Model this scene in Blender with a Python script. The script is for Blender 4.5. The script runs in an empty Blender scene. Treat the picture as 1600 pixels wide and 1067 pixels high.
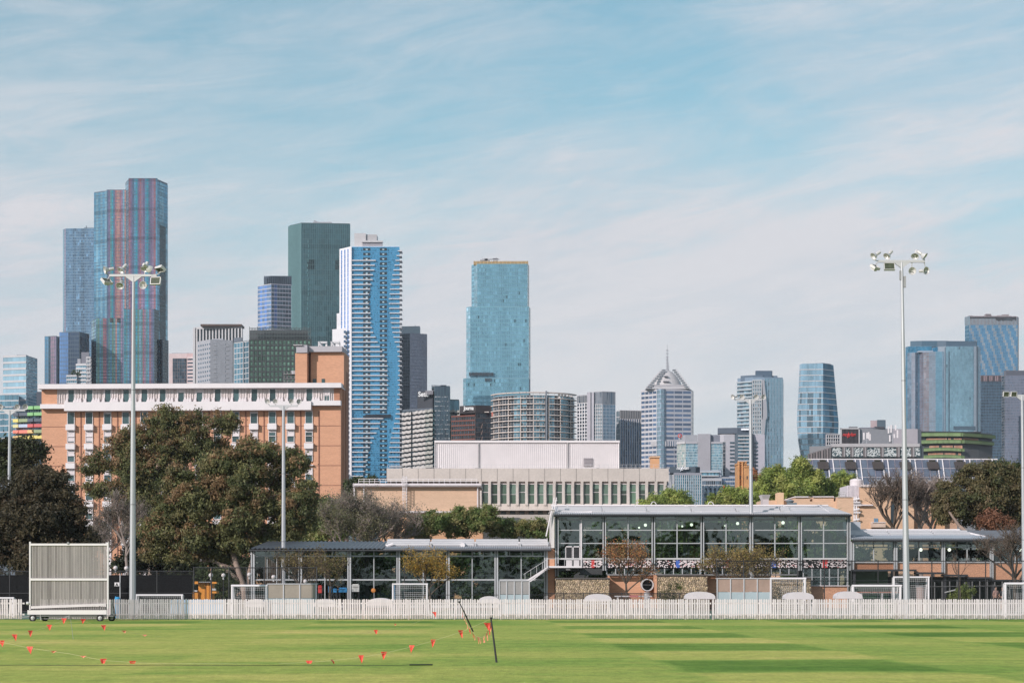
import bpy, math, random
import numpy as np
from mathutils import Vector, Matrix
R = math.radians
random.seed(7); rng = np.random.default_rng(7)
scene = bpy.context.scene
col = scene.collection

# ---------------------------------------------------------------- camera
F = 3111.0; HZ = 914.0; CH = 1.8          # focal length in photo pixels, horizon row, eye height
cam = bpy.data.cameras.new('camera'); camo = bpy.data.objects.new('camera', cam); col.objects.link(camo)
cam.lens = 36.0*F/1600.0; cam.sensor_width = 36.0
camo.location = (0, 0, CH); camo.rotation_euler = (R(90), 0, 0)
cam.shift_y = (HZ-533.5)/1600.0
cam.clip_start = 0.5; cam.clip_end = 30000
scene.camera = camo

# ---------------------------------------------------------------- light
SUN_EL = 27.0
sdir = Vector((0.66, 0.75, 0)).normalized()              # horizontal direction the light travels
SUN_AZ = math.degrees(math.atan2(-sdir.x, -sdir.y))      # compass of the sun, from +Y towards +X
world = bpy.data.worlds.new("World"); scene.world = world; world.use_nodes = True
nt = world.node_tree; nt.nodes.clear()
out = nt.nodes.new('ShaderNodeOutputWorld'); bg = nt.nodes.new('ShaderNodeBackground')
sky = nt.nodes.new('ShaderNodeTexSky'); sky.sky_type = 'NISHITA'; sky.sun_disc = False
sky.sun_elevation = R(SUN_EL); sky.sun_rotation = R(SUN_AZ)
sky.air_density = 1.0; sky.dust_density = 0.4; sky.ozone_density = 2.0
bg.inputs['Strength'].default_value = 0.115
def wn(t, **k):
    n = nt.nodes.new(t)
    for a, b in k.items(): setattr(n, a, b)
    return n
tc = wn('ShaderNodeTexCoord')
# thin streaky cirrus: noise on a plane far overhead (direction / height)
sep = wn('ShaderNodeSeparateXYZ'); nt.links.new(tc.outputs['Generated'], sep.inputs[0])
zz = wn('ShaderNodeMath', operation='ADD'); nt.links.new(sep.outputs['Z'], zz.inputs[0]); zz.inputs[1].default_value = 0.16
dx = wn('ShaderNodeMath', operation='DIVIDE'); nt.links.new(sep.outputs['X'], dx.inputs[0]); nt.links.new(zz.outputs[0], dx.inputs[1])
dy = wn('ShaderNodeMath', operation='DIVIDE'); nt.links.new(sep.outputs['Y'], dy.inputs[0]); nt.links.new(zz.outputs[0], dy.inputs[1])
cb = wn('ShaderNodeCombineXYZ'); nt.links.new(dx.outputs[0], cb.inputs[0]); nt.links.new(dy.outputs[0], cb.inputs[1])
def cloud(rot, scl, nscale, detail, rough, dist, lo, hi):
    m = wn('ShaderNodeMapping'); m.inputs['Rotation'].default_value = (0, 0, R(rot)); m.inputs['Scale'].default_value = scl
    nt.links.new(cb.outputs[0], m.inputs[0])
    n = wn('ShaderNodeTexNoise'); n.inputs['Scale'].default_value = nscale; n.inputs['Detail'].default_value = detail
    n.inputs['Roughness'].default_value = rough; n.inputs['Distortion'].default_value = dist
    nt.links.new(m.outputs[0], n.inputs['Vector'])
    r = wn('ShaderNodeMapRange'); r.interpolation_type = 'SMOOTHSTEP'
    r.inputs['From Min'].default_value = lo; r.inputs['From Max'].default_value = hi
    nt.links.new(n.outputs['Fac'], r.inputs['Value'])
    return r.outputs[0]
c1 = cloud(25, (0.9, 0.8, 1), 1.1, 6, 0.55, 0.8, 0.32, 0.70)
def wisp(roty, scl, nscale, detail, rough, dist, lo, hi):
    m = wn('ShaderNodeMapping'); m.inputs['Rotation'].default_value = (0, R(roty), 0)
    m2 = wn('ShaderNodeMapping'); m2.inputs['Scale'].default_value = scl
    nt.links.new(tc.outputs['Generated'], m.inputs[0]); nt.links.new(m.outputs[0], m2.inputs[0])
    n = wn('ShaderNodeTexNoise'); n.inputs['Scale'].default_value = nscale; n.inputs['Detail'].default_value = detail
    n.inputs['Roughness'].default_value = rough; n.inputs['Distortion'].default_value = dist
    nt.links.new(m2.outputs[0], n.inputs['Vector'])
    r = wn('ShaderNodeMapRange'); r.interpolation_type = 'SMOOTHSTEP'
    r.inputs['From Min'].default_value = lo; r.inputs['From Max'].default_value = hi
    nt.links.new(n.outputs['Fac'], r.inputs['Value'])
    return r.outputs[0]
c2 = wisp(14, (2.0, 2.0, 8.0), 2.0, 10, 0.62, 0.6, 0.30, 0.74)
c3 = wisp(9, (2.5, 2.5, 16.0), 5.0, 10, 0.70, 1.0, 0.32, 0.76)
s1 = wn('ShaderNodeMath', operation='MULTIPLY_ADD'); nt.links.new(c2, s1.inputs[0]); s1.inputs[1].default_value = 0.75; nt.links.new(c1, s1.inputs[2])
s2 = wn('ShaderNodeMath', operation='MULTIPLY_ADD'); nt.links.new(c3, s2.inputs[0]); s2.inputs[1].default_value = 0.55; nt.links.new(s1.outputs[0], s2.inputs[2])
# veil thickens towards the horizon (longer path through the same thin cloud layer)
hz = wn('ShaderNodeMapRange'); hz.interpolation_type = 'SMOOTHSTEP'
hz.inputs['From Min'].default_value = 0.02; hz.inputs['From Max'].default_value = 0.34
hz.inputs['To Min'].default_value = 0.84; hz.inputs['To Max'].default_value = -0.04
nt.links.new(sep.outputs['Z'], hz.inputs['Value'])
am = wn('ShaderNodeMath', operation='MULTIPLY'); nt.links.new(s2.outputs[0], am.inputs[0]); am.inputs[1].default_value = 0.37
ad = wn('ShaderNodeMath', operation='ADD'); nt.links.new(am.outputs[0], ad.inputs[0]); nt.links.new(hz.outputs[0], ad.inputs[1])
cl = wn('ShaderNodeClamp'); cl.inputs['Max'].default_value = 0.93; nt.links.new(ad.outputs[0], cl.inputs['Value'])
mx = wn('ShaderNodeMixRGB'); nt.links.new(cl.outputs[0], mx.inputs['Fac'])
tint = wn('ShaderNodeMixRGB', blend_type='MULTIPLY'); tint.inputs['Fac'].default_value = 1.0
nt.links.new(sky.outputs[0], tint.inputs[1]); tint.inputs[2].default_value = (0.76, 1.24, 1.08, 1)
nt.links.new(tint.outputs[0], mx.inputs[1])
vm = wn('ShaderNodeMath', operation='MULTIPLY_ADD'); nt.links.new(c3, vm.inputs[0]); vm.inputs[1].default_value = 0.45; nt.links.new(c2, vm.inputs[2])
vc = wn('ShaderNodeMixRGB'); vc.use_clamp = False; nt.links.new(vm.outputs[0], vc.inputs[0]); vc.inputs[1].default_value = (5.35, 5.75, 6.35, 1); vc.inputs[2].default_value = (6.85, 6.62, 6.9, 1)
nt.links.new(vc.outputs[0], mx.inputs[2])
nt.links.new(mx.outputs[0], bg.inputs['Color']); nt.links.new(bg.outputs[0], out.inputs['Surface'])

sl = bpy.data.lights.new('sun', 'SUN'); so = bpy.data.objects.new('sun', sl); col.objects.link(so)
sl.energy = 4.2; sl.angle = R(0.55); sl.color = (1.0, 0.895, 0.865)
ld = Vector((sdir.x*math.cos(R(SUN_EL)), sdir.y*math.cos(R(SUN_EL)), -math.sin(R(SUN_EL))))
so.rotation_euler = ld.to_track_quat('-Z', 'Y').to_euler(); so.location = (-40, -60, 60)
scene.render.engine = 'CYCLES'
scene.view_settings.view_transform = 'Standard'; scene.view_settings.look = 'None'
scene.view_settings.exposure = 0.0; scene.view_settings.gamma = 1.0
scene.view_settings.use_curve_mapping = False
scene.cycles.max_bounces = 8; scene.cycles.transparent_max_bounces = 16

# ---------------------------------------------------------------- helpers
def X(px, Y): return (px-800.0)/F*Y
def Z(py, Y): return CH+(HZ-py)/F*Y

class MB:
    """collects faces; build() makes one mesh object. every face carries a colour 'col' that multiplies the material"""
    def __init__(s): s.v = []; s.f = []; s.c = []
    def quad(s, a, b, c, d, cl=(1,1,1)):
        n = len(s.v); s.v += [a, b, c, d]; s.f.append((n, n+1, n+2, n+3)); s.c.append(cl)
    def tri(s, a, b, c, cl=(1,1,1)):
        n = len(s.v); s.v += [a, b, c]; s.f.append((n, n+1, n+2)); s.c.append(cl)
    def hexa(s, p, cl=(1,1,1)):       # p: 4 bottom points ccw, 4 top points
        n = len(s.v); s.v += list(p)
        for q in ((0,3,2,1),(4,5,6,7),(0,1,5,4),(1,2,6,5),(2,3,7,6),(3,0,4,7)):
            s.f.append(tuple(n+i for i in q)); s.c.append(cl)
    def box(s, x0, x1, y0, y1, z0, z1, cl=(1,1,1)):
        s.hexa([(x0,y0,z0),(x1,y0,z0),(x1,y1,z0),(x0,y1,z0),(x0,y0,z1),(x1,y0,z1),(x1,y1,z1),(x0,y1,z1)], cl)
    def obox(s, A, B, z0, z1, o0, o1, cl=(1,1,1)):   # wall-aligned box from A to B in plan, from o0 to o1 outward
        ax, ay = A; bx, by = B; L = math.hypot(bx-ax, by-ay) or 1e-6
        nx, ny = (by-ay)/L, -(bx-ax)/L
        p = [(ax+nx*o1, ay+ny*o1), (bx+nx*o1, by+ny*o1), (bx+nx*o0, by+ny*o0), (ax+nx*o0, ay+ny*o0)]
        s.hexa([(x,y,z0) for x,y in p]+[(x,y,z1) for x,y in p], cl)
    def prism(s, pts, z0, z1, cl=(1,1,1), top=None):
        n = len(s.v); k = len(pts)
        zt = top if top else [z1]*k
        s.v += [(x,y,z0) for x,y in pts]+[(pts[i][0],pts[i][1],zt[i]) for i in range(k)]
        for i in range(k):
            j = (i+1)%k; s.f.append((n+i, n+j, n+k+j, n+k+i)); s.c.append(cl)
        s.f.append(tuple(n+k+i for i in range(k))); s.c.append(cl)
        s.f.append(tuple(n+k-1-i for i in range(k))); s.c.append(cl)
    def tube(s, p0, p1, r0, r1=None, n=6, cl=(1,1,1), cap=True):
        r1 = r0 if r1 is None else r1
        a = Vector(p0); b = Vector(p1); d = b-a
        if d.length < 1e-6: return
        d.normalize(); u = d.orthogonal().normalized(); w = d.cross(u)
        k = len(s.v)
        for (c_, r) in ((a, r0), (b, r1)):
            for i in range(n):
                t = 2*math.pi*i/n
                q = c_+u*(math.cos(t)*r)+w*(math.sin(t)*r); s.v.append((q.x, q.y, q.z))
        for i in range(n):
            j = (i+1)%n; s.f.append((k+i, k+j, k+n+j, k+n+i)); s.c.append(cl)
        if cap:
            s.f.append(tuple(k+n-1-i for i in range(n))); s.c.append(cl)
            s.f.append(tuple(k+n+i for i in range(n))); s.c.append(cl)
    def path(s, pts, rs, n=6, cl=(1,1,1)):
        for i in range(len(pts)-1): s.tube(pts[i], pts[i+1], rs[i], rs[i+1], n, cl, cap=(i in (0, len(pts)-2)))
    def lathe(s, c_, d, prof, n=14, cl=(1,1,1)):     # prof: (dist along d, radius)
        a = Vector(c_); d = Vector(d).normalized(); u = d.orthogonal().normalized(); w = d.cross(u); k = len(s.v)
        for (h, r) in prof:
            for i in range(n):
                t = 2*math.pi*i/n; q = a+d*h+u*(math.cos(t)*r)+w*(math.sin(t)*r); s.v.append((q.x,q.y,q.z))
        for m in range(len(prof)-1):
            for i in range(n):
                j = (i+1)%n; s.f.append((k+m*n+i, k+m*n+j, k+(m+1)*n+j, k+(m+1)*n+i)); s.c.append(cl)
    def ball(s, c_, r, n=10, m=7, cl=(1,1,1)):
        prof = [(-r*math.cos(math.pi*i/m), max(r*math.sin(math.pi*i/m), 1e-4)) for i in range(m+1)]
        s.lathe(c_, (0,0,1), prof, n, cl)
    def mesh(s, name, smooth=False):
        me = bpy.data.meshes.new(name); me.from_pydata(s.v, [], s.f)
        at = me.attributes.new('col', 'FLOAT_COLOR', 'FACE')
        cc = np.ones((len(s.f), 4), dtype=np.float32); cc[:, :3] = np.array(s.c, dtype=np.float32).reshape(-1, 3)
        at.data.foreach_set('color', cc.ravel())
        if smooth: me.polygons.foreach_set('use_smooth', [True]*len(me.polygons))
        me.update(); return me
    def pieces(s, name, mat, parent=None):
        """one object per 8-vertex block"""
        for k in range(0, len(s.v), 8):
            q = MB(); q.v = s.v[k:k+8]; q.f = [tuple(i-k for i in f) for f in s.f[k//8*6:k//8*6+6]]; q.c = s.c[k//8*6:k//8*6+6]; q.build(name, mat, parent)
    def build(s, name, mat, parent=None, smooth=False, kind=None, label=None):
        if not s.f: return None
        me = s.mesh(name, smooth); me.materials.append(mat)
        return link(name, me, parent, kind, label)

def link(name, me, parent=None, kind=None, label=None, loc=None):
    o = bpy.data.objects.new(name, me); col.objects.link(o)
    if parent: o.parent = parent
    if kind: o['kind'] = kind
    if label: o['label'] = label
    if loc is not None: o.location = loc
    return o
def thing(name, label, cat, loc=(0,0,0), rz=0.0, group=None):
    o = bpy.data.objects.new(name, None); col.objects.link(o); o.location = loc; o.rotation_euler = (0, 0, rz)
    o.empty_display_size = 0.5
    o['label'] = label; o['category'] = cat
    if group: o['group'] = group
    return o
def tag(o, label, cat, group=None):
    o['label'] = label; o['category'] = cat
    if group: o['group'] = group
    return o

class Loc:
    """local frame of a thing standing at pixel column pxc, distance Y: pixels -> local metres"""
    def __init__(s, pxc, Y): s.pxc = pxc; s.Y = Y; s.s = Y/F; s.loc = (X(pxc, Y), Y, 0)
    def x(s, px): return (px-s.pxc)*s.s
    def z(s, py): return Z(py, s.Y)

# ---------------------------------------------------------------- materials
_m = {}
def M(name, color, rough=0.7, metal=0.0, var=0.12, vscale=0.5, stretch=(1,1,1), bump=0.0, bscale=8.0, spec=0.5, trans=0.0, fine=0.0, fscale=12.0):
    if name in _m: return _m[name]
    m = bpy.data.materials.new(name); m.use_nodes = True; t = m.node_tree; N = t.nodes; L = t.links
    b = N['Principled BSDF']
    at = N.new('ShaderNodeAttribute'); at.attribute_name = 'col'
    tcn = N.new('ShaderNodeTexCoord'); mp = N.new('ShaderNodeMapping'); mp.inputs['Scale'].default_value = stretch
    L.new(tcn.outputs['Object'], mp.inputs[0])
    no = N.new('ShaderNodeTexNoise'); no.inputs['Scale'].default_value = vscale; no.inputs['Detail'].default_value = 6; no.inputs['Roughness'].default_value = 0.65
    L.new(mp.outputs[0], no.inputs['Vector'])
    mr = N.new('ShaderNodeMapRange'); mr.inputs['From Min'].default_value = 0.25; mr.inputs['From Max'].default_value = 0.75
    mr.inputs['To Min'].default_value = 1-var; mr.inputs['To Max'].default_value = 1+var
    L.new(no.outputs['Fac'], mr.inputs['Value'])
    m1 = N.new('ShaderNodeMixRGB'); m1.blend_type = 'MULTIPLY'; m1.inputs['Fac'].default_value = 1
    m1.inputs[1].default_value = (*color, 1); L.new(at.outputs['Color'], m1.inputs[2])
    m2 = N.new('ShaderNodeMixRGB'); m2.blend_type = 'MULTIPLY'; m2.inputs['Fac'].default_value = 1
    L.new(m1.outputs[0], m2.inputs[1]); L.new(mr.outputs[0], m2.inputs[2])
    last = m2
    if fine:
        f = N.new('ShaderNodeTexNoise'); f.inputs['Scale'].default_value = fscale; f.inputs['Detail'].default_value = 3
        L.new(mp.outputs[0], f.inputs['Vector'])
        fr = N.new('ShaderNodeMapRange'); fr.inputs['From Min'].default_value = 0.3; fr.inputs['From Max'].default_value = 0.7
        fr.inputs['To Min'].default_value = 1-fine; fr.inputs['To Max'].default_value = 1+fine
        L.new(f.outputs['Fac'], fr.inputs['Value'])
        m3 = N.new('ShaderNodeMixRGB'); m3.blend_type = 'MULTIPLY'; m3.inputs['Fac'].default_value = 1
        L.new(last.outputs[0], m3.inputs[1]); L.new(fr.outputs[0], m3.inputs[2]); last = m3
    L.new(last.outputs[0], b.inputs['Base Color'])
    b.inputs['Roughness'].default_value = rough; b.inputs['Metallic'].default_value = metal
    b.inputs['Specular IOR Level'].default_value = spec
    if bump:
        bn = N.new('ShaderNodeTexNoise'); bn.inputs['Scale'].default_value = bscale; bn.inputs['Detail'].default_value = 4
        L.new(mp.outputs[0], bn.inputs['Vector'])
        bp = N.new('ShaderNodeBump'); bp.inputs['Strength'].default_value = bump; bp.inputs['Distance'].default_value = 0.05
        L.new(bn.outputs['Fac'], bp.inputs['Height']); L.new(bp.outputs[0], b.inputs['Normal'])
    _m[name] = m; return m

def tower_glass(name, color, refl=0.5, rough=0.06, warp=0.004, wscale=0.12):
    """coated facade glass: coloured mirror-like reflection over a dark tinted interior"""
    if name in _m: return _m[name]
    m = bpy.data.materials.new(name); m.use_nodes = True; t = m.node_tree; N = t.nodes; L = t.links
    b = N['Principled BSDF']
    at = N.new('ShaderNodeAttribute'); at.attribute_name = 'col'
    m1 = N.new('ShaderNodeMixRGB'); m1.blend_type = 'MULTIPLY'; m1.inputs['Fac'].default_value = 1
    m1.inputs[1].default_value = (*color, 1); L.new(at.outputs['Color'], m1.inputs[2])
    tcn = N.new('ShaderNodeTexCoord')
    no = N.new('ShaderNodeTexNoise'); no.inputs['Scale'].default_value = wscale; no.inputs['Detail'].default_value = 3
    mpg = N.new('ShaderNodeMapping'); mpg.inputs['Scale'].default_value = (0.7, 0.7, 0.25); L.new(tcn.outputs['Object'], mpg.inputs[0]); L.new(mpg.outputs[0], no.inputs['Vector'])
    mr = N.new('ShaderNodeMapRange'); mr.inputs['From Min'].default_value = 0.3; mr.inputs['From Max'].default_value = 0.7
    mr.inputs['To Min'].default_value = 0.76; mr.inputs['To Max'].default_value = 1.20; L.new(no.outputs['Fac'], mr.inputs['Value'])
    m2 = N.new('ShaderNodeMixRGB'); m2.blend_type = 'MULTIPLY'; m2.inputs['Fac'].default_value = 1
    L.new(m1.outputs[0], m2.inputs[1]); L.new(mr.outputs[0], m2.inputs[2])
    L.new(m2.outputs[0], b.inputs['Base Color'])
    b.inputs['Metallic'].default_value = refl; b.inputs['Roughness'].default_value = rough
    bp = N.new('ShaderNodeBump'); bp.inputs['Strength'].default_value = 1.0; bp.inputs['Distance'].default_value = warp*8
    L.new(no.outputs['Fac'], bp.inputs['Height']); L.new(bp.outputs[0], b.inputs['Normal'])
    _m[name] = m; return m

def clear_glass(name, tint=(0.62,0.70,0.66), refl=0.10, rcol=(0.8,0.95,0.95)):
    if name in _m: return _m[name]
    m = bpy.data.materials.new(name); m.use_nodes = True; t = m.node_tree; N = t.nodes; L = t.links; N.clear()
    o = N.new('ShaderNodeOutputMaterial'); tr = N.new('ShaderNodeBsdfTransparent'); tr.inputs[0].default_value = (*tint, 1)
    g = N.new('ShaderNodeBsdfGlossy'); g.inputs['Roughness'].default_value = 0.02; g.inputs[0].default_value = (*rcol, 1)
    lw = N.new('ShaderNodeFresnel'); lw.inputs[0].default_value = 1.5
    a = N.new('ShaderNodeMath'); a.operation = 'ADD'; a.inputs[1].default_value = refl; a.use_clamp = True; L.new(lw.outputs[0], a.inputs[0])
    x = N.new('ShaderNodeMixShader'); L.new(a.outputs[0], x.inputs[0]); L.new(tr.outputs[0], x.inputs[1]); L.new(g.outputs[0], x.inputs[2])
    tcn = N.new('ShaderNodeTexCoord'); no = N.new('ShaderNodeTexNoise'); no.inputs['Scale'].default_value = 0.7; L.new(tcn.outputs['Object'], no.inputs['Vector'])
    bp = N.new('ShaderNodeBump'); bp.inputs['Distance'].default_value = 0.02; bp.inputs['Strength'].default_value = 0.6
    L.new(no.outputs['Fac'], bp.inputs['Height']); L.new(bp.outputs[0], g.inputs['Normal'])
    L.new(x.outputs[0], o.inputs[0]); _m[name] = m; return m

def leaf_mat(name, tint=(1,1,1), transl=0.35, rough=0.55):
    if name in _m: return _m[name]
    m = bpy.data.materials.new(name); m.use_nodes = True; t = m.node_tree; N = t.nodes; L = t.links; N.clear()
    o = N.new('ShaderNodeOutputMaterial'); at = N.new('ShaderNodeAttribute'); at.attribute_name = 'col'
    mm = N.new('ShaderNodeMixRGB'); mm.blend_type = 'MULTIPLY'; mm.inputs['Fac'].default_value = 1; mm.inputs[1].default_value = (*tint, 1)
    L.new(at.outputs['Color'], mm.inputs[2])
    d = N.new('ShaderNodeBsdfPrincipled'); d.inputs['Roughness'].default_value = rough; d.inputs['Specular IOR Level'].default_value = 0.3
    tl = N.new('ShaderNodeBsdfTranslucent'); L.new(mm.outputs[0], d.inputs['Base Color']); L.new(mm.outputs[0], tl.inputs[0])
    x = N.new('ShaderNodeMixShader'); x.inputs[0].default_value = transl
    L.new(d.outputs[0], x.inputs[1]); L.new(tl.outputs[0], x.inputs[2]); L.new(x.outputs[0], o.inputs[0])
    _m[name] = m; return m

def glow(name, color, s):
    m = bpy.data.materials.new(name); m.use_nodes = True; b = m.node_tree.nodes['Principled BSDF']
    b.inputs['Base Color'].default_value = (*color, 1); b.inputs['Emission Color'].default_value = (*color, 1); b.inputs['Emission Strength'].default_value = s
    return m

WHITE = M('white_paint', (0.70, 0.66, 0.665), 0.55, var=0.06)
OFFW = M('weathered_white', (0.63, 0.58, 0.59), 0.7, var=0.12, vscale=1.5)
CONC = M('pale_concrete', (0.53, 0.475, 0.435), 0.85, var=0.12, vscale=0.25, bump=0.2, fine=0.06, fscale=3)
GREYC = M('grey_concrete', (0.30, 0.30, 0.31), 0.85, var=0.10, vscale=0.2)
BRICK = M('orange_brick', (0.57, 0.305, 0.19), 0.9, var=0.10, vscale=0.35, stretch=(1,1,4), fine=0.10, fscale=2.2)
BRICKP = M('pale_brick', (0.60, 0.41, 0.285), 0.9, var=0.09, vscale=0.5, stretch=(1,1,4), fine=0.08, fscale=2.5)
BRICKY = M('tan_brick', (0.58, 0.38, 0.25), 0.9, var=0.10, vscale=0.5, stretch=(1,1,4), fine=0.09, fscale=2.5)
STEEL = M('galvanised_steel', (0.42, 0.43, 0.45), 0.45, metal=0.35, var=0.10, vscale=1.2, stretch=(4,4,0.4))
SILV = M('silver_paint', (0.55, 0.54, 0.55), 0.45, metal=0.2, var=0.06)
DARK = M('charcoal_metal', (0.035, 0.037, 0.042), 0.55, var=0.1)
BLACK = M('black_steel', (0.02, 0.02, 0.022), 0.5, var=0.1)
ROOFM = M('corrugated_grey', (0.16, 0.165, 0.18), 0.5, metal=0.3, var=0.1)
ROOFL = M('corrugated_silver', (0.50, 0.49, 0.50), 0.5, metal=0.2, var=0.08)
RUBBER = M('tyre_rubber', (0.02, 0.02, 0.02), 0.8)
# ================================================================ ground
def ground_mat():
    m = bpy.data.materials.new('oval_turf'); m.use_nodes = True; t = m.node_tree; N = t.nodes; L = t.links
    b = N['Principled BSDF']; b.inputs['Roughness'].default_value = 0.85; b.inputs['Specular IOR Level'].default_value = 0.15
    tcn = N.new('ShaderNodeTexCoord'); sp = N.new('ShaderNodeSeparateXYZ'); L.new(tcn.outputs['Object'], sp.inputs[0])
    def math_(op, a, b_=None, c=None, clamp=False):
        n = N.new('ShaderNodeMath'); n.operation = op; n.use_clamp = clamp
        for i, v in enumerate((a, b_, c)):
            if v is None: continue
            if isinstance(v, (int, float)): n.inputs[i].default_value = v
            else: L.new(v, n.inputs[i])
        return n.outputs[0]
    def noise(scale, detail=4, stretch=(1,1,1), rough=0.6):
        mp = N.new('ShaderNodeMapping'); mp.inputs['Scale'].default_value = stretch; L.new(tcn.outputs['Object'], mp.inputs[0])
        n = N.new('ShaderNodeTexNoise'); n.inputs['Scale'].default_value = scale; n.inputs['Detail'].default_value = detail; n.inputs['Roughness'].default_value = rough
        L.new(mp.outputs[0], n.inputs['Vector']); return n.outputs['Fac']
    wob = math_('MULTIPLY', math_('SUBTRACT', noise(0.12, 3), 0.5), 0.9)
    # mowing: strips running away from us crossed by strips running across
    x0_ = math_('MULTIPLY_ADD', math_('SUBTRACT', 96.0, sp.outputs['Y']), 0.033, 1.9)
    ux = math_('SINE', math_('MULTIPLY', math_('ADD', math_('SUBTRACT', sp.outputs['X'], x0_), wob), math.pi/5.7))
    uy = math_('SINE', math_('MULTIPLY', math_('ADD', math_('SUBTRACT', sp.outputs['Y'], math_('MULTIPLY', sp.outputs['X'], 0.10)), wob), math.pi/6.8))
    sx = math_('MULTIPLY', ux, 11.0); sy = math_('MULTIPLY', uy, 3.5)
    cx = N.new('ShaderNodeClamp'); cx.inputs['Min'].default_value = -1; L.new(sx, cx.inputs[0])
    cy = N.new('ShaderNodeClamp'); cy.inputs['Min'].default_value = -1; L.new(sy, cy.inputs[0])
    half = math_('MULTIPLY_ADD', cx.outputs[0], 0.5, 0.5); prod = math_('ADD', math_('MULTIPLY', half, math_('MULTIPLY_ADD', cy.outputs[0], 0.85, 0.05)), math_('MULTIPLY', math_('SUBTRACT', 1.0, half), math_('MULTIPLY_ADD', cy.outputs[0], 0.12, -0.05)))
    # the worn middle of the oval, left of centre, hides the stripes
    mr = N.new('ShaderNodeMapRange'); mr.interpolation_type = 'SMOOTHSTEP'; mr.inputs['From Min'].default_value = -3.5; mr.inputs['From Max'].default_value = 3.5
    mr.inputs['To Min'].default_value = 0.40; mr.inputs['To Max'].default_value = 1.0
    L.new(math_('ADD', sp.outputs['X'], math_('MULTIPLY', wob, 3.0)), mr.inputs['Value'])
    far = N.new('ShaderNodeMapRange'); far.interpolation_type = 'SMOOTHSTEP'; far.inputs['From Min'].default_value = 78; far.inputs['From Max'].default_value = 92
    L.new(sp.outputs['Y'], far.inputs['Value'])
    amp = math_('MAXIMUM', mr.outputs[0], math_('MULTIPLY', far.outputs[0], 0.9))
    st = math_('MULTIPLY', prod, amp)
    pat = math_('SUBTRACT', noise(0.09, 5, (1,1,1), 0.6), 0.5)
    streak = math_('SUBTRACT', noise(0.75, 8, (0.35, 0.9, 1), 0.75), 0.5)
    val = math_('ADD', math_('ADD', math_('MULTIPLY', st, 0.33), math_('MULTIPLY', pat, -1.1)), math_('MULTIPLY', streak, -0.85))
    wear = N.new('ShaderNodeMapRange'); wear.interpolation_type = 'SMOOTHSTEP'; wear.inputs['From Min'].default_value = 5; wear.inputs['From Max'].default_value = -9
    L.new(sp.outputs['X'], wear.inputs['Value'])
    w2 = math_('MULTIPLY', wear.outputs[0], math_('SUBTRACT', 1.0, far.outputs[0]))
    val = math_('SUBTRACT', val, math_('MULTIPLY', w2, 0.16))
    val = math_('ADD', val, 0.53, clamp=True)
    rp = N.new('ShaderNodeValToRGB'); L.new(val, rp.inputs[0])
    e = rp.color_ramp.elements; e[0].position = 0.0; e[0].color = (0.60, 0.51, 0.16, 1); e[1].position = 1.0; e[1].color = (0.095, 0.20, 0.022, 1)
    x = rp.color_ramp.elements.new(0.32); x.color = (0.42, 0.44, 0.10, 1)
    x = rp.color_ramp.elements.new(0.62); x.color = (0.235, 0.345, 0.060, 1)
    fn = noise(2.6, 8, (1.0, 0.45, 1), 0.85)
    fr = N.new('ShaderNodeMapRange'); fr.inputs['From Min'].default_value = 0.3; fr.inputs['From Max'].default_value = 0.7; fr.inputs['To Min'].default_value = 0.64; fr.inputs['To Max'].default_value = 1.30
    L.new(fn, fr.inputs['Value'])
    mm = N.new('ShaderNodeMixRGB'); mm.blend_type = 'MULTIPLY'; mm.inputs['Fac'].default_value = 1; L.new(rp.outputs[0], mm.inputs[1]); L.new(fr.outputs[0], mm.inputs[2])
    f2 = N.new('ShaderNodeMapRange'); f2.inputs['From Min'].default_value = 0.3; f2.inputs['From Max'].default_value = 0.7; f2.inputs['To Min'].default_value = 0.80; f2.inputs['To Max'].default_value = 1.20
    L.new(noise(12.0, 6, (1.0, 0.16, 1), 0.9), f2.inputs['Value'])
    m4 = N.new('ShaderNodeMixRGB'); m4.blend_type = 'MULTIPLY'; m4.inputs['Fac'].default_value = 1; L.new(mm.outputs[0], m4.inputs[1]); L.new(f2.outputs[0], m4.inputs[2]); mm = m4
    L.new(mm.outputs[0], b.inputs['Base Color'])
    bp = N.new('ShaderNodeBump'); bp.inputs['Strength'].default_value = 0.7; bp.inputs['Distance'].default_value = 0.06
    L.new(noise(14, 5), bp.inputs['Height']); L.new(bp.outputs[0], b.inputs['Normal'])
    return m
mb = MB(); mb.quad((-9000,-3000,-0.05),(9000,-3000,-0.05),(9000,16000,-0.05),(-9000,16000,-0.05))
mb.build('terrain', M('city_ground', (0.10,0.105,0.09), 0.95, var=0.3, vscale=0.01), kind='structure')
mb = MB(); mb.quad((-140,-30,0),(140,-30,0),(140,106,0),(-140,106,0))
g = mb.build('oval_grass', ground_mat(), kind='structure')
mb = MB(); mb.quad((-140,106,-0.004),(140,106,-0.004),(140,141,-0.004),(-140,141,-0.004))
mb.build('sports_court', M('court_green', (0.10,0.16,0.12), 0.9, var=0.2), kind='structure')
mb = MB(); mb.quad((-180,141,-0.008),(180,141,-0.008),(180,210,-0.008),(-180,210,-0.008))
mb.build('campus_paving', M('campus_paving', (0.16,0.15,0.13), 0.9, var=0.3, vscale=0.3), kind='structure')

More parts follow.
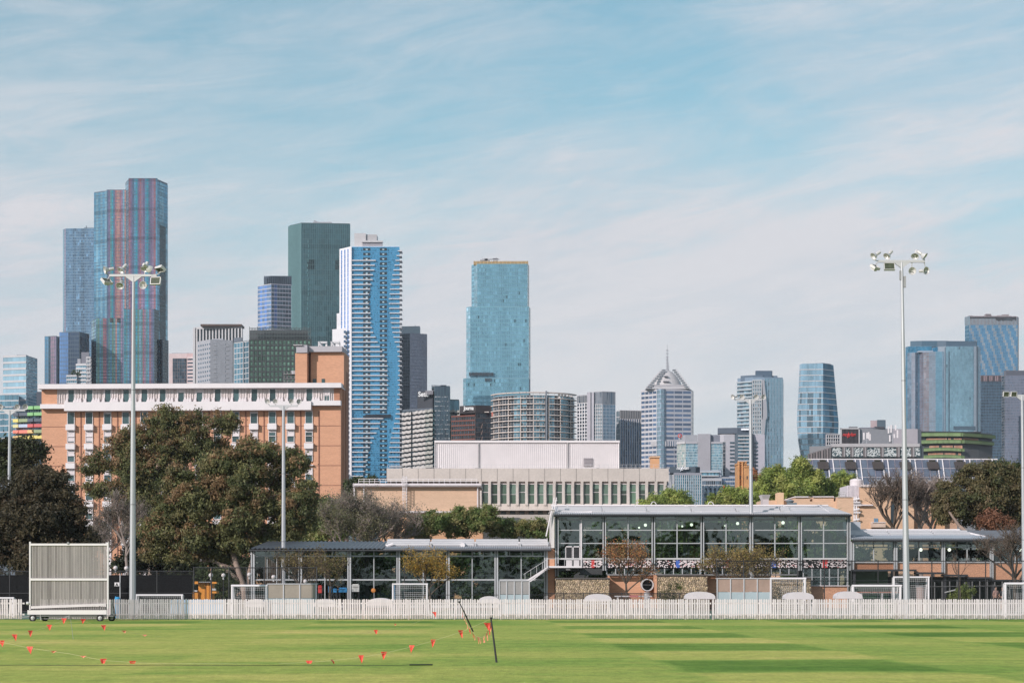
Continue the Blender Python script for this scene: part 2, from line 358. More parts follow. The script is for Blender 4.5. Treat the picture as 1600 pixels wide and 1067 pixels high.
# grass growing along the foot of the picket fence
mb = MB()
for i in range(2600):
    x = random.uniform(-29, 29); y = 103.7+random.gauss(0, 0.05)
    dens = 0.5+0.5*math.sin(x*1.7+math.sin(x*5.1)*2)
    h = random.uniform(0.02, 0.06)+(random.random() < 0.04*dens)*random.uniform(0.05, 0.16)
    a = random.uniform(0, 6.28); w = random.uniform(0.008, 0.02); lx = random.uniform(-.03,.03)
    c_ = random.choice([(1,1,1),(0.8,0.85,0.7),(1.5,1.35,1.0),(0.6,0.7,0.6)])
    mb.tri((x-w*math.cos(a), y-w*math.sin(a), 0), (x+w*math.cos(a), y+w*math.sin(a), 0), (x+lx, y-0.01, h), c_)
mb.build('grass_fringe', leaf_mat('grass_blades', (0.13,0.20,0.05)), kind='stuff')

# ================================================================ towers
def facade(P, H, V, A, B, z0, z1, nx, nz, hb=0.5, hp=0.12, vb=0.15, vp=0.10, colf=None, hc=(1,1,1), vc=(1,1,1), tilt=0.045, gap=0.0, top=None, hskip=None, vev=1, rot=0.07):
    """A->B is left to right seen from outside. P panes, H floor bands, V mullions"""
    ax, ay = A; bx, by = B; L = math.hypot(bx-ax, by-ay); nxn, nyn = (by-ay)/L, -(bx-ax)/L
    dz = (z1-z0)/nz
    for j in range(nz):
        for i in range(nx):
            t0, t1 = i/nx, (i+1)/nx
            q = [random.uniform(-tilt, tilt)+rot for _ in range(2)]
            up = random.uniform(-tilt, tilt)
            cc = colf(i, j) if colf else (1,1,1)
            if cc is None: continue
            pts = []
            for (t, zc, o) in ((t0, z0+j*dz, q[0]), (t1, z0+j*dz, q[1]), (t1, z0+(j+1)*dz, q[1]+up), (t0, z0+(j+1)*dz, q[0]+up)):
                pts.append((ax+(bx-ax)*t+nxn*o, ay+(by-ay)*t+nyn*o, zc))
            P.quad(*pts, cc)
    if H is not None and hb > 0:
        for j in range(nz+1):
            if hskip and hskip(j): continue
            H.obox(A, B, z0+j*dz-hb/2, z0+j*dz+hb/2, -0.2, hp, hc)
    if V is not None and vb > 0:
        ux, uy = (bx-ax)/L*vb/2, (by-ay)/L*vb/2
        for i in range(0, nx+1, vev):
            cx_, cy_ = ax+(bx-ax)*i/nx, ay+(by-ay)*i/nx
            V.obox((cx_-ux, cy_-uy), (cx_+ux, cy_+uy), z0, z1, -0.2, vp, vc)

def jit(a, b, c, m=1.0):
    k = random.uniform(a, b)*m
    return (c[0]*k, c[1]*k, c[2]*k)
def rnd(lo=0.85, hi=1.15, p=0.0, dark=0.4):
    def f(i, j):
        k = random.uniform(lo, hi)
        if random.random() < p: k *= dark
        return (k, k, k)
    return f

def shrink(pts, d=0.25):
    cx_ = sum(p[0] for p in pts)/len(pts); cy_ = sum(p[1] for p in pts)/len(pts)
    o = []
    for x, y in pts:
        L = math.hypot(x-cx_, y-cy_); k = max(0, 1-d/L) if L > 0 else 1
        o.append((cx_+(x-cx_)*k, cy_+(y-cy_)*k))
    return o

class Tower:
    def __init__(s, name, label, pxc, Y, cat='building', group=None):
        s.L = Loc(pxc, Y); s.t = thing(name, label, cat, s.L.loc, 0, group)
        s.P = {}; s.H = MB(); s.V = MB(); s.W = MB(); s.R = MB(); s.pan = []
    def pt(s, p): return (s.L.x(p[0])*(1+p[1]/s.L.Y)+(s.L.loc[0])*p[1]/s.L.Y, p[1])   # keeps the pixel column when set back by p[1] metres
    def vol(s, plan, top, bot=None, wcl=(1,1,1), depth=28):
        """plan: visible front outline left->right as (px, setback m)"""
        pts = [s.pt(p) for p in plan]
        z1 = s.L.z(top); z0 = 0 if bot is None else s.L.z(bot)
        dd = max(p[1] for p in pts)+depth; back = [s.pt((plan[-1][0]-0.4, dd)), s.pt((plan[0][0]+0.4, dd))]
        s.W.prism(shrink(pts+back, 0.15), z0, z1, wcl)
        return pts, z0, z1
    def face(s, a, b, top, bot, nx, fl, glass, **k):
        """curtain wall between plan points a and b, fl = pixel height of a storey"""
        z1 = s.L.z(top); z0 = 0 if bot is None else s.L.z(bot)
        dz = fl*s.L.s; nz = max(1, int(round((z1-z0)/dz))); 
        P = s.P.setdefault(glass.name, (MB(), glass))[0]
        facade(P, s.H, s.V, s.pt(a), s.pt(b), z0, z1, nx, nz, **k)
    def done(s, wall, band=None, mull=None, roof=None):
        s.W.build('wall', wall, s.t)
        for nme, (mb_, g_) in s.P.items(): mb_.build('window_glazing', g_, s.t, kind='stuff')
        if band: s.H.build('floor_band', band, s.t, kind='stuff')
        if mull: s.V.build('mullion', mull, s.t, kind='stuff')
        nb_ = len(s.R.v)//8
        if nb_ and len(s.R.v) == nb_*8 and len(s.R.f) == nb_*6 and nb_ <= 24 and all(len(f) == 4 for f in s.R.f): s.R.pieces('roof_plant', roof or wall, s.t)
        else: s.R.build('roof_plant', roof or wall, s.t)
        return s.t

def text(body, size, mat, parent, loc, rz=0.0, name='sign_lettering', shear=0.0, ext=0.05, sx=1.0, align='LEFT', off=0.0):
    cu = bpy.data.curves.new('t', 'FONT'); cu.body = body; cu.size = size; cu.extrude = ext; cu.shear = shear; cu.align_x = align; cu.offset = off
    o = bpy.data.objects.new('t', cu); me = bpy.data.meshes.new_from_object(o)
    bpy.data.objects.remove(o); me.name = name
    me.transform(Matrix.Rotation(R(90), 4, 'X')); me.transform(Matrix.Diagonal((sx,1,1,1)))
    at = me.attributes.new('col', 'FLOAT_COLOR', 'FACE'); at.data.foreach_set('color', [1.0]*4*len(me.polygons))
    me.materials.clear(); me.materials.append(mat)
    q = link(name, me, parent); q.location = loc; q.rotation_euler = (0, 0, rz); return q

G_TEAL = tower_glass('teal_glass', (0.17, 0.35, 0.45))
G_BLUE = tower_glass('blue_glass', (0.060, 0.255, 0.41))
G_SKY = tower_glass('sky_glass', (0.34, 0.52, 0.62))
G_GREEN = tower_glass('green_glass', (0.056, 0.125, 0.145), rough=0.1)
G_DARK = tower_glass('dark_glass', (0.05, 0.075, 0.10))
G_NAVY = tower_glass('navy_glass', (0.10, 0.16, 0.26))
G_STRIPE = tower_glass('striped_glass', (1, 1, 1))
G_BLACKISH = M('tinted_window', (0.03, 0.045, 0.055), 0.15, var=0.2)
C_BAND = M('blue_band', (0.22, 0.33, 0.40), 0.5); C_DBAND = M('dark_band', (0.05, 0.085, 0.11), 0.5)
C_GREY = M('grey_cladding', (0.33, 0.34, 0.37), 0.6, var=0.08); C_PINK = M('pinkish_cladding', (0.52, 0.42, 0.42), 0.6)
C_PALE = M('pale_cladding', (0.50, 0.49, 0.50), 0.6, var=0.08); C_MID = M('blue_grey_cladding', (0.20, 0.25, 0.30), 0.6)
C_BROWN = M('brown_cladding', (0.10, 0.07, 0.06), 0.7)

# ---- pale banded office far left
T = Tower('office_tower', 'pale blue office block with thin white floor lines, farthest left of the skyline', 30, 1100)
p = [(5,4),(41,0),(58,16)]; T.vol(p, 555); T.vol([(0,-6),(29,-8),(30,2)], 618)
T.face(p[0], p[1], 556, None, 9, 9.8, G_SKY, hb=1.1, hp=0.3, vb=0.1, colf=rnd(0.95,1.2)); T.face(p[1], p[2], 556, None, 5, 4.9, G_TEAL, hb=0.5, vb=0.2, colf=rnd(0.8,1.1), hc=(0.6,0.75,0.85))
T.face((0,-6),(29,-8), 618, None, 8, 9.8, G_TEAL, hb=0.6, vb=0.1, colf=rnd(0.6,1.0)); T.R.box(T.L.x(22), T.L.x(36), 6, 16, T.L.z(555), T.L.z(552))
T.done(C_MID, C_PALE, C_BAND)

# ---- low blue pair left of the striped tower
T = Tower('glass_tower', 'low dark blue glass tower with a vertical pink strip beside the tall slab', 90, 1300)
p = [(70,3),(88,0),(96,6),(127,1),(140,12)]
T.vol(p[:3], 525); T.vol([(93,-2),(124,-4),(139,8)], 520)
T.face(p[0], p[1], 525, None, 6, 6.5, G_STRIPE, hb=0.3, vb=0.2, colf=lambda i,j: [(0.12,0.28,0.42),(0.14,0.30,0.45),(0.05,0.10,0.14),(0.35,0.25,0.32),(0.36,0.27,0.33),(0.3,0.25,0.35)][i])
T.face((93,-2),(124,-4), 520, None, 9, 6.5, G_NAVY, hb=0.4, vb=0.2, colf=lambda i,j: ((1.6,1.9,2.2) if i < 4 else (0.6,0.6,0.6)))
T.face((124,-4),(139,8), 520, None, 4, 6.5, G_DARK, hb=0.4, vb=0.2, colf=rnd(0.6,2.2))
T.R.box(T.L.x(96), T.L.x(120), 4, 12, T.L.z(520), T.L.z(518)); T.done(C_MID, C_DBAND, C_DBAND)

T = Tower('glass_tower', 'tall slim blue glass slab with rows of faint windows, left of the striped tower', 122, 1500)
p = [(98.5,5),(103,1),(148,0),(150,20)]; T.vol(p, 357)
T.face(p[0], p[1], 357, None, 2, 5.4, G_STRIPE, hb=0.2, vb=0, colf=lambda i,j: (0.30,0.27,0.36) if i else (0.25,0.42,0.52))
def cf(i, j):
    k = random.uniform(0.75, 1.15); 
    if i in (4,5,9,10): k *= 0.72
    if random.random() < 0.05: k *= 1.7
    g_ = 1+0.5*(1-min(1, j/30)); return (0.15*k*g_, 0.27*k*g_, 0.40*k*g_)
T.face(p[1], p[2], 357, None, 17, 4.4, G_STRIPE, hb=0.3, hp=0.1, vb=0.25, vp=0.1, colf=cf)
T.R.box(T.L.x(130), T.L.x(147), 3, 9, T.L.z(357), T.L.z(354.3)); T.R.box(T.L.x(133), T.L.x(134), 3, 4, T.L.z(357), T.L.z(351.5))
T.done(C_MID, C_BAND, M('slab_mullion', (0.13,0.2,0.28), 0.5))

# ---- stepped apartment block with roof trees
T = Tower('apartment_block', 'stepped grey and glass apartment block with balconies in front of the striped tower', 124, 1150)
T.vol([(104,-2),(120,-3),(121,4)], 587, wcl=(0.9,1,1.1)); T.vol([(119,0),(142,-2),(143,8)], 568); T.vol([(127,4),(139,3),(140,12)], 549, wcl=(0.4,0.4,0.45)); T.vol([(121,5),(126,5),(127,12)], 559)
T.face((104,-2),(120,-3), 588, None, 5, 6, G_TEAL, hb=1.0, hp=0.4, colf=rnd(0.8,1.4)); T.face((119,0),(135,-1.4), 570, None, 5, 6, G_TEAL, hb=1.2, hp=0.5, colf=rnd(0.9,1.5))
T.face((135,-1.4),(142,-2), 559, None, 3, 6, G_DARK, hb=0.7, hp=0.5, vb=0.4, colf=rnd(0.8,3))
for k in range(60):
    x = T.L.x(random.uniform(112, 129)); z_ = T.L.z(587)+random.uniform(0, 3.2); r_ = random.uniform(0.5, 1.1)
    T.R.lathe((x, random.uniform(-1,2), z_), (random.random()-.5, random.random()-.5, 1), [(-r_,0.05),(-r_*.4,r_*.8),(r_*.4,r_*.7),(r_,0.05)], 5)
T.done(C_GREY, C_PALE, C_PALE, M('roof_garden', (0.03,0.05,0.03), 0.8))

# ---- the multicoloured striped tower
T = Tower('skyscraper', 'tallest skyscraper, two joined glass shafts in vertical purple, pink and blue stripes', 205, 1330)
STR = {'b': (0.17,0.36,0.50), 'l': (0.26,0.44,0.54), 'p': (0.25,0.20,0.31), 'r': (0.40,0.20,0.23), 'o': (0.50,0.30,0.27), 'g': (0.17,0.33,0.34), 't': (0.10,0.36,0.44), 'd': (0.15,0.21,0.30), 'v': (0.34,0.26,0.36), 'k': (0.015,0.05,0.065), 'e': (0.19,0.30,0.24)}
def stripes(s_, lo=0.88, hi=1.1):
    pal = []
    for ch in s_: pal.append(tuple(max(0.0, (v*1.12-0.12*sum(STR[ch])/3)*0.88) for v in STR[ch]))
    def f(i, j):
        c_ = pal[i % len(pal)]; k = random.uniform(lo, hi); k2 = 1.0 if (j % 9) else 0.7
        return tuple(v*k*k2 for v in c_)
    return f
a = [(147,6),(167,0),(197,0)]; b_ = [(196,4),(201,-6),(246,-6),(262,8)]
T.vol([(147,6),(167,0),(200,0)], 297.5, depth=40); T.vol(b_, 283, depth=34)
T.face(a[0], a[1], 299, None, 6, 5.0, G_STRIPE, hb=0.4, hp=0.08, vb=0.12, vp=0.05, colf=stripes('blblbl'))
T.face(a[1], a[2], 297, None, 12, 5.0, G_STRIPE, hb=0.4, hp=0.08, vb=0.12, vp=0.05, colf=stripes('dpgtdroorvlo'))
T.face(b_[0], b_[1], 284, None, 2, 5.0, G_STRIPE, hb=0.4, hp=0.08, vb=0.12, vp=0.05, colf=stripes('lb'))
T.face(b_[1], b_[2], 282, None, 16, 5.0, G_STRIPE, hb=0.4, hp=0.08, vb=0.12, vp=0.05, colf=stripes('rpdbtprvpbtdpvrb'))
T.face(b_[2], b_[3], 286, 353, 5, 5.0, G_STRIPE, hb=0.4, hp=0.08, vb=0.12, vp=0.05, colf=stripes('bllbb'))
T.face(b_[2], b_[3], 353, None, 5, 5.0, G_STRIPE, hb=0.3, hp=0.08, vb=0.12, vp=0.05, colf=stripes('bkkkl', 0.7, 1.3), hc=(0.3,0.3,0.3))  # dark columns: a neighbouring tower's reflection painted into the pane colours
T.vol([(143,2),(150,-9),(194,-8)], 500, wcl=(0.8,0.9,1)); T.vol([(192,-6),(194,-12),(241,-12),(252,0)], 487)
T.face((143,2),(150,-9), 501, None, 3, 5.0, G_STRIPE, hb=0.4, vb=0.12, colf=stripes('lgb')); T.face((150,-9),(194,-8), 500, None, 16, 5.0, G_STRIPE, hb=0.35, vb=0.12, colf=stripes('gebgrrdgbegobgvd'))
T.face((194,-12),(241,-12), 487, None, 18, 5.0, G_STRIPE, hb=0.35, vb=0.12, colf=stripes('tgbdrbgtelgrvgbrpd')); T.face((241,-12),(252,0), 487, None, 4, 5.0, G_STRIPE, hb=0.3, vb=0.12, colf=stripes('kkkk',0.6,1.6), hc=(0.3,0.3,0.3))
T.vol([(250,1),(254,-3),(263,6)], 531); T.face((254,-3),(263,6), 531, None, 3, 5.0, G_STRIPE, hb=0.3, vb=0.12, colf=stripes('kkk',0.6,1.6), hc=(0.3,0.3,0.3))
for q in (176, 187): T.R.box(T.L.x(q), T.L.x(q+4), -9.2, -7.5, T.L.z(506), T.L.z(499.5))
T.done(C_MID, M('stripe_band', (0.06,0.09,0.13), 0.5), M('stripe_mullion', (0.07,0.11,0.16), 0.5), DARK)

# ---- between the striped tower and the green ones
T = Tower('office_block', 'dark glass office block with a pink edge, just right of the striped tower', 285, 1000)
T.vol([(264,1),(294,0),(302,6)], 552); T.vol([(292,-3),(306,-4),(307,5)], 553, wcl=(0.9,0.8,0.8))
T.face((270,.5),(291.5,-.3), 560, None, 6, 5.4, G_DARK, hb=0.12, vb=0.15, colf=rnd(0.7,1.5), vc=(.3,.3,.3), hc=(.3,.3,.3)); T.face((293,-3.1),(305,-4), 560, None, 4, 5.6, G_DARK, hb=1.0, hp=0.3, vb=0, colf=rnd(0.8,2)); T.R.box(T.L.x(268), T.L.x(300), 1, 8, T.L.z(552), T.L.z(551)) 
T.done(C_PINK, C_PINK, C_PINK, C_GREY)

T = Tower('office_block', 'office block with tall pale vertical fins under a flat dark roof', 340, 960)
T.vol([(302,3),(378,0),(380,10)], 510); 
T.face((303,3),(378,0), 513, None, 15, 14, G_BLACKISH, hb=0.0, vb=0.62, vp=0.7, colf=rnd(0.6,1.8)); T.R.box(T.L.x(314), T.L.x(378), -1.5, 9, T.L.z(510), T.L.z(507))
T.V.box(T.L.x(301), T.L.x(304), 2, 8, 0, T.L.z(511)); T.done(C_PALE, C_PALE, C_PALE, C_BROWN)

T = Tower('concrete_block', 'grey concrete block with two columns of small square windows and a dotted left face', 336, 900)
p = [(308,9),(328.5,0),(364,4)]; T.vol(p, 530); T.vol([(365,9),(378,7),(379,16)], 524, wcl=(0.35,0.4,0.45))
P = T.P.setdefault('w', (MB(), G_BLACKISH))[0]
for j in range(16):
    for c_ in (336, 354.5):
        A = T.pt((c_-2.6, 0.85 if c_ < 340 else 2.9)); B = T.pt((c_+2.6, 1.4 if c_ < 340 else 3.5)); z_ = T.L.z(535.5+j*7.0)
        P.obox(A, B, z_-1.1, z_, -0.3, 0.12, (1.6,1.8,2.2)); T.H.obox(A, B, z_-1.3, z_-1.12, -0.3, 0.3)
    for c_ in range(6):
        t = (c_+0.5)/6; q = (308+20.5*t, 9-9*t); A = T.pt(q); B = T.pt((q[0]+1.3, q[1]-.6)); z_ = T.L.z(536+j*7.0); P.obox(A, B, z_-0.7, z_, -0.2, 0.05, (3,3.2,3.6))
T.R.box(T.L.x(331), T.L.x(346), 5, 12, T.L.z(530), T.L.z(527)); T.done(M('speckled_concrete', (0.35,0.36,0.39), 0.8, fine=0.08, fscale=1.5), C_PALE)

T = Tower('office_block', 'green glass block gridded with squares under a dark mesh crown', 425, 800)
p = [(364,8),(390,0),(486,0)]; T.vol([(364,8),(380,4),(390,0),(484,0)], 531, wcl=(0.35,0.45,0.45)); 
T.vol([(390,4),(412,3),(482,3)], 514, 531, wcl=(0.08,0.09,0.10))
T.face((366,7.2),(380,3.2), 533, None, 3, 8.3, G_TEAL, hb=0.3, vb=0.3, colf=rnd(0.7,1.0)); T.face((380,4),(389,0.2), 533, None, 2, 8.3, G_TEAL, hb=0.3, vb=0.3, colf=rnd(0.5,0.7))
T.face((390,0),(486,0), 531, None, 15, 8.3, G_STRIPE, hb=0.55, hp=0.3, vb=0.5, vp=0.35, colf=lambda i,j: jit(0.7,1.4,(0.09,0.16,0.12)), hc=(0.06,0.08,0.08), vc=(0.06,0.08,0.08))
P = T.P.setdefault('q', (MB(), G_STRIPE))[0]
for j in range(14):
    for i in range(15):
        A = T.pt((390+96*(i+.28)/15, 0)); B = T.pt((390+96*(i+.72)/15, 0)); z_ = T.L.z(531+8.3*(j+.5)); P.obox(A, B, z_-0.45, z_+0.45, 0.0, 0.2, jit(0.6,1.6,(0.12,0.20,0.155)))
for i in range(40):
    x = T.L.x(390+95*i/39); T.V.box(x-0.1, x+0.1, -0.3, 0.1, T.L.z(531), T.L.z(512.5+(i%5 == 0)*-2), (0.15,0.2,0.2))
for z_ in (513, 519, 525): T.H.box(T.L.x(390), T.L.x(485), -0.25, 0.05, T.L.z(z_)-0.12, T.L.z(z_)+0.12, (0.15,0.2,0.2))
T.done(C_GREY, C_PALE, C_PALE)

T = Tower('office_tower', 'dark navy tower with white floor lines and blue vertical strips, below the green slab', 428, 1150)
p = [(403,8),(424,0),(455,4)]; T.vol(p, 444); T.vol([(412,8),(424,5),(455,6)], 429, 444, wcl=(0.2,0.25,0.3))
def cf(i, j): return (1.1,1.6,3.2) if i in (1,4) else tuple([random.uniform(0.8,1.8)]*3)
T.face(p[0], p[1], 444, None, 6, 6.4, G_NAVY, hb=0.45, hp=0.2, vb=0.1, colf=lambda i,j: (1.9,2.2,2.9) if i in (1,3) else tuple([random.uniform(1.4,2.6)]*3)); T.face(p[1], p[2], 444, None, 7, 6.4, G_DARK, hb=0.35, hp=0.2, vb=0.15, colf=lambda i,j: (0.9,1.2,2.2) if i == 1 else tuple([random.uniform(0.7,1.6)]*3), hc=(0.7,0.7,0.8))
for i in range(14): x = T.L.x(412+i*3.2); T.V.box(x-.2, x+.2, 4.6, 5.2, T.L.z(444), T.L.z(429), (0.25,0.3,0.35))
T.done(C_MID, C_PALE, C_MID)

T = Tower('skyscraper', 'dark green glass slab with fine ribs on its left face and a crane on top', 498, 1250)
p = [(452,10),(471,0),(547,3)]; T.vol(p, 348, depth=35)
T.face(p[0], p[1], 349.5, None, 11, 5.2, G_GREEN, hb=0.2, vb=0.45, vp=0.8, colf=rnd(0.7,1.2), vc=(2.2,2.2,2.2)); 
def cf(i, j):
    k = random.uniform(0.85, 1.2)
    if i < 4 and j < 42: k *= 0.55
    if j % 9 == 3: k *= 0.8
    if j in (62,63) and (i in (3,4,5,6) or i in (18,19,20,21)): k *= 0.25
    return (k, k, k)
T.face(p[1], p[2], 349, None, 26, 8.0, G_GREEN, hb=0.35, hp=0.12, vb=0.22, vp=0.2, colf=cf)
for k in range(30):
    y_ = 375+k*7.5; x_ = 481+1.2*math.sin(k*.8); A = T.pt((x_, .4)); B = T.pt((x_+1.0, .4)); T.H.obox(A, B, T.L.z(y_+4.5), T.L.z(y_), -0.1, 0.5, (2.2,2.2,2.2))
z_ = T.L.z(348); T.R.box(T.L.x(488), T.L.x(517), 5, 11, z_, z_+1.3); T.R.tube((T.L.x(490), 6, z_+2.2), (T.L.x(500), 6, z_+0.6), 0.25); T.R.tube((T.L.x(489), 6, z_+2.3), (T.L.x(494), 6, z_+1.2), 0.4)
T.done(M('green_core', (0.05,0.09,0.10), 0.5), M('green_band', (0.04,0.09,0.095), 0.4), M('green_rib', (0.09,0.16,0.165), 0.4), C_GREY)

# ---- the white and blue balcony tower
T = Tower('apartment_tower', 'bright blue apartment tower with white balcony bars and a white left flank', 580, 1100)
p = [(530,9),(548.5,0),(624,0)]; T.vol([(530,9),(549,0),(624,0),(625,12)], 385, wcl=(1.15,1.15,1.15)); T.vol([(526,10),(531,8),(545,6)], 486); T.vol([(519,10),(535,5),(549,1.5)], 511)
for k, (x_, w_) in enumerate(((533,1.3),(538,1.3),(543,1.0))):
    t = (x_-530)/18.5; A = T.pt((x_, 9-9*t)); t2 = (x_+w_-530)/18.5; B = T.pt((x_+w_, 9-9*t2)); P = T.P.setdefault(G_NAVY.name, (MB(), G_NAVY))[0]
    for j in range(26): P.obox(A, B, T.L.z(388+(j+1)*7.4)+0.25, T.L.z(388+j*7.4), -0.3, 0.08, (1.5,2,2.6))
def cf(i, j):
    k = random.uniform(0.85, 1.15)
    if random.random() < 0.06: k *= 0.6
    return (k, k, k)
FLH = 7.47
T.face(p[1], p[2], 386, None, 34, FLH/2, G_BLUE, hb=0.22, hp=0.12, vb=0.14, vp=0.12, colf=cf, hc=(0.10,0.35,0.6), vc=(0.12,0.38,0.62))
yl = [390,405,438,468,485,515.6,531,546.5,565,608,640,655,671,685.6,705,727,744,790]; xl = [None,587.6,581.7,575,578.6,582,588.5,596,605.5,607,604,598,590,583.7,576,571.5,568,560]
yr = [390,407,430.5,446.6,471,485,515,531,546,570,608,639,661,677,693,715,745,790]; xr = [622,618,613,610,607.7,608.6,612,616,621,622,621.6,619,616,611.7,609,607,610,616]
xl[0] = 588
zb = MB(); wp = MB()
for j in range(50):
    y_ = 389+FLH*j+3
    if y_ > 860: break
    z_ = T.L.z(y_)
    x1 = np.interp(y_, yl, xl); x2 = np.interp(y_, yr, xr)
    if y_ > 402 and abs(y_-649) > 4: T.W.box(T.L.x(549), T.L.x(x1+random.uniform(-.5,.5)), -1.3, 0.1, z_-0.44, z_+0.04, (0.98,0.98,0.98))
    T.W.box(T.L.x(x2+random.uniform(-.3,.3)), T.L.x(628.0-(j%2)*0.6), -1.1, 8, z_-0.36, z_+0.06, (0.98,0.98,0.98))
    if j % 2 == 0 or True:
        for (c_, w_) in ((573, 5.5), (599, 5.5)):
            wp.box(T.L.x(c_-w_), T.L.x(c_+w_), -0.32, 0.0, z_+0.15, z_+1.5, (0.7,.8,.9)); wp.box(T.L.x(c_-1.5), T.L.x(c_+1.5), -0.42, -0.3, z_+0.35, z_+1.0, (14,13,12))
    for c_ in (538.5, 543.5):                               # little balconies of the low flank
        if y_ > 512: wp.box(T.L.x(c_-1.8), T.L.x(c_+1.8), 1.2, 3.2, z_-0.3, z_+1.0, (2.0,2.6,3.6))
T.W.box(T.L.x(546.5), T.L.x(549.6), -1.6, 2.5, 0, T.L.z(386), (1.25,1.25,1.25))
wp.box(T.L.x(571), T.L.x(611), -1.45, 0, T.L.z(652.5), T.L.z(647.5), (0.5,0.5,0.6)); wp.build('balcony_opening', G_BLACKISH, T.t, kind='stuff')
z_ = T.L.z(385); T.R.box(T.L.x(553), T.L.x(571), 3, 12, z_, T.L.z(363), (0.95,0.95,0.95)); T.R.box(T.L.x(561), T.L.x(588), 4, 14, z_, T.L.z(364.5), (0.8,0.8,0.8)); T.R.box(T.L.x(565), T.L.x(598), 1, 4, T.L.z(378), T.L.z(375.5)); T.R.box(T.L.x(566), T.L.x(597), 2, 3.8, z_, T.L.z(378), (0.55,0.55,0.6))
T.done(M('tower_white', (0.66,0.65,0.67), 0.6, var=0.05), M('blue_line', (0.9,0.95,1.0), 0.4), M('blue_mullion', (0.9,0.95,1.0), 0.4), C_PALE)

T = Tower('office_tower', 'plain grey violet tower half hidden behind the white and blue balcony tower', 648, 1350)
p = [(622,3),(640.5,0),(667,5)]; T.vol(p, 521); T.vol([(625,6),(656,5),(657,14)], 508, 521, wcl=(1.1,1.2,1.2))
T.face(p[0], p[1], 521, None, 6, 5, G_DARK, hb=0.2, vb=0.3, colf=rnd(0.7,1.4)); T.face(p[1], p[2], 521, None, 12, 5, G_STRIPE, hb=0.45, vb=0.3, colf=lambda i,j: jit(.85,1.15,(0.22,0.24,0.31)))
T.R.tube((T.L.x(648), 8, T.L.z(508)), (T.L.x(648), 8, T.L.z(505.5)), 0.2); T.done(C_GREY, M('violet_band', (0.2,0.21,0.27), 0.6), C_GREY)

# ---- the teal tower in the centre
T = Tower('skyscraper', 'tall teal glass tower with stepped left side and gold crown, alone in the centre', 778, 1450)
T.vol([(737,6),(746,0),(824,0),(826.5,9)], 413); T.vol([(729,3),(735,0),(826,-0.5),(828.5,9)], 479, wcl=(1,1.05,1.1)); T.vol([(724,1),(728,-1.5),(826,-1.5),(829,8)], 591)
def cf(i, j):
    k = random.uniform(0.86, 1.12)
    if random.random() < 0.10: k *= 1.3
    if random.random() < 0.012: k *= 0.35
    return (k, k, k)
kw = dict(hb=0.55, hp=0.12, vb=0.22, vp=0.12, colf=cf)
T.face((737,6),(741,1.6), 413, None, 2, 6.2, G_TEAL, hc=(1.5,1.4,1.4), **kw); T.face((741,1.6),(746,0), 413, None, 2, 6.2, G_SKY, **kw)
T.face((746,0),(824,0), 413, 479, 28, 6.2, G_TEAL, **kw); T.face((824,0),(826.5,9), 413, 479, 2, 6.2, G_DARK, **kw)
T.face((729,3),(735,0), 480, None, 2, 6.2, G_SKY, **kw); T.face((735,0),(826,-0.5), 480, 591, 32, 6.2, G_TEAL, **kw); T.face((826,-0.5),(828.5,9), 480, 591, 2, 6.2, G_DARK, **kw)
T.face((724,1),(728,-1.5), 592, None, 2, 6.2, G_SKY, **kw); T.face((728,-1.5),(826,-1.5), 592, None, 34, 6.2, G_TEAL, **kw)
lv = MB()
for k in range(18): x = T.L.x(733+k*2.15); lv.box(x, x+0.55, -2.2, 0, T.L.z(587.5), T.L.z(582))
for k in range(5): x = T.L.x(758+k*2.15); lv.box(x, x+0.55, -2.6, -1, T.L.z(596), T.L.z(591.5))
for (a_, b2) in ((812,478.5),(816,478.5),(820,478.5),(824,478.5)): lv.box(T.L.x(a_), T.L.x(a_+1.6), -0.4, 0.3, T.L.z(b2+2), T.L.z(b2))
lv.build('louvre', DARK, T.t, kind='stuff')
gc = MB(); 
for k in range(29): x = T.L.x(740+k*2.97); gc.box(x, x+1.0, 0.2, 8, T.L.z(414), T.L.z(407.8), (1,1,1) if k%2 else (0.75,0.75,0.75))
gc.box(T.L.x(740), T.L.x(825), 0.5, 9, T.L.z(414), T.L.z(409), (0.75,0.75,0.7)); gc.build('crown', M('gold_crown', (0.50,0.34,0.16), 0.5, metal=0.2), T.t)
z_ = T.L.z(408); 
for (a_, b2, c_, d_) in ((750,765,406,404),(753,780,404,403),(757,762,408,402.5),(770,778,407,402),(775,776,402,401)): T.R.box(T.L.x(a_), T.L.x(b2), 4, 6, T.L.z(c_), T.L.z(d_))
T.R.tube((T.L.x(753),5,T.L.z(408)), (T.L.x(768),5,T.L.z(403)), 0.3); T.done(C_MID, M('teal_band', (0.16,0.36,0.43), 0.4), M('teal_mullion', (0.17,0.37,0.45), 0.4), C_GREY)
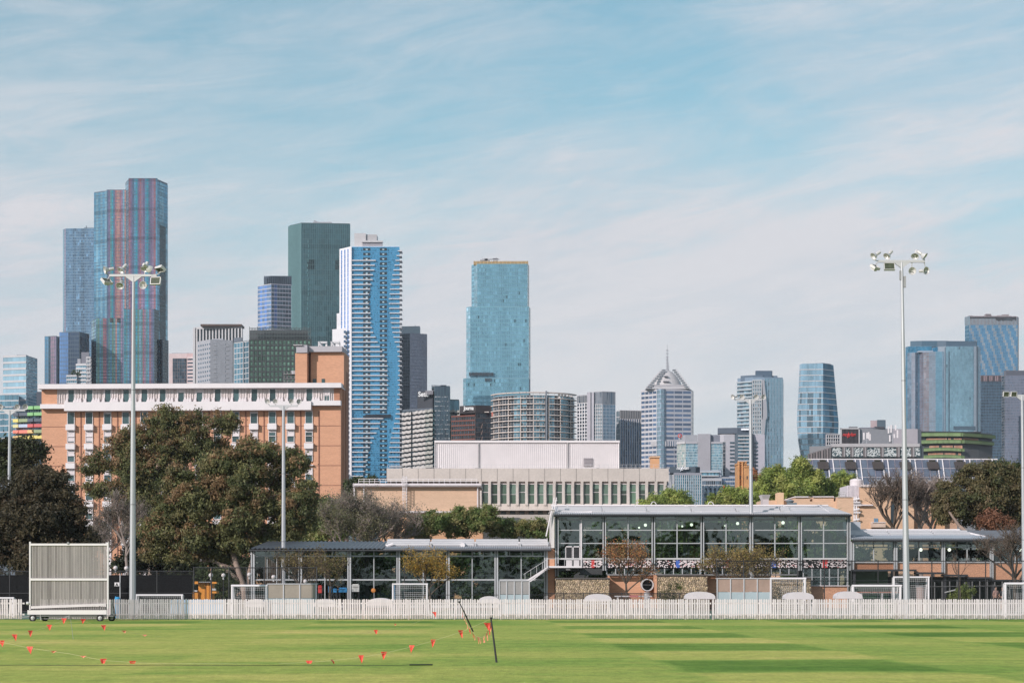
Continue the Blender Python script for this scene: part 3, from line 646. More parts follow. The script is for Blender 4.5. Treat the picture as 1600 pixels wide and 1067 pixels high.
# ---- wavy balcony building with the white sign
T = Tower('apartment_block', 'dark apartment block ringed by wavy white balconies with white lettering on top', 672, 720)
T.vol([(629,7),(676,0),(681,1)], 637, wcl=(0.25,0.3,0.35)); T.vol([(678,2),(679,0),(703,0),(704,8)], 603, wcl=(0.3,0.4,0.47), depth=20); T.vol([(702,4),(717,5),(718,12)], 622, wcl=(0.35,0.5,0.5))
T.vol([(652,6),(676,2),(679,3)], 609, 636, wcl=(0.10,0.11,0.13)); T.vol([(674,2),(690,3)], 600.5, 606, wcl=(0.3,0.45,0.5), depth=6)
T.face((629,7),(665,1.7), 640, None, 12, 7.2, G_DARK, hb=0, vb=0.1, colf=rnd(0.5,1.6)); T.face((665,1.7),(679,0), 640, None, 4, 7.2, G_GREEN, hb=0, vb=0.1, colf=rnd(0.8,1.5))
T.face((679,0),(703,0), 620, None, 9, 7.2, G_DARK, hb=0.25, hp=0.06, vb=0.1, colf=lambda i,j: tuple([random.uniform(1.0,1.5)*(0.4 if (j < 23 and i%3 == 1 and j%2) else 1)]*3)); T.face((702,4),(717,5), 624, None, 4, 7.2, G_TEAL, hb=0, vb=0.1, colf=rnd(0.4,0.8))
T.face((679,0),(703,0), 603, 620, 5, 7.2, G_DARK, hb=0.0, vb=0.1, colf=rnd(1.0,1.4))
bb = MB()
for j in range(16):
    y_ = 640+7.2*j
    z_ = T.L.z(y_)
    n = 20
    pts = []
    for i in range(n+1):
        t = i/n; px_ = 629+t*48; dep = 7-7*t if t <= 1 else 0
        wob = 0.13*math.sin(i*2.1+j*0.4); out_ = 1.4+0.25*math.sin(i*2.1+j*0.8)
        A = T.pt((px_, dep)); pts.append((A[0]-0.14*out_, A[1]-out_, z_-0.85+wob+(1-t)*-0.9, z_+0.15+wob+(1-t)*-0.9))
    for i in range(n):
        a_, b2 = pts[i], pts[i+1]
        if i in (6,): continue
        cc = (1,1,1) if i < 15 else (0.75,0.78,0.75)
        bb.hexa([(a_[0],a_[1],a_[2]),(b2[0],b2[1],b2[2]),(b2[0],b2[1]+1.2,b2[2]),(a_[0],a_[1]+1.2,a_[2]),(a_[0],a_[1],a_[3]),(b2[0],b2[1],b2[3]),(b2[0],b2[1]+1.2,b2[3]),(a_[0],a_[1]+1.2,a_[3])], cc)
    for i in range(4):
        A = T.pt((703+i*3.8, 4)); wob = 0.2*math.sin(i*2+j); bb.box(A[0], A[0]+0.9, 2.8, 4.2, z_-0.75+wob, z_+0.1+wob, (0.8,0.82,0.78))
bb.build('balcony', M('balcony_render', (0.50,0.47,0.45), 0.7), T.t, kind='stuff')
fn = MB()
for i in range(12): fn.box(T.L.x(665+i*1.0), T.L.x(665.4+i*1.0), 0.5, 1.4, T.L.z(616), T.L.z(609.5), (1.4,1.3,1.3))
fn.build('roof_fin', C_GREY, T.t); text('Setia', 2.5, M('sign_white', (0.80,0.80,0.80), 0.5, var=0.02), T.t, (T.L.x(653), 2.2, T.L.z(618.5)), rz=-0.08, ext=0.15, sx=0.82, off=0.05)
z_ = T.L.z(603); T.R.obox(T.pt((676,5)), T.pt((698,5)), z_, z_+0.4, 0, 3); T.R.box(T.L.x(688), T.L.x(697), 2, 6, z_, T.L.z(600.5), (0.4,0.45,0.5)); T.done(C_GREY, C_PALE, M('dark_green_line', (0.06,0.12,0.13), 0.5))

T = Tower('student_building', 'dark brown grid fronted block with a black roof box and white lettering', 740, 700)
T.vol([(706,5),(743,0),(772,3)], 648, wcl=(0.5,0.45,0.45)); T.vol([(718,3),(743,-0.6),(769,1.5)], 633, 645, wcl=(0.3,0.35,0.45))
T.face((706,5),(743,0), 649, None, 12, 7.4, G_DARK, hb=0.45, hp=0.4, vb=0.22, vp=0.3, colf=rnd(0.5,1.6), hc=(1.6,0.75,0.65), vc=(1,1,1)); T.face((743,0),(772,3), 645, None, 8, 7.4, G_DARK, hb=0.12, hp=0.15, vb=0.1, colf=rnd(0.3,0.8), hc=(1.5,1.5,1.6))
T.R.box(T.L.x(768), T.L.x(773), -0.5, 0.6, T.L.z(650), T.L.z(643.5), (4,1.3,1.0)); T.R.box(T.L.x(757), T.L.x(764), -0.2, 0.6, T.L.z(644.2), T.L.z(643), (4,4,4))
for y_ in (665,675,685): T.V.tube((T.L.x(752), 0.3, T.L.z(y_+4)), (T.L.x(754), 0.3, T.L.z(y_-3)), 0.15, cl=(2,2,2))
text('Journal', 1.9, _m['sign_white'], T.t, (T.L.x(724.7), 1.0, T.L.z(640)), rz=-0.25, ext=0.15, sx=0.72, off=0.05); T.done(C_BROWN, C_BROWN, C_BROWN, M('roof_box_red', (0.16,0.14,0.13), 0.6))

# ---- round balcony building
T = Tower('apartment_block', 'rounded apartment block wrapped in cream balcony bands, left of the slim grey pair', 835, 620)
cx_, hw = 834, 63; dep = 11
def arc(px_, off=0.0):
    t = max(-1, min(1, (px_-cx_)/hw)); return dep*(1-math.sqrt(max(0, 1-t*t*0.97)))+off
cols_ = [771,774,779,786,794,803,813,823,833,843,851,854,857,866,875,884,891,895,897]
plan = [(p_, arc(p_)) for p_ in cols_]
T.vol(plan, 617, depth=14, wcl=(0.4,0.5,0.55))
def cf(i, j): return tuple([random.choice([0.35,0.6,1.0,1.3,0.9])*random.uniform(.9,1.1)]*3)
for k in range(len(cols_)-1):
    a_, b2 = plan[k], plan[k+1]; n = 1 if b2[0]-a_[0] < 5 else 2
    g_ = G_TEAL if (k%3 != 1 and a_[0] > 800) or k in (9,) else G_DARK
    T.face(a_, b2, 618, None, n, 8.75, g_, hb=0, vb=0.16, vp=0.1, colf=cf, vc=(1,1,1) if k%2 else (0.8,0.8,0.8))
for j in range(16):
    y_ = 613+8.75*j; z_ = T.L.z(y_)
    for k in range(len(cols_)-1):
        if cols_[k] in (851,854) and j > 0: continue
        a_, b2 = T.pt((cols_[k], arc(cols_[k]))), T.pt((cols_[k+1], arc(cols_[k+1])))
        T.H.obox(a_, b2, z_-0.22, z_+0.10, -0.2, 0.9); 
        if j: T.H.obox(a_, b2, z_+0.70, z_+0.80, 0.8, 0.88, (0.6,0.6,0.6))
        if j and k%2 == 0: T.H.obox((a_[0],a_[1]), (a_[0]+0.22,a_[1]), z_-1.5, z_+0.3, -0.2, 0.85)
for k in range(len(cols_)-1):
    a_, b2 = T.pt((cols_[k], arc(cols_[k], 1.0))), T.pt((cols_[k+1], arc(cols_[k+1], 1.0))); T.H.obox(a_, b2, T.L.z(612.5), T.L.z(611.6), -0.1, 0.1, (0.9,0.9,0.9)); T.R.obox(a_, (a_[0]+0.1,a_[1]), T.L.z(616), T.L.z(612), 0, 0.1)
T.V.box(T.L.x(852.3), T.L.x(855), arc(853)-1.2, arc(853)+0.5, 0, T.L.z(611), (0.35,0.4,0.45))
for k in range(5): T.R.box(T.L.x(872+k*5), T.L.x(875.5+k*5), arc(876+k*5)-0.6, arc(876+k*5)+1, T.L.z(621), T.L.z(614.5), (1.6,1.5,1.4))
T.done(C_MID, M('cream_render', (0.56,0.49,0.45), 0.7), C_PALE, C_PALE)

T = Tower('office_block', 'slim pair of grey and blue office volumes split by a white concrete strip', 932, 760)
T.vol([(902,4),(918,1),(919,3)], 616, wcl=(0.5,0.5,0.55)); T.vol([(917,1),(918,-1),(928,-1),(929,1)], 613, wcl=(1.5,1.4,1.4)); T.vol([(928,0),(941,-1),(961,1)], 612, wcl=(0.6,0.65,0.7))
T.face((902,4),(918,1), 629, None, 4, 5.4, G_DARK, hb=0.35, vb=0.35, vp=0.25, colf=rnd(0.5,1.5), hc=(1.3,1.3,1.3), vc=(1.3,1.3,1.3)); T.face((902,4),(918,1), 617, 629, 8, 12, G_DARK, hb=0.2, vb=0.3, colf=rnd(1,1.5), vc=(0.6,0.6,0.6))
T.face((928,0),(941,-1), 632, None, 4, 5.4, G_TEAL, hb=0.35, vb=0.3, vp=0.25, colf=rnd(0.35,0.8)); T.face((941,-1),(961,1), 632, None, 9, 5.4, G_BLUE, hb=0.25, vb=0.2, vp=0.2, colf=rnd(0.45,0.8), vc=(0.6,0.7,0.8), hc=(0.6,0.7,0.8))
T.face((928,0),(941,-1), 612, 632, 7, 20, G_DARK, hb=0.2, vb=0.3, colf=rnd(1.3,2), vc=(0.5,0.55,0.6)); T.face((941,-1),(961,1), 612, 632, 11, 20, G_DARK, hb=0.2, vb=0.3, colf=rnd(1.5,2), vc=(0.5,0.55,0.6))
T.R.box(T.L.x(922.3), T.L.x(923), -1.2, -0.9, 0, T.L.z(613), (0.5,0.5,0.5)); T.done(C_GREY, C_PALE, C_PALE)

T = Tower('office_block', 'dark blue block with closely spaced white vertical fins beside the pyramid topped tower', 982, 800)
T.vol([(963,3),(969,0),(1001,2)], 641, wcl=(0.5,0.5,0.55)); T.face((963,3),(969,0), 642, None, 3, 9, G_SKY, hb=0.3, vb=0.3, colf=rnd(0.5,0.7))
T.face((969,0),(1001,2), 654, None, 9, 5.0, G_NAVY, hb=0.25, hp=0.05, vb=0.30, vp=0.6, colf=rnd(0.6,1.3)); T.face((969,0),(1001,2), 641, 654, 12, 13, G_DARK, hb=0.2, vb=0.35, vp=0.4, colf=rnd(1.3,2), vc=(0.5,0.5,0.5)); T.done(C_GREY, C_PALE, C_PALE)

# ---- pyramid topped tower
T = Tower('skyscraper', 'white banded tower with a truncated pyramid roof and a tall antenna mast', 1042, 1780)
p = [(1002,14),(1026,2),(1029,-2),(1033,-3.5),(1037,-2),(1040,1),(1080,4),(1083.5,18)]; T.vol(p, 609, depth=40)
kw = dict(hb=1.8, hp=0.15, vb=0.6, vp=0.2, colf=rnd(0.7,1.4))
T.face(p[0], p[1], 609, None, 4, 7.15, G_NAVY, **kw); T.face(p[5], p[6], 609, None, 3, 7.15, G_NAVY, hc=(0.72,0.75,0.8), vc=(0.72,0.75,0.8), **kw)
for k in range(1,5): T.face(p[k], p[k+1], 609, None, 2, 7.15, G_SKY, hb=1.0, vb=0.2, colf=rnd(0.6,0.95), hc=(0.6,0.75,0.9), vc=(0.6,0.7,0.8))
T.face(p[6], p[7], 609, None, 2, 7.15, G_DARK, hb=0.6, vb=0.3, colf=rnd(0.8,1.5), hc=(0.4,0.45,0.5))
for (a_, b2) in (((1018,5.5),(1026,1)),((1040,0),(1058,1.5))): T.face(a_, b2, 689, 697, 5, 8, G_NAVY, hb=0, vb=1.0, colf=rnd(0.7,1.2), rot=0.5, vp=0.7)
# pyramid
Lx = T.L.x; Lz = T.L.z
def ring(x0, x1, y0, y1): return [(Lx(x0), y0), (Lx(x1), y0), (Lx(x1), y1), (Lx(x0), y1)]
py = MB()
py.lathe((Lx(1043), 24, Lz(604)), (0,0,1), [(0,15.5),(3,15.0),(6.5,13.4),(10,11.2),(13,8.8),(15.5,6.2),(17,3.2),(17.5,0.3)], 32)
lev = [(1009,1078,607,0),(1012,1076,604,2),(1014,1072,600,4),(1021,1066,588,9),(1028,1062,579,14),(1032,1057,576.5,17)]
for k in range(2):
    a_, b2 = lev[k], lev[k+1]; r0 = ring(a_[0], a_[1], 2+a_[3], 40-a_[3]); r1 = ring(b2[0], b2[1], 2+b2[3], 40-b2[3])
    py.hexa([(x,y,Lz(a_[2])) for x,y in r0]+[(x,y,Lz(b2[2])) for x,y in r1], (0.95,0.95,0.95) if k != 1 else (0.7,0.7,0.72))
for t in (0.3, 0.7): 
    y_ = 600-(600-579)*t; py.box(Lx(1036+t*4), Lx(1048-t*4), 6+t*5, 12+t*5, Lz(y_+1.2), Lz(y_), (0.4,0.42,0.45))
py.build('pyramid_roof', M('pyramid_metal', (0.50,0.48,0.48), 0.6), T.t)
for (xa, xb) in ((1010,1035),(1078,1060)):
    fr = MB()
    for k in range(9):
        t = k/8; t2 = (k+1)/8; x_ = xa+(xb-xa)*t; y_ = 606-29*t; x2_ = xa+(xb-xa)*t2; y2_ = 606-29*t2
        fr.tube((Lx(x_), 1+14*t, Lz(y_)), (Lx(x2_), 1+14*t2, Lz(y2_)), 0.3, n=4); s_ = 1 if xa < 1043 else -1
        fr.box(min(Lx(x_), Lx(x_+s_*7)), max(Lx(x_), Lx(x_+s_*7)), 1+14*t, 2+14*t, Lz(y_)-0.4, Lz(y_)+0.05); fr.box(Lx(x_-.4), Lx(x_+.4), 1+14*t, 2+14*t, Lz(y2_), Lz(y_)) 
        fr.box(min(Lx(x_+s_*2), Lx(x_+s_*7)), max(Lx(x_+s_*2), Lx(x_+s_*7)), 1.4+14*t, 2.4+14*t, Lz(y_), Lz(y2_)-0.5, (0.25,0.3,0.33))
    fr.build('roof_frame', C_PALE, T.t)
an = MB(); an.tube((Lx(1045.5), 21, Lz(577)), (Lx(1045.5), 21, Lz(553)), 0.85, 0.6, 6); an.tube((Lx(1045.5), 21, Lz(553)), (Lx(1045.5), 21, Lz(534)), 0.3, 0.15, 5)
for k in range(7): z_ = Lz(574-k*5); an.box(Lx(1045.5)-1.2, Lx(1045.5)+1.2, 20.5, 21.5, z_, z_+0.9)
an.tube((Lx(1047.8), 21, Lz(575)), (Lx(1047.8), 21, Lz(563)), 0.3, 0.2, 4); an.build('antenna', C_GREY, T.t)
T.done(C_PALE, M('white_spandrel', (0.52,0.50,0.51), 0.6), _m['white_spandrel'])

# ---- mid rise cluster under it
T = Tower('office_block', 'small office block of teal glass wings either side of a plain grey core', 1094, 930)
T.vol([(1058,5),(1071.5,0),(1091,0),(1129,0),(1130,6)], 690); T.vol([(1060,5),(1071,1),(1090,1)], 679, 690, wcl=(0.95,0.95,0.95)); T.vol([(1090,0),(1091,-1),(1110,-1),(1111,0)], 678, wcl=(1.05,1,1)); T.vol([(1110,1),(1125,1)], 679, 690, wcl=(0.6,0.62,0.68))
T.face((1058,5),(1071.5,0), 693, None, 7, 4.1, G_STRIPE, hb=0.2, vb=0.2, colf=lambda i,j: random.choice([(0.45,0.6,0.55),(0.6,0.68,0.62),(0.3,0.5,0.5),(0.7,0.72,0.66)])); T.face((1071.5,0),(1090,0), 693, None, 9, 4.1, G_TEAL, hb=0.25, vb=0.15, colf=rnd(0.7,1.2), hc=(0.8,1.0,1.0)); T.face((1111,0),(1129,0), 693, None, 9, 4.1, G_TEAL, hb=0.25, vb=0.15, colf=rnd(0.7,1.2), hc=(0.8,1.0,1.0))
T.H.obox(T.pt((1058,5)), T.pt((1071.5,0)), T.L.z(693), T.L.z(689.5), -0.3, 0.5); T.H.obox(T.pt((1071.5,0)), T.pt((1090,0)), T.L.z(693), T.L.z(690), -0.3, 0.5, (0.8,0.8,0.85)); T.H.obox(T.pt((1111,0)), T.pt((1129,0)), T.L.z(693), T.L.z(690), -0.3, 0.5, (0.8,0.8,0.85))
rd = MB(); rd.lathe((T.L.x(1063), 3, T.L.z(680)), (0,-1,0), [(0,1.0),(0.4,1.0),(0.5,0.6)], 10); rd.build('roof_sign', M('sign_red', (0.55,0.05,0.04), 0.5), T.t)
T.done(C_GREY, C_PALE, C_PALE)

T = Tower('apartment_block', 'grey concrete block with a dark overhanging roof slab and stacked balconies', 1148, 980)
T.vol([(1121,3),(1131,1),(1148,1),(1152,2)], 678, wcl=(1.25,1.2,1.2)); T.vol([(1121,2),(1152,0),(1176,1)], 668, 677, wcl=(0.22,0.28,0.35)); T.vol([(1148,1),(1152,0),(1175,0),(1178,3)], 677, wcl=(0.22,0.3,0.35)); T.vol([(1175,3),(1195,2),(1196,6)], 678, wcl=(1.15,1.1,1.15))
T.face((1127,1.6),(1133,.9), 690, None, 2, 5.9, G_DARK, hb=0.25, vb=0.1, colf=rnd(0.6,1.2), hc=(0.6,0.6,0.6)); 
P = T.P.setdefault('w', (MB(), G_BLACKISH))[0]
for j in range(20):
    z_ = T.L.z(690+j*5.9); P.obox(T.pt((1140.5,1)), T.pt((1147.5,1)), z_-0.8, z_, -0.2, 0.1, (1.5,1.8,2)); P.obox(T.pt((1179,2.7)), T.pt((1184,2.4)), z_-0.8, z_, -0.2, 0.1, (1.5,1.8,2))
T.face((1153,0),(1174,0), 681, None, 8, 5.6, G_TEAL, hb=0.55, hp=0.9, vb=0.15, colf=rnd(0.25,0.7), hc=(1,1,1), vc=(0.3,0.4,0.5)); T.R.box(T.L.x(1158), T.L.x(1170), -0.5, 0.3, T.L.z(672), T.L.z(669.5), (3,3,3)); T.done(C_GREY, C_PALE, C_PALE)

T = Tower('apartment_tower', 'pale blue apartment tower with left balconies, a curving pale fin and dark stepped top', 1188, 1230)
T.vol([(1152,8),(1176,1),(1194,0),(1223,3),(1224,14)], 589, depth=35, wcl=(0.9,1,1.1)); T.vol([(1157,6),(1176,2),(1192,1)], 585.5, wcl=(0.4,0.5,0.6)); T.vol([(1180,4),(1181,2),(1206,2),(1207,5)], 578.5, wcl=(0.35,0.45,0.55)); T.vol([(1205,4),(1214,3),(1215,8)], 586, wcl=(0.4,0.5,0.6))
T.face((1152,8),(1176,1), 596, None, 7, 6.0, G_SKY, hb=0.8, hp=1.2, vb=0.15, colf=rnd(0.4,1.1), vc=(0.5,0.6,0.7)); T.face((1176,1),(1190,0), 594, None, 5, 6.0, G_TEAL, hb=0.7, hp=1.0, vb=0.4, vp=1.0, colf=rnd(0.4,1.3))
T.face((1195,0),(1223,3), 591, None, 12, 6.0, G_TEAL, hb=0.3, vb=0.35, vp=0.2, colf=lambda i,j: tuple([random.uniform(0.85,1.15)*(0.45 if i == 2 and j%1 == 0 and random.random() < .6 else 1)]*3), hc=(0.4,0.6,0.7), vc=(0.6,0.75,0.85)); T.face((1223,3),(1224,14), 591, None, 2, 6, G_DARK, hb=0.3, vb=0.2)
fn = MB(); prev = None
for k in range(34):
    y_ = 594+k*4.5; c_ = 1192+3.0*math.sin((y_-594)/34.0) if y_ < 690 else 1194; c_ = c_-2 if y_ > 655 else c_
    w_ = 1.8+1.4*math.sin((y_-600)/30)**2
    cur = (T.L.x(c_-w_), T.L.x(c_+w_), T.L.z(y_))
    if prev: fn.hexa([(cur[0],-1.4,cur[2]),(cur[1],-1.4,cur[2]),(cur[1],0,cur[2]),(cur[0],0,cur[2]),(prev[0],-1.4,prev[2]),(prev[1],-1.4,prev[2]),(prev[1],0,prev[2]),(prev[0],0,prev[2])])
    prev = cur
fn.build('curved_fin', C_GREY, T.t); T.done(C_MID, M('balcony_pale', (0.42,0.47,0.50), 0.6), C_PALE, C_MID)

# ---- bulging tower
T = Tower('skyscraper', 'freestanding blue glass tower that bulges at its waist and tapers at both ends', 1278, 1320)
LV = [(567,1249.5,1286,1302),(612,1247.6,1286,1306),(640,1245.6,1286,1308.6),(660,1245,1286,1310.5),(686,1246.8,1286,1309),(712,1251,1287,1306),(760,1256,1288,1300)]
def prof(y_, k): return np.interp(y_, [v[0] for v in LV], [v[k] for v in LV])
FL = 9.0; prevp = None; P = T.P.setdefault(G_SKY.name, (MB(), G_SKY))[0]; P2 = T.P.setdefault(G_TEAL.name, (MB(), G_TEAL))[0]
for j in range(22):
    ya, yb = 568+j*FL, 568+(j+1)*FL
    def fr_(y_): return [T.pt((prof(y_,1), 6)), T.pt((prof(y_,1)+3, 1.5)), T.pt((prof(y_,2), 0)), T.pt((prof(y_,3), 9))]
    a_, b2 = fr_(ya), fr_(yb); za, zb_ = T.L.z(ya), T.L.z(yb)
    T.W.prism(shrink(b2+[T.pt((prof(yb,3)-.4, 40)), T.pt((prof(yb,1)+.4, 40))], 0.5), zb_, za, (1,1,1))
    for s_, (k0, n) in enumerate(((0,1),(1,12),(2,7))):
        for i in range(n):
            t0, t1 = i/n, (i+1)/n; f_ = lambda q, t: (q[k0][0]*(1-t)+q[k0+1][0]*t, q[k0][1]*(1-t)+q[k0+1][1]*t)
            k_ = random.uniform(0.85,1.15)
            if s_ == 1 and 5 <= j <= 16 and i in (0,4,5,6,9,10) and random.random() < 0.8: k_ *= 0.45
            if s_ == 2 and j > 6 and i in (3,4) and random.random() < 0.7: k_ *= 0.5
            q0, q1, q2, q3 = f_(b2,t0), f_(b2,t1), f_(a_,t1), f_(a_,t0)
            (P2 if s_ == 2 else P).quad((*q0,zb_),(*q1,zb_),(*q2,za),(*q3,za),(k_*0.85,k_*0.9,k_*0.95))
        T.H.obox(b2[k0], b2[k0+1], zb_-0.28, zb_+0.28, -0.2, 0.15)
    for t in (0.33, 0.66): q = (b2[1][0]*(1-t)+b2[2][0]*t, b2[1][1]*(1-t)+b2[2][1]*t); T.V.obox((q[0]-.12,q[1]), (q[0]+.12,q[1]), zb_, za, -0.2, 0.15)
T.R.prism([T.pt((1252,7)), T.pt((1285,1.5)), T.pt((1299,9)), T.pt((1290,25)), T.pt((1255,25))], T.L.z(568), T.L.z(566.5)); T.R.obox(T.pt((1254,4.5)), T.pt((1273,3)), T.L.z(580), T.L.z(574), 1.5, 2.2, (0.3,0.4,0.45)); 
T.done(C_MID, C_PALE, C_BAND)

# ---- low dark buildings right
T = Tower('apartment_block', 'small block of stacked white balcony frames behind the black sign box', 1301, 640)
T.vol([(1289,0),(1313,0)], 678, wcl=(0.5,0.5,0.55)); T.face((1291,-.2),(1312,-.2), 679, None, 6, 5.6, G_DARK, hb=0.22, hp=0.5, vb=0.2, vp=0.4, colf=rnd(0.8,2.5)); T.done(C_GREY, C_PALE, C_PALE)
T = Tower('roof_sign_box', 'grey roof box whose black louvred face carries red script lettering', 1362, 600, 'building')
T.vol([(1314,0),(1342,0),(1388,1),(1412,3)], 669, wcl=(0.75,0.75,0.75)); T.vol([(1360,4),(1384,4)], 655, 670, wcl=(1.3,1.0,0.95)); T.vol([(1370,2),(1384,2)], 655, 668, wcl=(0.25,0.35,0.4), depth=6); T.vol([(1326,2),(1340,2)], 665.5, 670, wcl=(0.5,0.5,0.5)); T.vol([(1395,1),(1434,1),(1440,4)], 669.5, wcl=(1.1,1.0,1.0))
lv = MB(); lv.box(T.L.x(1314.5), T.L.x(1341), -0.4, 0, T.L.z(693), T.L.z(670.5), (0.5,0.5,0.5))
for k in range(13): x = T.L.x(1315.5+k*2.0); lv.box(x, x+0.16, -0.7, -0.4, T.L.z(693), T.L.z(670.5), (2.5,2.2,2.2))
lv.build('louvre', DARK, T.t); T.H.box(T.L.x(1313.2), T.L.x(1314.4), -0.8, 0.5, T.L.z(693), T.L.z(669)); T.H.box(T.L.x(1341), T.L.x(1342.6), -0.8, 0.5, T.L.z(693), T.L.z(668.5)); T.H.box(T.L.x(1313.2), T.L.x(1342.6), -0.8, 0.5, T.L.z(670.5), T.L.z(669))
text('nexylan', 1.6, M('neon_red', (0.75,0.06,0.06), 0.4, var=0.02), T.t, (T.L.x(1315.5), -0.85, T.L.z(681.5)), ext=0.06, shear=0.3, sx=0.80, off=0.0)
T.R.tube((T.L.x(1323.5), -.9, T.L.z(684.5)), (T.L.x(1325.5), -.9, T.L.z(675.5)), 0.035, cl=(5,.35,.35))
T.R.box(T.L.x(1368), T.L.x(1382), 0.5, 3, T.L.z(669), T.L.z(666), (0.2,0.2,0.22)); T.R.box(T.L.x(1345), T.L.x(1368), 0.5, 3, T.L.z(669), T.L.z(667.5), (0.5,0.5,0.55)); T.done(C_GREY, C_PALE, C_PALE)
for (px_, lab) in ((1354.5, 'cluster of white panel antennas on a mast in front of the grey roof box'), (1395, 'taller mast of white panel antennas on the roof edge beside the light pole')):
    big = px_ > 1380; L_ = Loc(px_, 590); t_ = thing('antenna_mast', lab, 'antenna', L_.loc)
    m_ = MB(); base = L_.z(693); top = L_.z(664 if big else 676); m_.tube((0,0,base), (0,0,top), 0.16, 0.12, 6); m_.box(-1.2,1.2,-.1,.1, L_.z(688 if not big else 680), L_.z(687.3 if not big else 679.3)); m_.tube((0,0,L_.z(686)), (-1.6,0,base), 0.08); m_.build('mast', C_GREY, t_)
    for k, (dx_, y0_, y1_) in enumerate([(-5,676,687),(0,676,685),(2.5,675,686),(4.5,678,688)] if not big else [(-7,666,677),(-3,664,676),(4,664,672),(7,672,684),(-5,680,690),(2,678,684)]):
        a_ = MB(); a_.box(dx_*L_.s-0.22, dx_*L_.s+0.22, -0.35, -0.12, L_.z(y1_), L_.z(y0_)); a_.build('panel_antenna', WHITE, t_)

T = Tower('campus_building', 'low building with patterned black and white panels between brown fins under a pale parapet', 1352, 560)
T.vol([(1264,3),(1299,0),(1441,0),(1444,4)], 696, wcl=(0.5,0.5,0.5)); T.H.box(T.L.x(1299), T.L.x(1436), -1.0, 1, T.L.z(698.5), T.L.z(693.2), (0.85,0.83,0.83))
for k in range(9): x = T.L.x(1262+k*4.3); T.V.obox(T.pt((1262+k*4.2, 3-k*.34)), T.pt((1264.5+k*4.2, 3-k*.34)), T.L.z(716), T.L.z(707.5-k*1.1 if k < 9 else 699), -0.2, 0.5, (0.45,0.4,0.4) if k%2 else (0.3,0.28,0.28))
ptn = MB(); segs = [(1300,1315),(1320,1328),(1333,1348),(1353,1375),(1380,1400),(1406,1423),(1424,1438)]
for (a_, b2) in segs:
    ptn.box(T.L.x(a_), T.L.x(b2), -0.5, -0.1, T.L.z(714), T.L.z(698.5), (0.07,0.12,0.14))
    n = int((b2-a_)*4.2)
    for k in range(n):
        x = T.L.x(random.uniform(a_+.6, b2-.6)); z_ = random.uniform(T.L.z(713), T.L.z(700)); w_ = random.uniform(0.06,0.26); h_ = random.uniform(0.05,0.18); an_ = random.choice([0, 0.8, -0.8]); 
        ptn.hexa([(x-w_,-0.62-k*.0006,z_-w_*an_-h_),(x+w_,-0.62-k*.0006,z_+w_*an_-h_),(x+w_,-0.5,z_+w_*an_-h_),(x-w_,-0.5,z_-w_*an_-h_),(x-w_,-0.62-k*.0006,z_-w_*an_+h_),(x+w_,-0.62-k*.0006,z_+w_*an_+h_),(x+w_,-0.5,z_+w_*an_+h_),(x-w_,-0.5,z_-w_*an_+h_)], (0.72,0.76,0.76))
ptn.build('patterned_panel', M('panel_print', (0.75,0.75,0.75), 0.7), T.t, kind='stuff')
for px_ in (1315,1328,1348,1375,1400,1423): T.V.obox((T.L.x(px_),0), (T.L.x(px_+5),0), T.L.z(714), T.L.z(698), -0.2, 0.9, (0.28,0.25,0.25)); T.V.obox((T.L.x(px_+2.4),0), (T.L.x(px_+4.8),0), T.L.z(714), T.L.z(698), 0.9, 1.0, (0.6,0.58,0.58))
T.done(C_GREY, C_PALE, C_PALE)

# ---- raked glass roof building
T = Tower('glass_roof_building', 'long building with a raked blue glass front framed in white, below the patterned panels', 1405, 440)
Lx, Lz = T.L.x, T.L.z; zt, zb2 = Lz(713.5), Lz(775)
T.W.prism([(Lx(1262),9),(Lx(1560),9),(Lx(1560),26),(Lx(1262),26)], 0, zt, (0.5,0.5,0.5)); T.W.prism([(Lx(1262),-3),(Lx(1585),-3),(Lx(1585),9),(Lx(1262),9)], 0, zb2-0.05, (0.6,0.6,0.6))
def rake(px_, y_): 
    t = (713.5-y_)/(713.5-775); d_ = 8.5-9*t; return (T.pt((px_+t*7, d_))[0], d_, Lz(y_))
rows = [713.5, 729, 744, 760, 775]; GB = M('solar_glass', (0.115,0.14,0.18), 0.2, var=0.25, vscale=0.3); k = 0
for r_ in range(4):
    for c_ in range(28):
        x0 = 1258+c_*10.7; x1 = x0+10.7
        if x1 > 1556: continue
        q = MB(); cc = random.choice([(1,1,1),(0.9,0.92,0.97),(1.1,1.12,1.15),(1.0,0.92,0.97)])
        dk = r_ == 0 and (c_ % 4 == 2); 
        if dk: cc = (0.25,0.2,0.1)
        a_, b2, c2, d2 = rake(x0+.4, rows[r_+1]-.4), rake(x1-.4, rows[r_+1]-.4), rake(x1-.4, rows[r_]+.4), rake(x0+.4, rows[r_]+.4)
        th = (0, 0.12, 0.0); q.hexa([a_, b2, tuple(np.add(b2,th)), tuple(np.add(a_,th)), d2, c2, tuple(np.add(c2,th)), tuple(np.add(d2,th))], cc); q.build('window_pane', GB, T.t)
sc = MB()
for c_ in range(28):
    if c_ % 4 == 2:
        x0 = 1258+c_*10.7; A = rake(x0-3, 730.5); B = rake(x0+13, 718)
        sc.hexa([(A[0],A[1]-.8,A[2]),(B[0],A[1]-.8,A[2]),(B[0],A[1]-.4,A[2]),(A[0],A[1]-.4,A[2]),(A[0],B[1]-.8,B[2]),(B[0],B[1]-.8,B[2]),(B[0],B[1]-.4,B[2]),(A[0],B[1]-.4,B[2])])
sc.pieces('dark_vent_panel', M('vent_brown', (0.055,0.045,0.042), 0.8), T.t)
fr = MB()
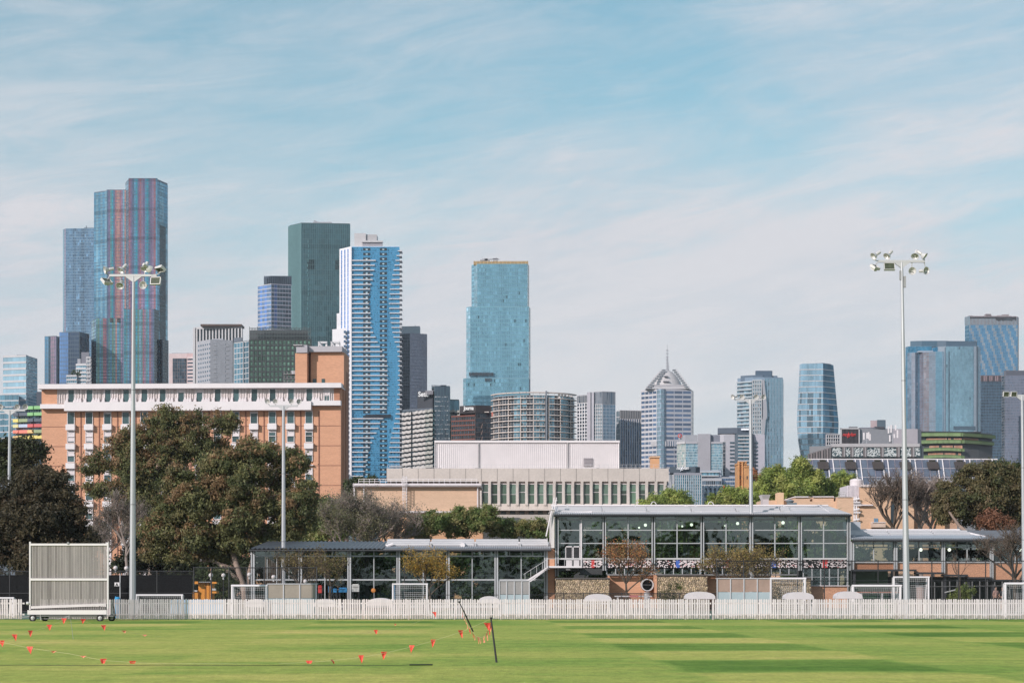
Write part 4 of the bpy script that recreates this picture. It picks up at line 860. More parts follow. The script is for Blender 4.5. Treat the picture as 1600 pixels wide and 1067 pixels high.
for y_ in rows: fr.tube(tuple(np.add(rake(1255, y_), (0,-.1,0))), tuple(np.add(rake(1557 if y_ < 720 else 1553, y_), (0,-.1,0))), 0.16 if y_ < 720 else 0.07, n=4, cl=(1,1,1) if y_ < 720 else (0.7,0.7,0.75))
for c_ in range(29):
    x0 = 1258+c_*10.7
    if x0 > 1558: continue
    big = c_ % 4 in (0, 3) ; fr.tube(tuple(np.add(rake(x0+(3 if c_%4 == 3 else 0), 713.5), (0,-.15,0))), tuple(np.add(rake(x0+(3 if c_%4 == 3 else 0), 775), (0,-.15,0))), 0.15 if big else 0.045, n=4, cl=(1,1,1) if big else (0.6,0.55,0.62))
fr.build('white_frame', WHITE, T.t); T.done(C_GREY)

# ---- right hand glass group
T = Tower('glass_tower', 'cluster of rounded blue glass towers with pinkish curved fronts and dark crowns', 1476, 1320)
T.vol([(1415,6),(1419,2),(1482,2),(1483,10)], 541); T.vol([(1422,5),(1440,3),(1482,3)], 531.5, 541, wcl=(0.3,0.5,0.6))
T.vol([(1456,0),(1465,-6),(1478,-9),(1526,-9),(1532,-3)], 543.5); T.vol([(1464,-3),(1478,-6),(1526,-6),(1527,0)], 534.5, 544, wcl=(0.3,0.42,0.5))
kw = dict(hb=0.3, hp=0.06, vb=0.18, vp=0.06, vc=(0.7,0.8,0.85), hc=(0.6,0.7,0.8))
T.face((1415,6),(1419,2), 541, None, 2, 4.6, G_BLUE, colf=rnd(0.9,1.2), **kw); T.face((1419,2),(1456,1.5), 541, 553, 12, 4.6, G_BLUE, colf=rnd(0.7,1.0), **kw); T.face((1456,1.5),(1482,2), 541, 553, 8, 4.6, G_DARK, colf=rnd(0.9,1.3), **kw)
cur = [(1418,0),(1424,-2.5),(1430,-3.2),(1434,-1.5),(1437,-1),(1443,-5),(1452,-7.5),(1462,-8.5),(1472,-8.5),(1478,-8)]
T.vol(cur, 551.5, wcl=(1.2,1,1)); T.R.box(T.L.x(1433), T.L.x(1456), -4, 2, T.L.z(551.5), T.L.z(549), (1.5,1.4,1.4))
pk = [(0.25,0.33,0.42),(0.30,0.32,0.38),(0.16,0.24,0.32),(0.13,0.24,0.33),(0.30,0.28,0.32),(0.33,0.31,0.34),(0.25,0.30,0.36),(0.17,0.33,0.43),(0.24,0.36,0.45)]
for k in range(len(cur)-1):
    T.face(cur[k], cur[k+1], 552, None, 2, 4.6, G_STRIPE, colf=(lambda kk: (lambda i,j: jit(0.9,1.1,pk[kk],(0.25 if (kk in (2,3) and j < 40 and random.random() < 0.35+0.5*(j<20)) else 1))))(k), **kw)
cur2 = [(1478,-9),(1526,-9),(1529.5,-7),(1532,-3)]
T.vol([(1476,-9.5)]+cur2, 545, depth=20)
T.face((1457,-.8),(1465,-6), 544, 553, 2, 4.6, G_BLUE, colf=rnd(0.8,1.0), **kw)
T.face((1478,-9.2),(1520,-9.2), 544, None, 15, 4.6, G_STRIPE, colf=lambda i,j: jit(0.88,1.12,(0.21,0.36,0.44),(0.5 if random.random() < .01 else 1)), **kw); T.face((1520,-9.1),(1529,-7), 544, None, 4, 4.6, G_TEAL, colf=rnd(0.85,1.05), **kw); T.face((1529,-7),(1532,-3), 544, None, 2, 4.6, G_BLUE, colf=rnd(0.6,0.9), **kw)
T.R.box(T.L.x(1477.4), T.L.x(1478.4), -9.6, -8, 0, T.L.z(552), (0.2,0.25,0.3)); T.R.box(T.L.x(1485), T.L.x(1518), -9.6, -9, T.L.z(673), T.L.z(667.5), (0.3,0.4,0.45)); T.done(C_MID, C_BAND, C_BAND)

T = Tower('skyscraper', 'blue tower with a diagonal lattice of pale panels and a pinkish concrete crown', 1549, 1520)
T.vol([(1508,5),(1515,0),(1589,0),(1592,8)], 494, wcl=(1,1,1.05)); 
for (a_, b2, c_, d_) in ((1515,1521,2,492.5),(1542,1550,3,489.5),(1541,1551,3,491.5),(1568,1578,3,490.5),(1560,1566,4,491.5)): T.R.box(T.L.x(a_), T.L.x(b2), c_, c_+5, T.L.z(495), T.L.z(d_))
T.R.box(T.L.x(1518), T.L.x(1582), 2, 12, T.L.z(495), T.L.z(493))
T.face((1508,5),(1515,0), 494, 507, 4, 13, G_STRIPE, hb=0, vb=0.6, vp=0.3, colf=lambda i,j: (0.33,0.28,0.27), vc=(1,1,1)); T.face((1515,0),(1589,0), 497, 508, 34, 11, G_STRIPE, hb=0, vb=0.4, vp=0.3, colf=lambda i,j: (0.30,0.26,0.26), vc=(0.9,0.85,0.85))
dn = MB()
for k in range(36): dn.box(T.L.x(1516+k*2), T.L.x(1517.4+k*2), -0.5, 0.5, T.L.z(497.5 if k < 20 else 500+random.uniform(-1,2)), T.L.z(494.8), (1,1,1))
dn.build('louvre', DARK, T.t, kind='stuff')
T.face((1508,4.9),(1514,-.1), 508, None, 3, 6.2, G_BLUE, hb=0.4, vb=0.2, colf=rnd(0.6,0.8))
def cf(i, j):
    y_ = j*6.2
    return (0.42,0.42,0.42) if ((i*1.0+(j)*0.66) % 4.4) < 1.8 and j > 22 else ((0.42,0.42,0.44) if ((i+j*.66) % 4.4) < 1.2 and j > 12 else (0.12,0.28,0.46))
T.face((1514,-.12),(1590,-.12), 508, 586, 30, 4.6, G_STRIPE, hb=0.3, vb=0.2, colf=lambda i,j: jit(.92,1.08,((0.30,0.34,0.38) if ((i*1.0+j*0.62) % 4.6) < 1.7 else (0.10,0.25,0.40))), vc=(0.5,0.7,0.8), hc=(0.4,0.6,0.8))
T.face((1514,-.12),(1590,-.12), 596, None, 30, 4.6, G_DARK, hb=0.3, vb=0.2, colf=rnd(0.8,1.6), vc=(0.3,0.4,0.5), hc=(0.3,0.4,0.5)); T.R.box(T.L.x(1515), T.L.x(1564), -0.4, 1, T.L.z(596), T.L.z(587), (0.45,0.4,0.45))
for k in range(16): T.R.box(T.L.x(1516+k*3), T.L.x(1517.2+k*3), -0.8, 0, T.L.z(595.5), T.L.z(587.5), (1.2,1.0,1.0) if k%3 else (0.2,0.2,0.2))
T.done(M('crown_concrete', (0.42,0.36,0.36), 0.8), C_BAND, C_BAND, M('crown_plant', (0.25,0.22,0.23), 0.8))

T = Tower('office_tower', 'grey violet glass slab with a dark roof band at the right edge of the skyline', 1590, 1050)
T.vol([(1565,4),(1570,0),(1625,0)], 587); T.vol([(1568,2),(1572,1),(1625,1)], 578.5, 587, wcl=(0.45,0.4,0.42))
T.face((1565.3,3.7),(1570,-.1), 587, None, 2, 4.4, G_DARK, hb=.3, vb=.2, colf=rnd(1,2), vc=(.5,.5,.5), hc=(.5,.5,.5)); T.face((1570,-.1),(1624,-.1), 587, None, 24, 4.4, G_STRIPE, hb=0.3, vb=0.25, colf=lambda i,j: jit(.85,1.15,(0.17,0.21,0.28),(0.5 if (i*7+j*3)%97 == 0 else 1)), vc=(0.5,0.5,0.55), hc=(0.5,0.5,0.6)); T.R.box(T.L.x(1592), T.L.x(1597), -2, 0, 0, T.L.z(650), (0.15,0.2,0.25)); T.done(C_MID, C_GREY, C_GREY)

# ---- green balcony building
T = Tower('apartment_block', 'low curved block with green balcony bands over orange panels, below the glass cluster', 1478, 820)
cs = [(1398,5),(1412,2),(1425,0),(1450,0),(1502,0),(1530,4),(1551,9)]
for (t0_, b0_, d_) in ((675,720,1),(683,740,0)): T.vol([(q[0], q[1]+d_) for q in cs[0 if d_ else 1:]], t0_, wcl=(0.25,0.25,0.25))
gb = MB(); op = MB()
for (y_, x0, x1, hh) in ((681,1398,1551,4.4),(692,1420,1551,4.2),(704,1438,1504,3.6),(715,1438,1504,3.6)):
    for k in range(int((x1-x0)/3)):
        xa, xb = x0+k*3, min(x1, x0+k*3+3); da, db = np.interp(xa, [c[0] for c in cs], [c[1] for c in cs]), np.interp(xb, [c[0] for c in cs], [c[1] for c in cs])
        g_ = 0.55 if xa > 1502 else random.uniform(0.85,1.15); yy = y_-1.5*math.sin((xa-x0)/(x1-x0)*math.pi)
        gb.obox(T.pt((xa,da)), T.pt((xb,db)), T.L.z(yy+hh*.5), T.L.z(yy-hh*.5), -0.5, 1.6, (g_,g_,g_)); gb.obox(T.pt((xa,da)), T.pt((xb,db)), T.L.z(yy-hh*.5), T.L.z(yy-hh*.5)+0.35, -0.5, 1.3, (g_*.5,g_*.6,g_*.5))
for (y0, y1) in ((684,689.5),(696,702),(707,713)):
    for k in range(26 if y0 > 690 else 40):
        xa = (1450 if y0 > 690 else 1445)+k*2.15
        if random.random() < 0.18 or xa > (1502 if y0 > 690 else 1535): continue
        d_ = np.interp(xa, [c[0] for c in cs], [c[1] for c in cs]); o_ = random.choice([(1,1,1),(1.1,1,.9),(0.85,0.8,0.8),(1.2,1.3,1.3)]) if xa < 1502 else (0.7,0.65,0.6)
        op.obox(T.pt((xa,d_)), T.pt((xa+1.8,d_)), T.L.z(y1), T.L.z(y0), 0.05, 0.3, o_)
gb.build('balcony_band', M('green_render', (0.19,0.27,0.12), 0.7), T.t, kind='stuff'); op.build('cladding_panel', M('orange_panel', (0.48,0.25,0.18), 0.7), T.t, kind='stuff')
T.R.obox(T.pt((1418,2)), T.pt((1531,5)), T.L.z(675.5), T.L.z(673.5), -8, 2.4); T.done(C_GREY, roof=DARK)

# ---- teal office low centre-right with white script
T = Tower('office_block', 'low teal glass block with a dark header bearing white script lettering', 1070, 560)
T.vol([(1045,2),(1053,0),(1096,0),(1097,4)], 741, wcl=(0.5,0.6,0.6)); T.vol([(1046,1),(1087,-.5),(1094,1)], 729, 738.5, wcl=(0.14,0.2,0.25))
T.face((1046,1.7),(1053,0), 741, None, 3, 14, G_DARK, hb=0, vb=0.3, colf=rnd(0.8,2)); T.face((1053,0),(1096,0), 742, None, 13, 4.8, G_TEAL, hb=0.18, vb=0.16, vp=0.3, colf=lambda i,j: tuple([random.uniform(0.6,0.9)*(0.25 if i > 3 and j < 16 else 1)]*3))
text('nexylan', 1.35, _m['sign_white'], T.t, (T.L.x(1056.5), -0.8, T.L.z(733.3)), ext=0.06, shear=0.3, sx=0.82, off=0.03); T.R.tube((T.L.x(1063), -.9, T.L.z(736)), (T.L.x(1066.5), -.9, T.L.z(729.5)), 0.08, cl=(3,3,3)); T.R.box(T.L.x(1053), T.L.x(1096), -0.2, 2, T.L.z(742), T.L.z(738.5), (0.8,0.8,0.85)); T.done(C_GREY, C_BAND, C_PALE, C_GREY)

T = Tower('office_block', 'jumble of stepped grey and blue office floors between the teal block and the sandstone tower', 1122, 620)
T.vol([(1096,1),(1152,1)], 758, wcl=(0.6,0.8,0.9)); T.vol([(1088,6),(1127,5)], 733, 760, wcl=(0.9,1,1.1)); T.vol([(1126,8),(1150,8)], 741, wcl=(0.8,0.9,1.1)); T.vol([(1122,6),(1128,5)], 731, wcl=(0.4,0.5,0.55)); T.vol([(1097,3),(1128,2)], 746, 760, wcl=(1.0,1.0,1.0))
T.face((1091,4.9),(1123,4.9), 736, 742, 12, 6, G_TEAL, hb=0.3, hp=0.8, vb=0.1, colf=rnd(0.4,1.4)); T.face((1097,2),(1127,2), 750, 757, 10, 7, G_DARK, hb=0.2, vb=0.2, colf=rnd(0.4,2.4)); T.face((1128,4),(1150,4), 745, 757, 8, 6, G_NAVY, hb=0.3, vb=0.1, colf=rnd(0.6,1.3))
T.face((1096,1),(1152,1), 758, None, 8, 6.3, G_STRIPE, hb=0.35, hp=0.1, vb=0.5, vp=0.1, colf=lambda i,j: jit(.8,1.2,(0.22,0.30,0.36)), vc=(0.5,0.7,0.8))
for k in range(8): T.V.box(T.L.x(1098+7*k), T.L.x(1100+7*k), -.3, .5, 0, T.L.z(758), (0.3,0.38,0.45))
rd = MB(); rd.lathe((T.L.x(1133), 0.6, T.L.z(761)), (0,-1,0), [(0,0.65),(0.3,0.65),(0.35,0.1)], 10); rd.build('round_sign', _m['sign_red'], T.t)
T.done(C_GREY, C_PALE, C_MID, C_GREY)

# ---- colourful banded building, far left
T = Tower('apartment_block', 'dark block with rainbow coloured balcony bands at the left edge beside the brick tower', 45, 520)
T.vol([(25,3),(64,0),(80,1)], 634, wcl=(0.12,0.15,0.2)); T.vol([(57,3),(74,3)], 610, wcl=(0.12,0.15,0.2))
bands = [(637,'ccgg'),(647,'ccgg'),(656.5,'yncc'),(665,'ewrr'),(674,'ppsn'),(683,'syyy'),(692,'cyyc'),(701,'gggy'),(710,'rrpp')]
BC = {'c':(0.10,0.12,0.15),'g':(0.25,0.50,0.22),'y':(0.75,0.62,0.20),'n':(0.30,0.36,0.20),'e':(0.62,0.58,0.30),'w':(0.45,0.52,0.65),'r':(0.60,0.13,0.13),'p':(0.78,0.24,0.18),'s':(0.72,0.48,0.22)}
for k, (y_, s_) in enumerate(bands):
    xs = [25,33,47,56,80]
    for i in range(4):
        b_m = MB(); b_m.obox(T.pt((xs[i], 2.6-i*.7)), T.pt((xs[i+1], 1.9-i*.7)), T.L.z(y_+2.5), T.L.z(y_-2.5), -0.3, 1.3, BC[s_[i]]); b_m.build('balcony_band', M('band_colour', (1,1,1), 0.7), T.t)
T.face((25,3),(64,0), 636, None, 10, 9.4, G_DARK, hb=0.1, vb=0.3, colf=rnd(0.5,4)); T.done(C_PALE, C_MID, C_MID)
# ================================================================ sandstone gothic building
L_ = Loc(1165, 420); t_ = thing('sandstone_hall', 'orange sandstone gothic hall with a battlemented corner tower among the green trees', 'building', L_.loc)
SAND = M('sandstone', (0.52,0.27,0.12), 0.9, var=0.25, vscale=0.7, bump=0.5, bscale=3, fine=0.2, fscale=4)
m_ = MB(); x, z = L_.x, L_.z
m_.box(x(1150), x(1164), -3, 2, 0, z(724)); 
for k in range(4): m_.box(x(1150+k*4), x(1152.2+k*4), -3.2, -2.4, z(724), z(721.8))
m_.box(x(1149), x(1165), -3.2, 2, z(727), z(725.8)); m_.box(x(1150.5), x(1152.5), -3.5, -3, 0, z(722)); m_.box(x(1156), x(1158), -3.5, -3, 0, z(722.5)); m_.box(x(1159), x(1167), -4, 0, 0, z(730)); m_.box(x(1158.5), x(1167.5), -4.2, 0, z(731.5), z(730.3), (1.1,1.1,1.1))
for k in range(3): m_.box(x(1159.5+k*3), x(1161+k*3), -4.2, -3.6, z(730.3), z(728.6))
m_.build('corner_tower', SAND, t_)
m_ = MB(); m_.prism([(x(1160),-2),(x(1170),-2),(x(1170),14),(x(1160),14)], 0, z(748)); n = len(m_.v)
m_.v += [(x(1160),-2,z(748)),(x(1170),-2,z(748)),(x(1165),-2,z(738)),(x(1160),14,z(748)),(x(1170),14,z(748)),(x(1165),14,z(738))]; m_.f += [(n,n+1,n+2),(n+1,n+4,n+5,n+2),(n,n+2,n+5,n+3),(n+4,n+3,n+5)]; m_.c += [(0.9,0.9,0.9)]*4
m_.build('gable_wing', SAND, t_)
m_ = MB(); m_.box(x(1174), x(1213), 2, 12, 0, z(742), (0.85,0.8,0.75)); m_.box(x(1172), x(1214), 1.5, 12, z(744), z(742.7))
for k in range(9): m_.box(x(1175+k*4.3), x(1177.4+k*4.3), 1.6, 2.6, z(742.7), z(739.6))
m_.box(x(1201), x(1208), 0.5, 4, 0, z(730)); m_.box(x(1200), x(1209), 0.3, 4, z(732), z(730.4))
m_.build('battlemented_wall', SAND, t_)
m_ = MB(); m_.lathe((x(1182.5),6,z(742)), (0,0,1), [(0,0.9),(1.2,0.9),(1.3,1.1),(1.5,0.4),(2.0,0.15)], 8, (0.45,0.35,0.35)); m_.build('cupola', SAND, t_)
for k in range(3): w_ = MB(); w_.box(x(1179+k*7), x(1181.5+k*7), 1.9, 2.2, z(756), z(748)); w_.build('window', G_BLACKISH, t_)
for (a_, b2, c_, d_) in ((1157,1158.8,737,733),(1153,1155,749,744),(1163,1164.5,750,745)): w_ = MB(); w_.box(x(a_), x(b2), -3.06 if a_ < 1159 else -4.06, -2.9, z(c_), z(d_)); w_.build('window', G_BLACKISH, t_)

# ================================================================ brick slab with white top storey (left)
AR = R(-2.6); YB = 343
t_ = thing('brick_tower_block', 'long orange brick block with white top storey and window boxes, behind the gum trees', 'building', (X(65,YB), YB, 0), AR)
sc_ = YB/F
def bx_(px): # pixel column -> local x along the facade
    wx = (px-800)/F; x0, y0 = X(65,YB), YB; c_, s_ = math.cos(AR), math.sin(AR)
    return (wx*y0-x0)/(c_-wx*s_)
def bz_(py, px=300):
    lx = bx_(px); yy = YB+lx*math.sin(AR); return Z(py, yy)
zr = lambda py: Z(py, YB-2.4)
W = MB(); xe = bx_(532.5); topz = zr(604)
W.box(0, xe, 0.0, 8.5, 0, topz-0.4)
W.box(xe-0.0, xe+0.05, 0.4, 8, 0, topz)
W.build('brick_wall', BRICK, t_)
RW = MB(); RW.box(xe+0.05, xe+0.25, 1.7, 8.3, 0, topz+3.9, (0.72,0.68,0.66)); RW.box(xe+0.25, xe+0.4, 4, 7.6, 0, topz+3.0, (0.6,0.58,0.6)); RW.build('end_wall', BRICK, t_)
# horizontal movement joints
J = MB()
for k in range(10): zj = zr(634+31*k); J.box(-0.02, xe+0.05, -0.03, 0.02, zj-0.05, zj+0.05)
for k in range(14):
    xj = bx_(107.5+28.6*k+19.5-0.3); J.box(xj-0.10, xj+0.10, -0.07, 0.05, zr(900), zr(642))
J.pieces('joint', M('brick_joint', (0.22,0.10,0.07), 0.9), t_)
# cornice and white storey
C_ = MB(); C_.box(bx_(63), bx_(535), -1.5, 8, zr(606.6), zr(599.5)); C_.box(bx_(65), bx_(533), -1.2, 8, zr(599.5), zr(598.8), (0.5,0.5,0.5)); C_.build('roof_slab', WHITE, t_)
C_ = MB(); xw0, xw1 = bx_(104), bx_(488)
C_.box(xw0, xw1, -1.6, 0.2, zr(641.3), zr(627.7)); C_.build('white_parapet', WHITE, t_)
C_ = MB(); C_.box(bx_(65.5), xw0-0.02, -1.15, 0.2, zr(637.2), zr(630.2)); C_.box(xw1+0.02, bx_(533.5), -1.15, 0.2, zr(634), zr(626.5)); C_.pieces('side_parapet', WHITE, t_)
C_ = MB(); C_.box(bx_(90), bx_(522), -0.12, -0.02, zr(628.5), zr(606), (0.92,0.9,0.86)); 
q = bx_(90)
while q < bx_(522):
    if any(bx_(107.5+28.6*k_)-0.15 < q < bx_(116.5+28.6*k_)+0.15 for k_ in range(14)): q += 0.42; continue
    C_.box(q, q+0.07, -0.30, -0.12, zr(628.5), zr(606), (0.98,0.96,0.92)); q += 0.42
for k in range(14):
    for d_ in (-1.8, 10.8, 15.0, 19.0): xx = bx_(107.5+28.6*k+d_); C_.box(xx-0.12, xx+0.12, -0.26, -0.12, zr(628.5), zr(606), (1.05,1.03,1.0)); C_.hexa([(xx-.3,-1.0,zr(628)),(xx+.3,-1.0,zr(628)),(xx+.3,-.3,zr(628)),(xx-.3,-.3,zr(628)),(xx-.12,-.35,zr(620)),(xx+.12,-.35,zr(620)),(xx+.12,-.3,zr(620)),(xx-.12,-.3,zr(620))])
C_.build('top_storey_cladding', OFFW, t_)
CR = MB(); CR.box(bx_(71), bx_(90)-0.05, -0.2, -0.02, zr(630), zr(606)); CR.box(bx_(522), bx_(531), -0.2, 1, zr(627), zr(606), (0.7,0.65,0.65)); CR.pieces('top_brick_panel', BRICK, t_)
def win(px0, px1, py0, py1, blind=0, y=-0.06, frame=WHITE, split=0.0, cl=(1,1,1)):
    f_ = MB(); x0, x1, z0, z1 = bx_(px0), bx_(px1), zr(py1), zr(py0); fw = 0.09
    f_.box(x0-fw, x0, y-0.14, y+0.1, z0, z1); f_.box(x1, x1+fw, y-0.14, y+0.1, z0, z1); f_.box(x0-fw, x1+fw, y-0.14, y+0.1, z1, z1+fw); f_.box(x0-fw, x1+fw, y-0.14, y+0.1, z0-fw, z0)
    zs = z0+(z1-z0)*split if split else None
    if zs: f_.box(x0, x1, y-0.10, y+0.05, zs-0.05, zs+0.05)
    fo = f_.build('window', frame, t_)
    p_ = MB(); g_ = random.uniform(0.7,1.5); p_.box(x0, x1, y-0.03, y+0.02, z0, z1, (g_*cl[0], g_*cl[1], g_*cl[2])); p_.build('pane', PG, fo)
    if blind:
        b_ = MB(); b_.box(x0+0.03, x1-0.03, y-0.06, y-0.035, z1-(z1-z0)*blind, z1-0.02); b_.build('blind', OFFW, fo)
PG = M('office_pane', (0.045,0.085,0.09), 0.12, var=0.25, vscale=0.6)
for k in range(14):
    c0 = 107.5+28.6*k
    win(c0, c0+9, 607.5, 628, blind=random.choice([0,0,0,0.25]), y=-0.22)
    if k < 14:
        win(c0-1.5, c0+8.6, 643, 661, blind=random.choice([0,0,0,0.12]))
        for r_ in range(8):
            y0 = 671.5+r_*30.1
            if r_ == 0 or (r_ > 0):
                sp = 0.5
                ac = MB(); ax0, ax1 = bx_(c0-3.3), bx_(c0+10.8); oo = -0.75
                z1 = zr(y0-10.3+0.8); z0 = zr(y0-0.8)
                skip = (k == 13 and r_ in (2, 4, 6))
                if not skip: ac.box(ax0, ax1, oo, 0.05, z0, z1); ac.build('window_box', WHITE, t_)
                else: ac.box(ax0, ax1, -0.6, 0.05, (z0+z1)/2-0.08, (z0+z1)/2+0.08); ac.build('sun_shelf', WHITE, t_)
            win(c0-1.5, c0+8.6, y0, y0+18.4, blind=random.choice([0.45,0.3,0.9,0.5,0.0,0.2]), split=0.5)
            sh = MB(); sh.box(bx_(c0-2), bx_(c0+9.3), -0.32, 0.0, zr(y0+9.6), zr(y0+8.9)); sh.build('sill', WHITE, t_)
win(506.5, 515, 608, 626, blind=0.5, split=0.45, y=-0.22); 
# brick plant tower on the roof
PT = MB(); PT.box(bx_(462), bx_(480.5), -0.6, 9, topz, zr(552)); PT.box(bx_(484), bx_(536), 1.2, 8, topz, zr(549)); PT.box(bx_(480.5), bx_(484), 2.2, 9, topz, zr(551), (0.5,0.4,0.4)); PT.pieces('stair_tower', BRICK, t_)
PT = MB(); PT.box(bx_(481.5), bx_(534), 0.4, 8, zr(549), zr(540.3), (0.85,0.85,0.88)); PT.box(bx_(464), bx_(481), -0.8, 4, zr(551.5), zr(539.5), (0.8,0.8,0.84)); PT.box(bx_(460), bx_(474), -1.2, 2, zr(540.2), zr(539.2)); PT.build('concrete_crown', GREYC and M('plant_crown', (0.50,0.48,0.49), 0.8, var=0.1), t_)
for (a_, b2) in ((487.5,489.3),(501,505)): q = MB(); q.box(bx_(a_ if b2-a_ > 3 else a_), bx_(a_+5), 1.1, 1.3, zr(597.5), zr(590.5)); q.build('small_window', PG, t_)
fl = MB()
for c_ in (496, 516):
    fl.tube((bx_(c_),5,zr(541)), (bx_(c_),5,zr(530)), 0.25); fl.box(bx_(c_-5), bx_(c_+9), 4.6, 5.4, zr(531), zr(528)); fl.box(bx_(c_-5), bx_(c_-3), 4.6, 5.4, zr(541), zr(529)); fl.tube((bx_(c_-4),4.4,zr(529)), (bx_(c_+4),4.4,zr(541)), 0.18); fl.tube((bx_(c_+8),5,zr(531)), (bx_(c_+8),5,zr(541)), 0.22)
fl.build('flue', SILV, t_)
st = MB()
for (a_) in (441, 446, 452, 458): st.tube((bx_(a_),2,topz), (bx_(a_),2,zr(578)), 0.10, n=4)
for y_ in (583, 590): st.box(bx_(440), bx_(461), 1.6, 3.2, zr(y_), zr(y_-0.9))
st.tube((bx_(456.5),2.4,zr(583)), (bx_(456.5),2.4,zr(577)), 0.6, 0.6, 10, (2.2,2.2,2.2)); st.box(bx_(458.5), bx_(461), 1.5, 2.5, zr(597), zr(592), (2.2,2.2,2.2)); st.build('roof_stair', M('dark_rail', (0.16,0.16,0.17), 0.6), t_)

# ================================================================ white metal box + concrete building (centre)
YC = 290; L_ = Loc(825, YC); x, z = L_.x, L_.z
t_ = thing('concrete_hall', 'beige concrete hall with tall windows between columns and a white metal roof box', 'building', L_.loc)
bw = MB(); bw.box(x(677), x(971), 6.2, 24, z(735), z(685)); bw.build('metal_box', WHITE, t_)
rb = MB(); q = x(677)
while q < x(971): rb.box(q, q+0.06, 6.1, 6.2, z(733), z(685.5), (1,1,1)); q += 0.3
rb.build('cladding_rib', WHITE, t_, kind='stuff')
tr = MB()
tr.box(x(676.3), x(971.8), 5.9, 7, z(686.6), z(683.4)); 
for q in (677, 747, 889, 970.5): tr.box(x(q-0.5), x(q+0.5), 5.95, 6.2, z(733), z(684)) if q in (677,970.5) else tr.tube((x(q),6.0,z(733)), (x(q),6.0,z(685)), 0.09, cl=(0.55,0.55,0.55))
tr.build('box_trim', WHITE, t_)
lv = MB(); lv.box(x(914), x(928.5), 6.0, 6.15, z(724.5), z(711.5), (0.8,0.8,0.8))
for k in range(6): lv.box(x(914.4), x(928), 5.9, 6.05, z(723.6-k*2.2), z(722.5-k*2.2), (0.45,0.45,0.48))
lv.build('louvre_vent', OFFW, t_)
for (a_, b2, c_) in ((682,688,729),(700,704,730),(741,748,729),(934,938,729)): q = MB(); q.box(x(a_), x(b2), 4.2, 5.2, z(734), z(c_-.5), (0.5,0.5,0.52)); q.build('roof_vent', GREYC, t_)
rl = MB()
for k in range(62): px_ = 604+k*7.1; rl.tube((x(px_),2,z(735)), (x(px_),2,z(724.5)), 0.025, n=4)
for y_ in (724.5, 729): rl.tube((x(604),2,z(y_)), (x(1040),2,z(y_)), 0.025, n=4)
rl.build('roof_railing', SILV, t_)
b_ = MB(); b_.box(x(604), x(1045), 0, 30, z(752), z(731.6)); 
b_.build('concrete_fascia', CONC, t_)
jt = MB()
for k in range(18): px_ = 604+k*24.7; jt.box(x(px_)-0.03, x(px_)+0.03, -0.02, 0.02, z(752), z(731.8))
jt.pieces('joint', M('joint_shade', (0.22,0.20,0.19), 0.9), t_)
b_ = MB(); b_.box(x(604), x(1044), 1.6, 30, 0, z(753.0), (0.55,0.5,0.5)); b_.box(x(748), x(1044), 0.25, 2.0, z(796), z(786.5), (1,1,1)); b_.box(x(748), x(1044), 0.4, 2.0, z(755.2), z(752), (0.9,0.85,0.85)); b_.build('rear_wall', CONC, t_)
CW = clear_glass('hall_glass', (0.30,0.40,0.36), 0.16); 
WD = M('hall_pane', (0.075,0.105,0.09), 0.08, var=0.4, vscale=0.4)
for k in range(21):
    c0 = 750.5+14.45*k
    cm = MB(); xx = x(c0)
    cm.hexa([(xx-.19,0.0,z(789)),(xx+.19,0.0,z(789)),(xx+.19,1.5,z(789)),(xx-.19,1.5,z(789)),(xx-.17,0.08,z(762)),(xx+.17,0.08,z(762)),(xx+.17,1.5,z(762)),(xx-.17,1.5,z(762))]); cm.hexa([(xx-.17,0.08,z(762)),(xx+.17,0.08,z(762)),(xx+.17,1.5,z(762)),(xx-.17,1.5,z(762)),(xx-.21,0.0,z(752)),(xx+.21,0.0,z(752)),(xx+.21,1.5,z(752)),(xx-.21,1.5,z(752))])
    cm.box(xx-.28, xx+.28, 0.2, 1.9, z(812), z(789), (0.95,0.95,0.95)); cm.build('column', CONC, t_)
    if k < 20:
        p_ = MB(); g_ = random.choice([0.4,0.7,1.0,1.0,1.6]); p_.box(x(c0+2.6), x(c0+12.4), 0.5, 0.56, z(786.5), z(755.5), (g_, g_*random.uniform(1,1.25), g_)); f_ = MB()
        f_.box(x(c0+2.2), x(c0+2.8), 0.4, 0.6, z(786.5), z(755.3)); f_.box(x(c0+12.2), x(c0+12.8), 0.4, 0.6, z(786.5), z(755.3)); f_.box(x(c0+2.6), x(c0+12.4), 0.42, 0.6, z(772.4 if k%4 else 769), z(771.8 if k%4 else 768.2)); f_.box(x(c0+2.4), x(c0+12.4), 0.4, 0.6, z(756.4), z(755.3))
        fo = f_.build('window', OFFW, t_); p_.build('pane', WD, fo)
        if random.random() < 0.5: q = MB(); q.box(x(c0+2.9), x(c0+12.1), 0.485, 0.497, z(755.6+random.uniform(6,20)), z(756)); q.build('blind', M('green_blind', (0.13,0.20,0.16), 0.6), fo)
        p_ = MB(); p_.box(x(c0+2.4), x(c0+12.6), 1.5, 1.55, z(806), z(797)); p_.build('lower_pane', WD, t_)
b_ = MB(); b_.box(x(745), x(862), -2, 1.4, 0, z(804.5), (0.85,0.85,0.85)); b_.box(x(740), x(1044), -1.8, 1.2, z(797.8), z(795.6), (1.15,1.15,1.15)); b_.build('lower_wall', CONC, t_)
cm = MB(); cm.box(x(1019), x(1032), 2, 5, z(733), z(712), (1.0,0.85,0.7)); cm.box(x(1017.5), x(1033), 1.8, 5.2, z(713.5), z(711)); cm.build('chimney', BRICKY, t_)

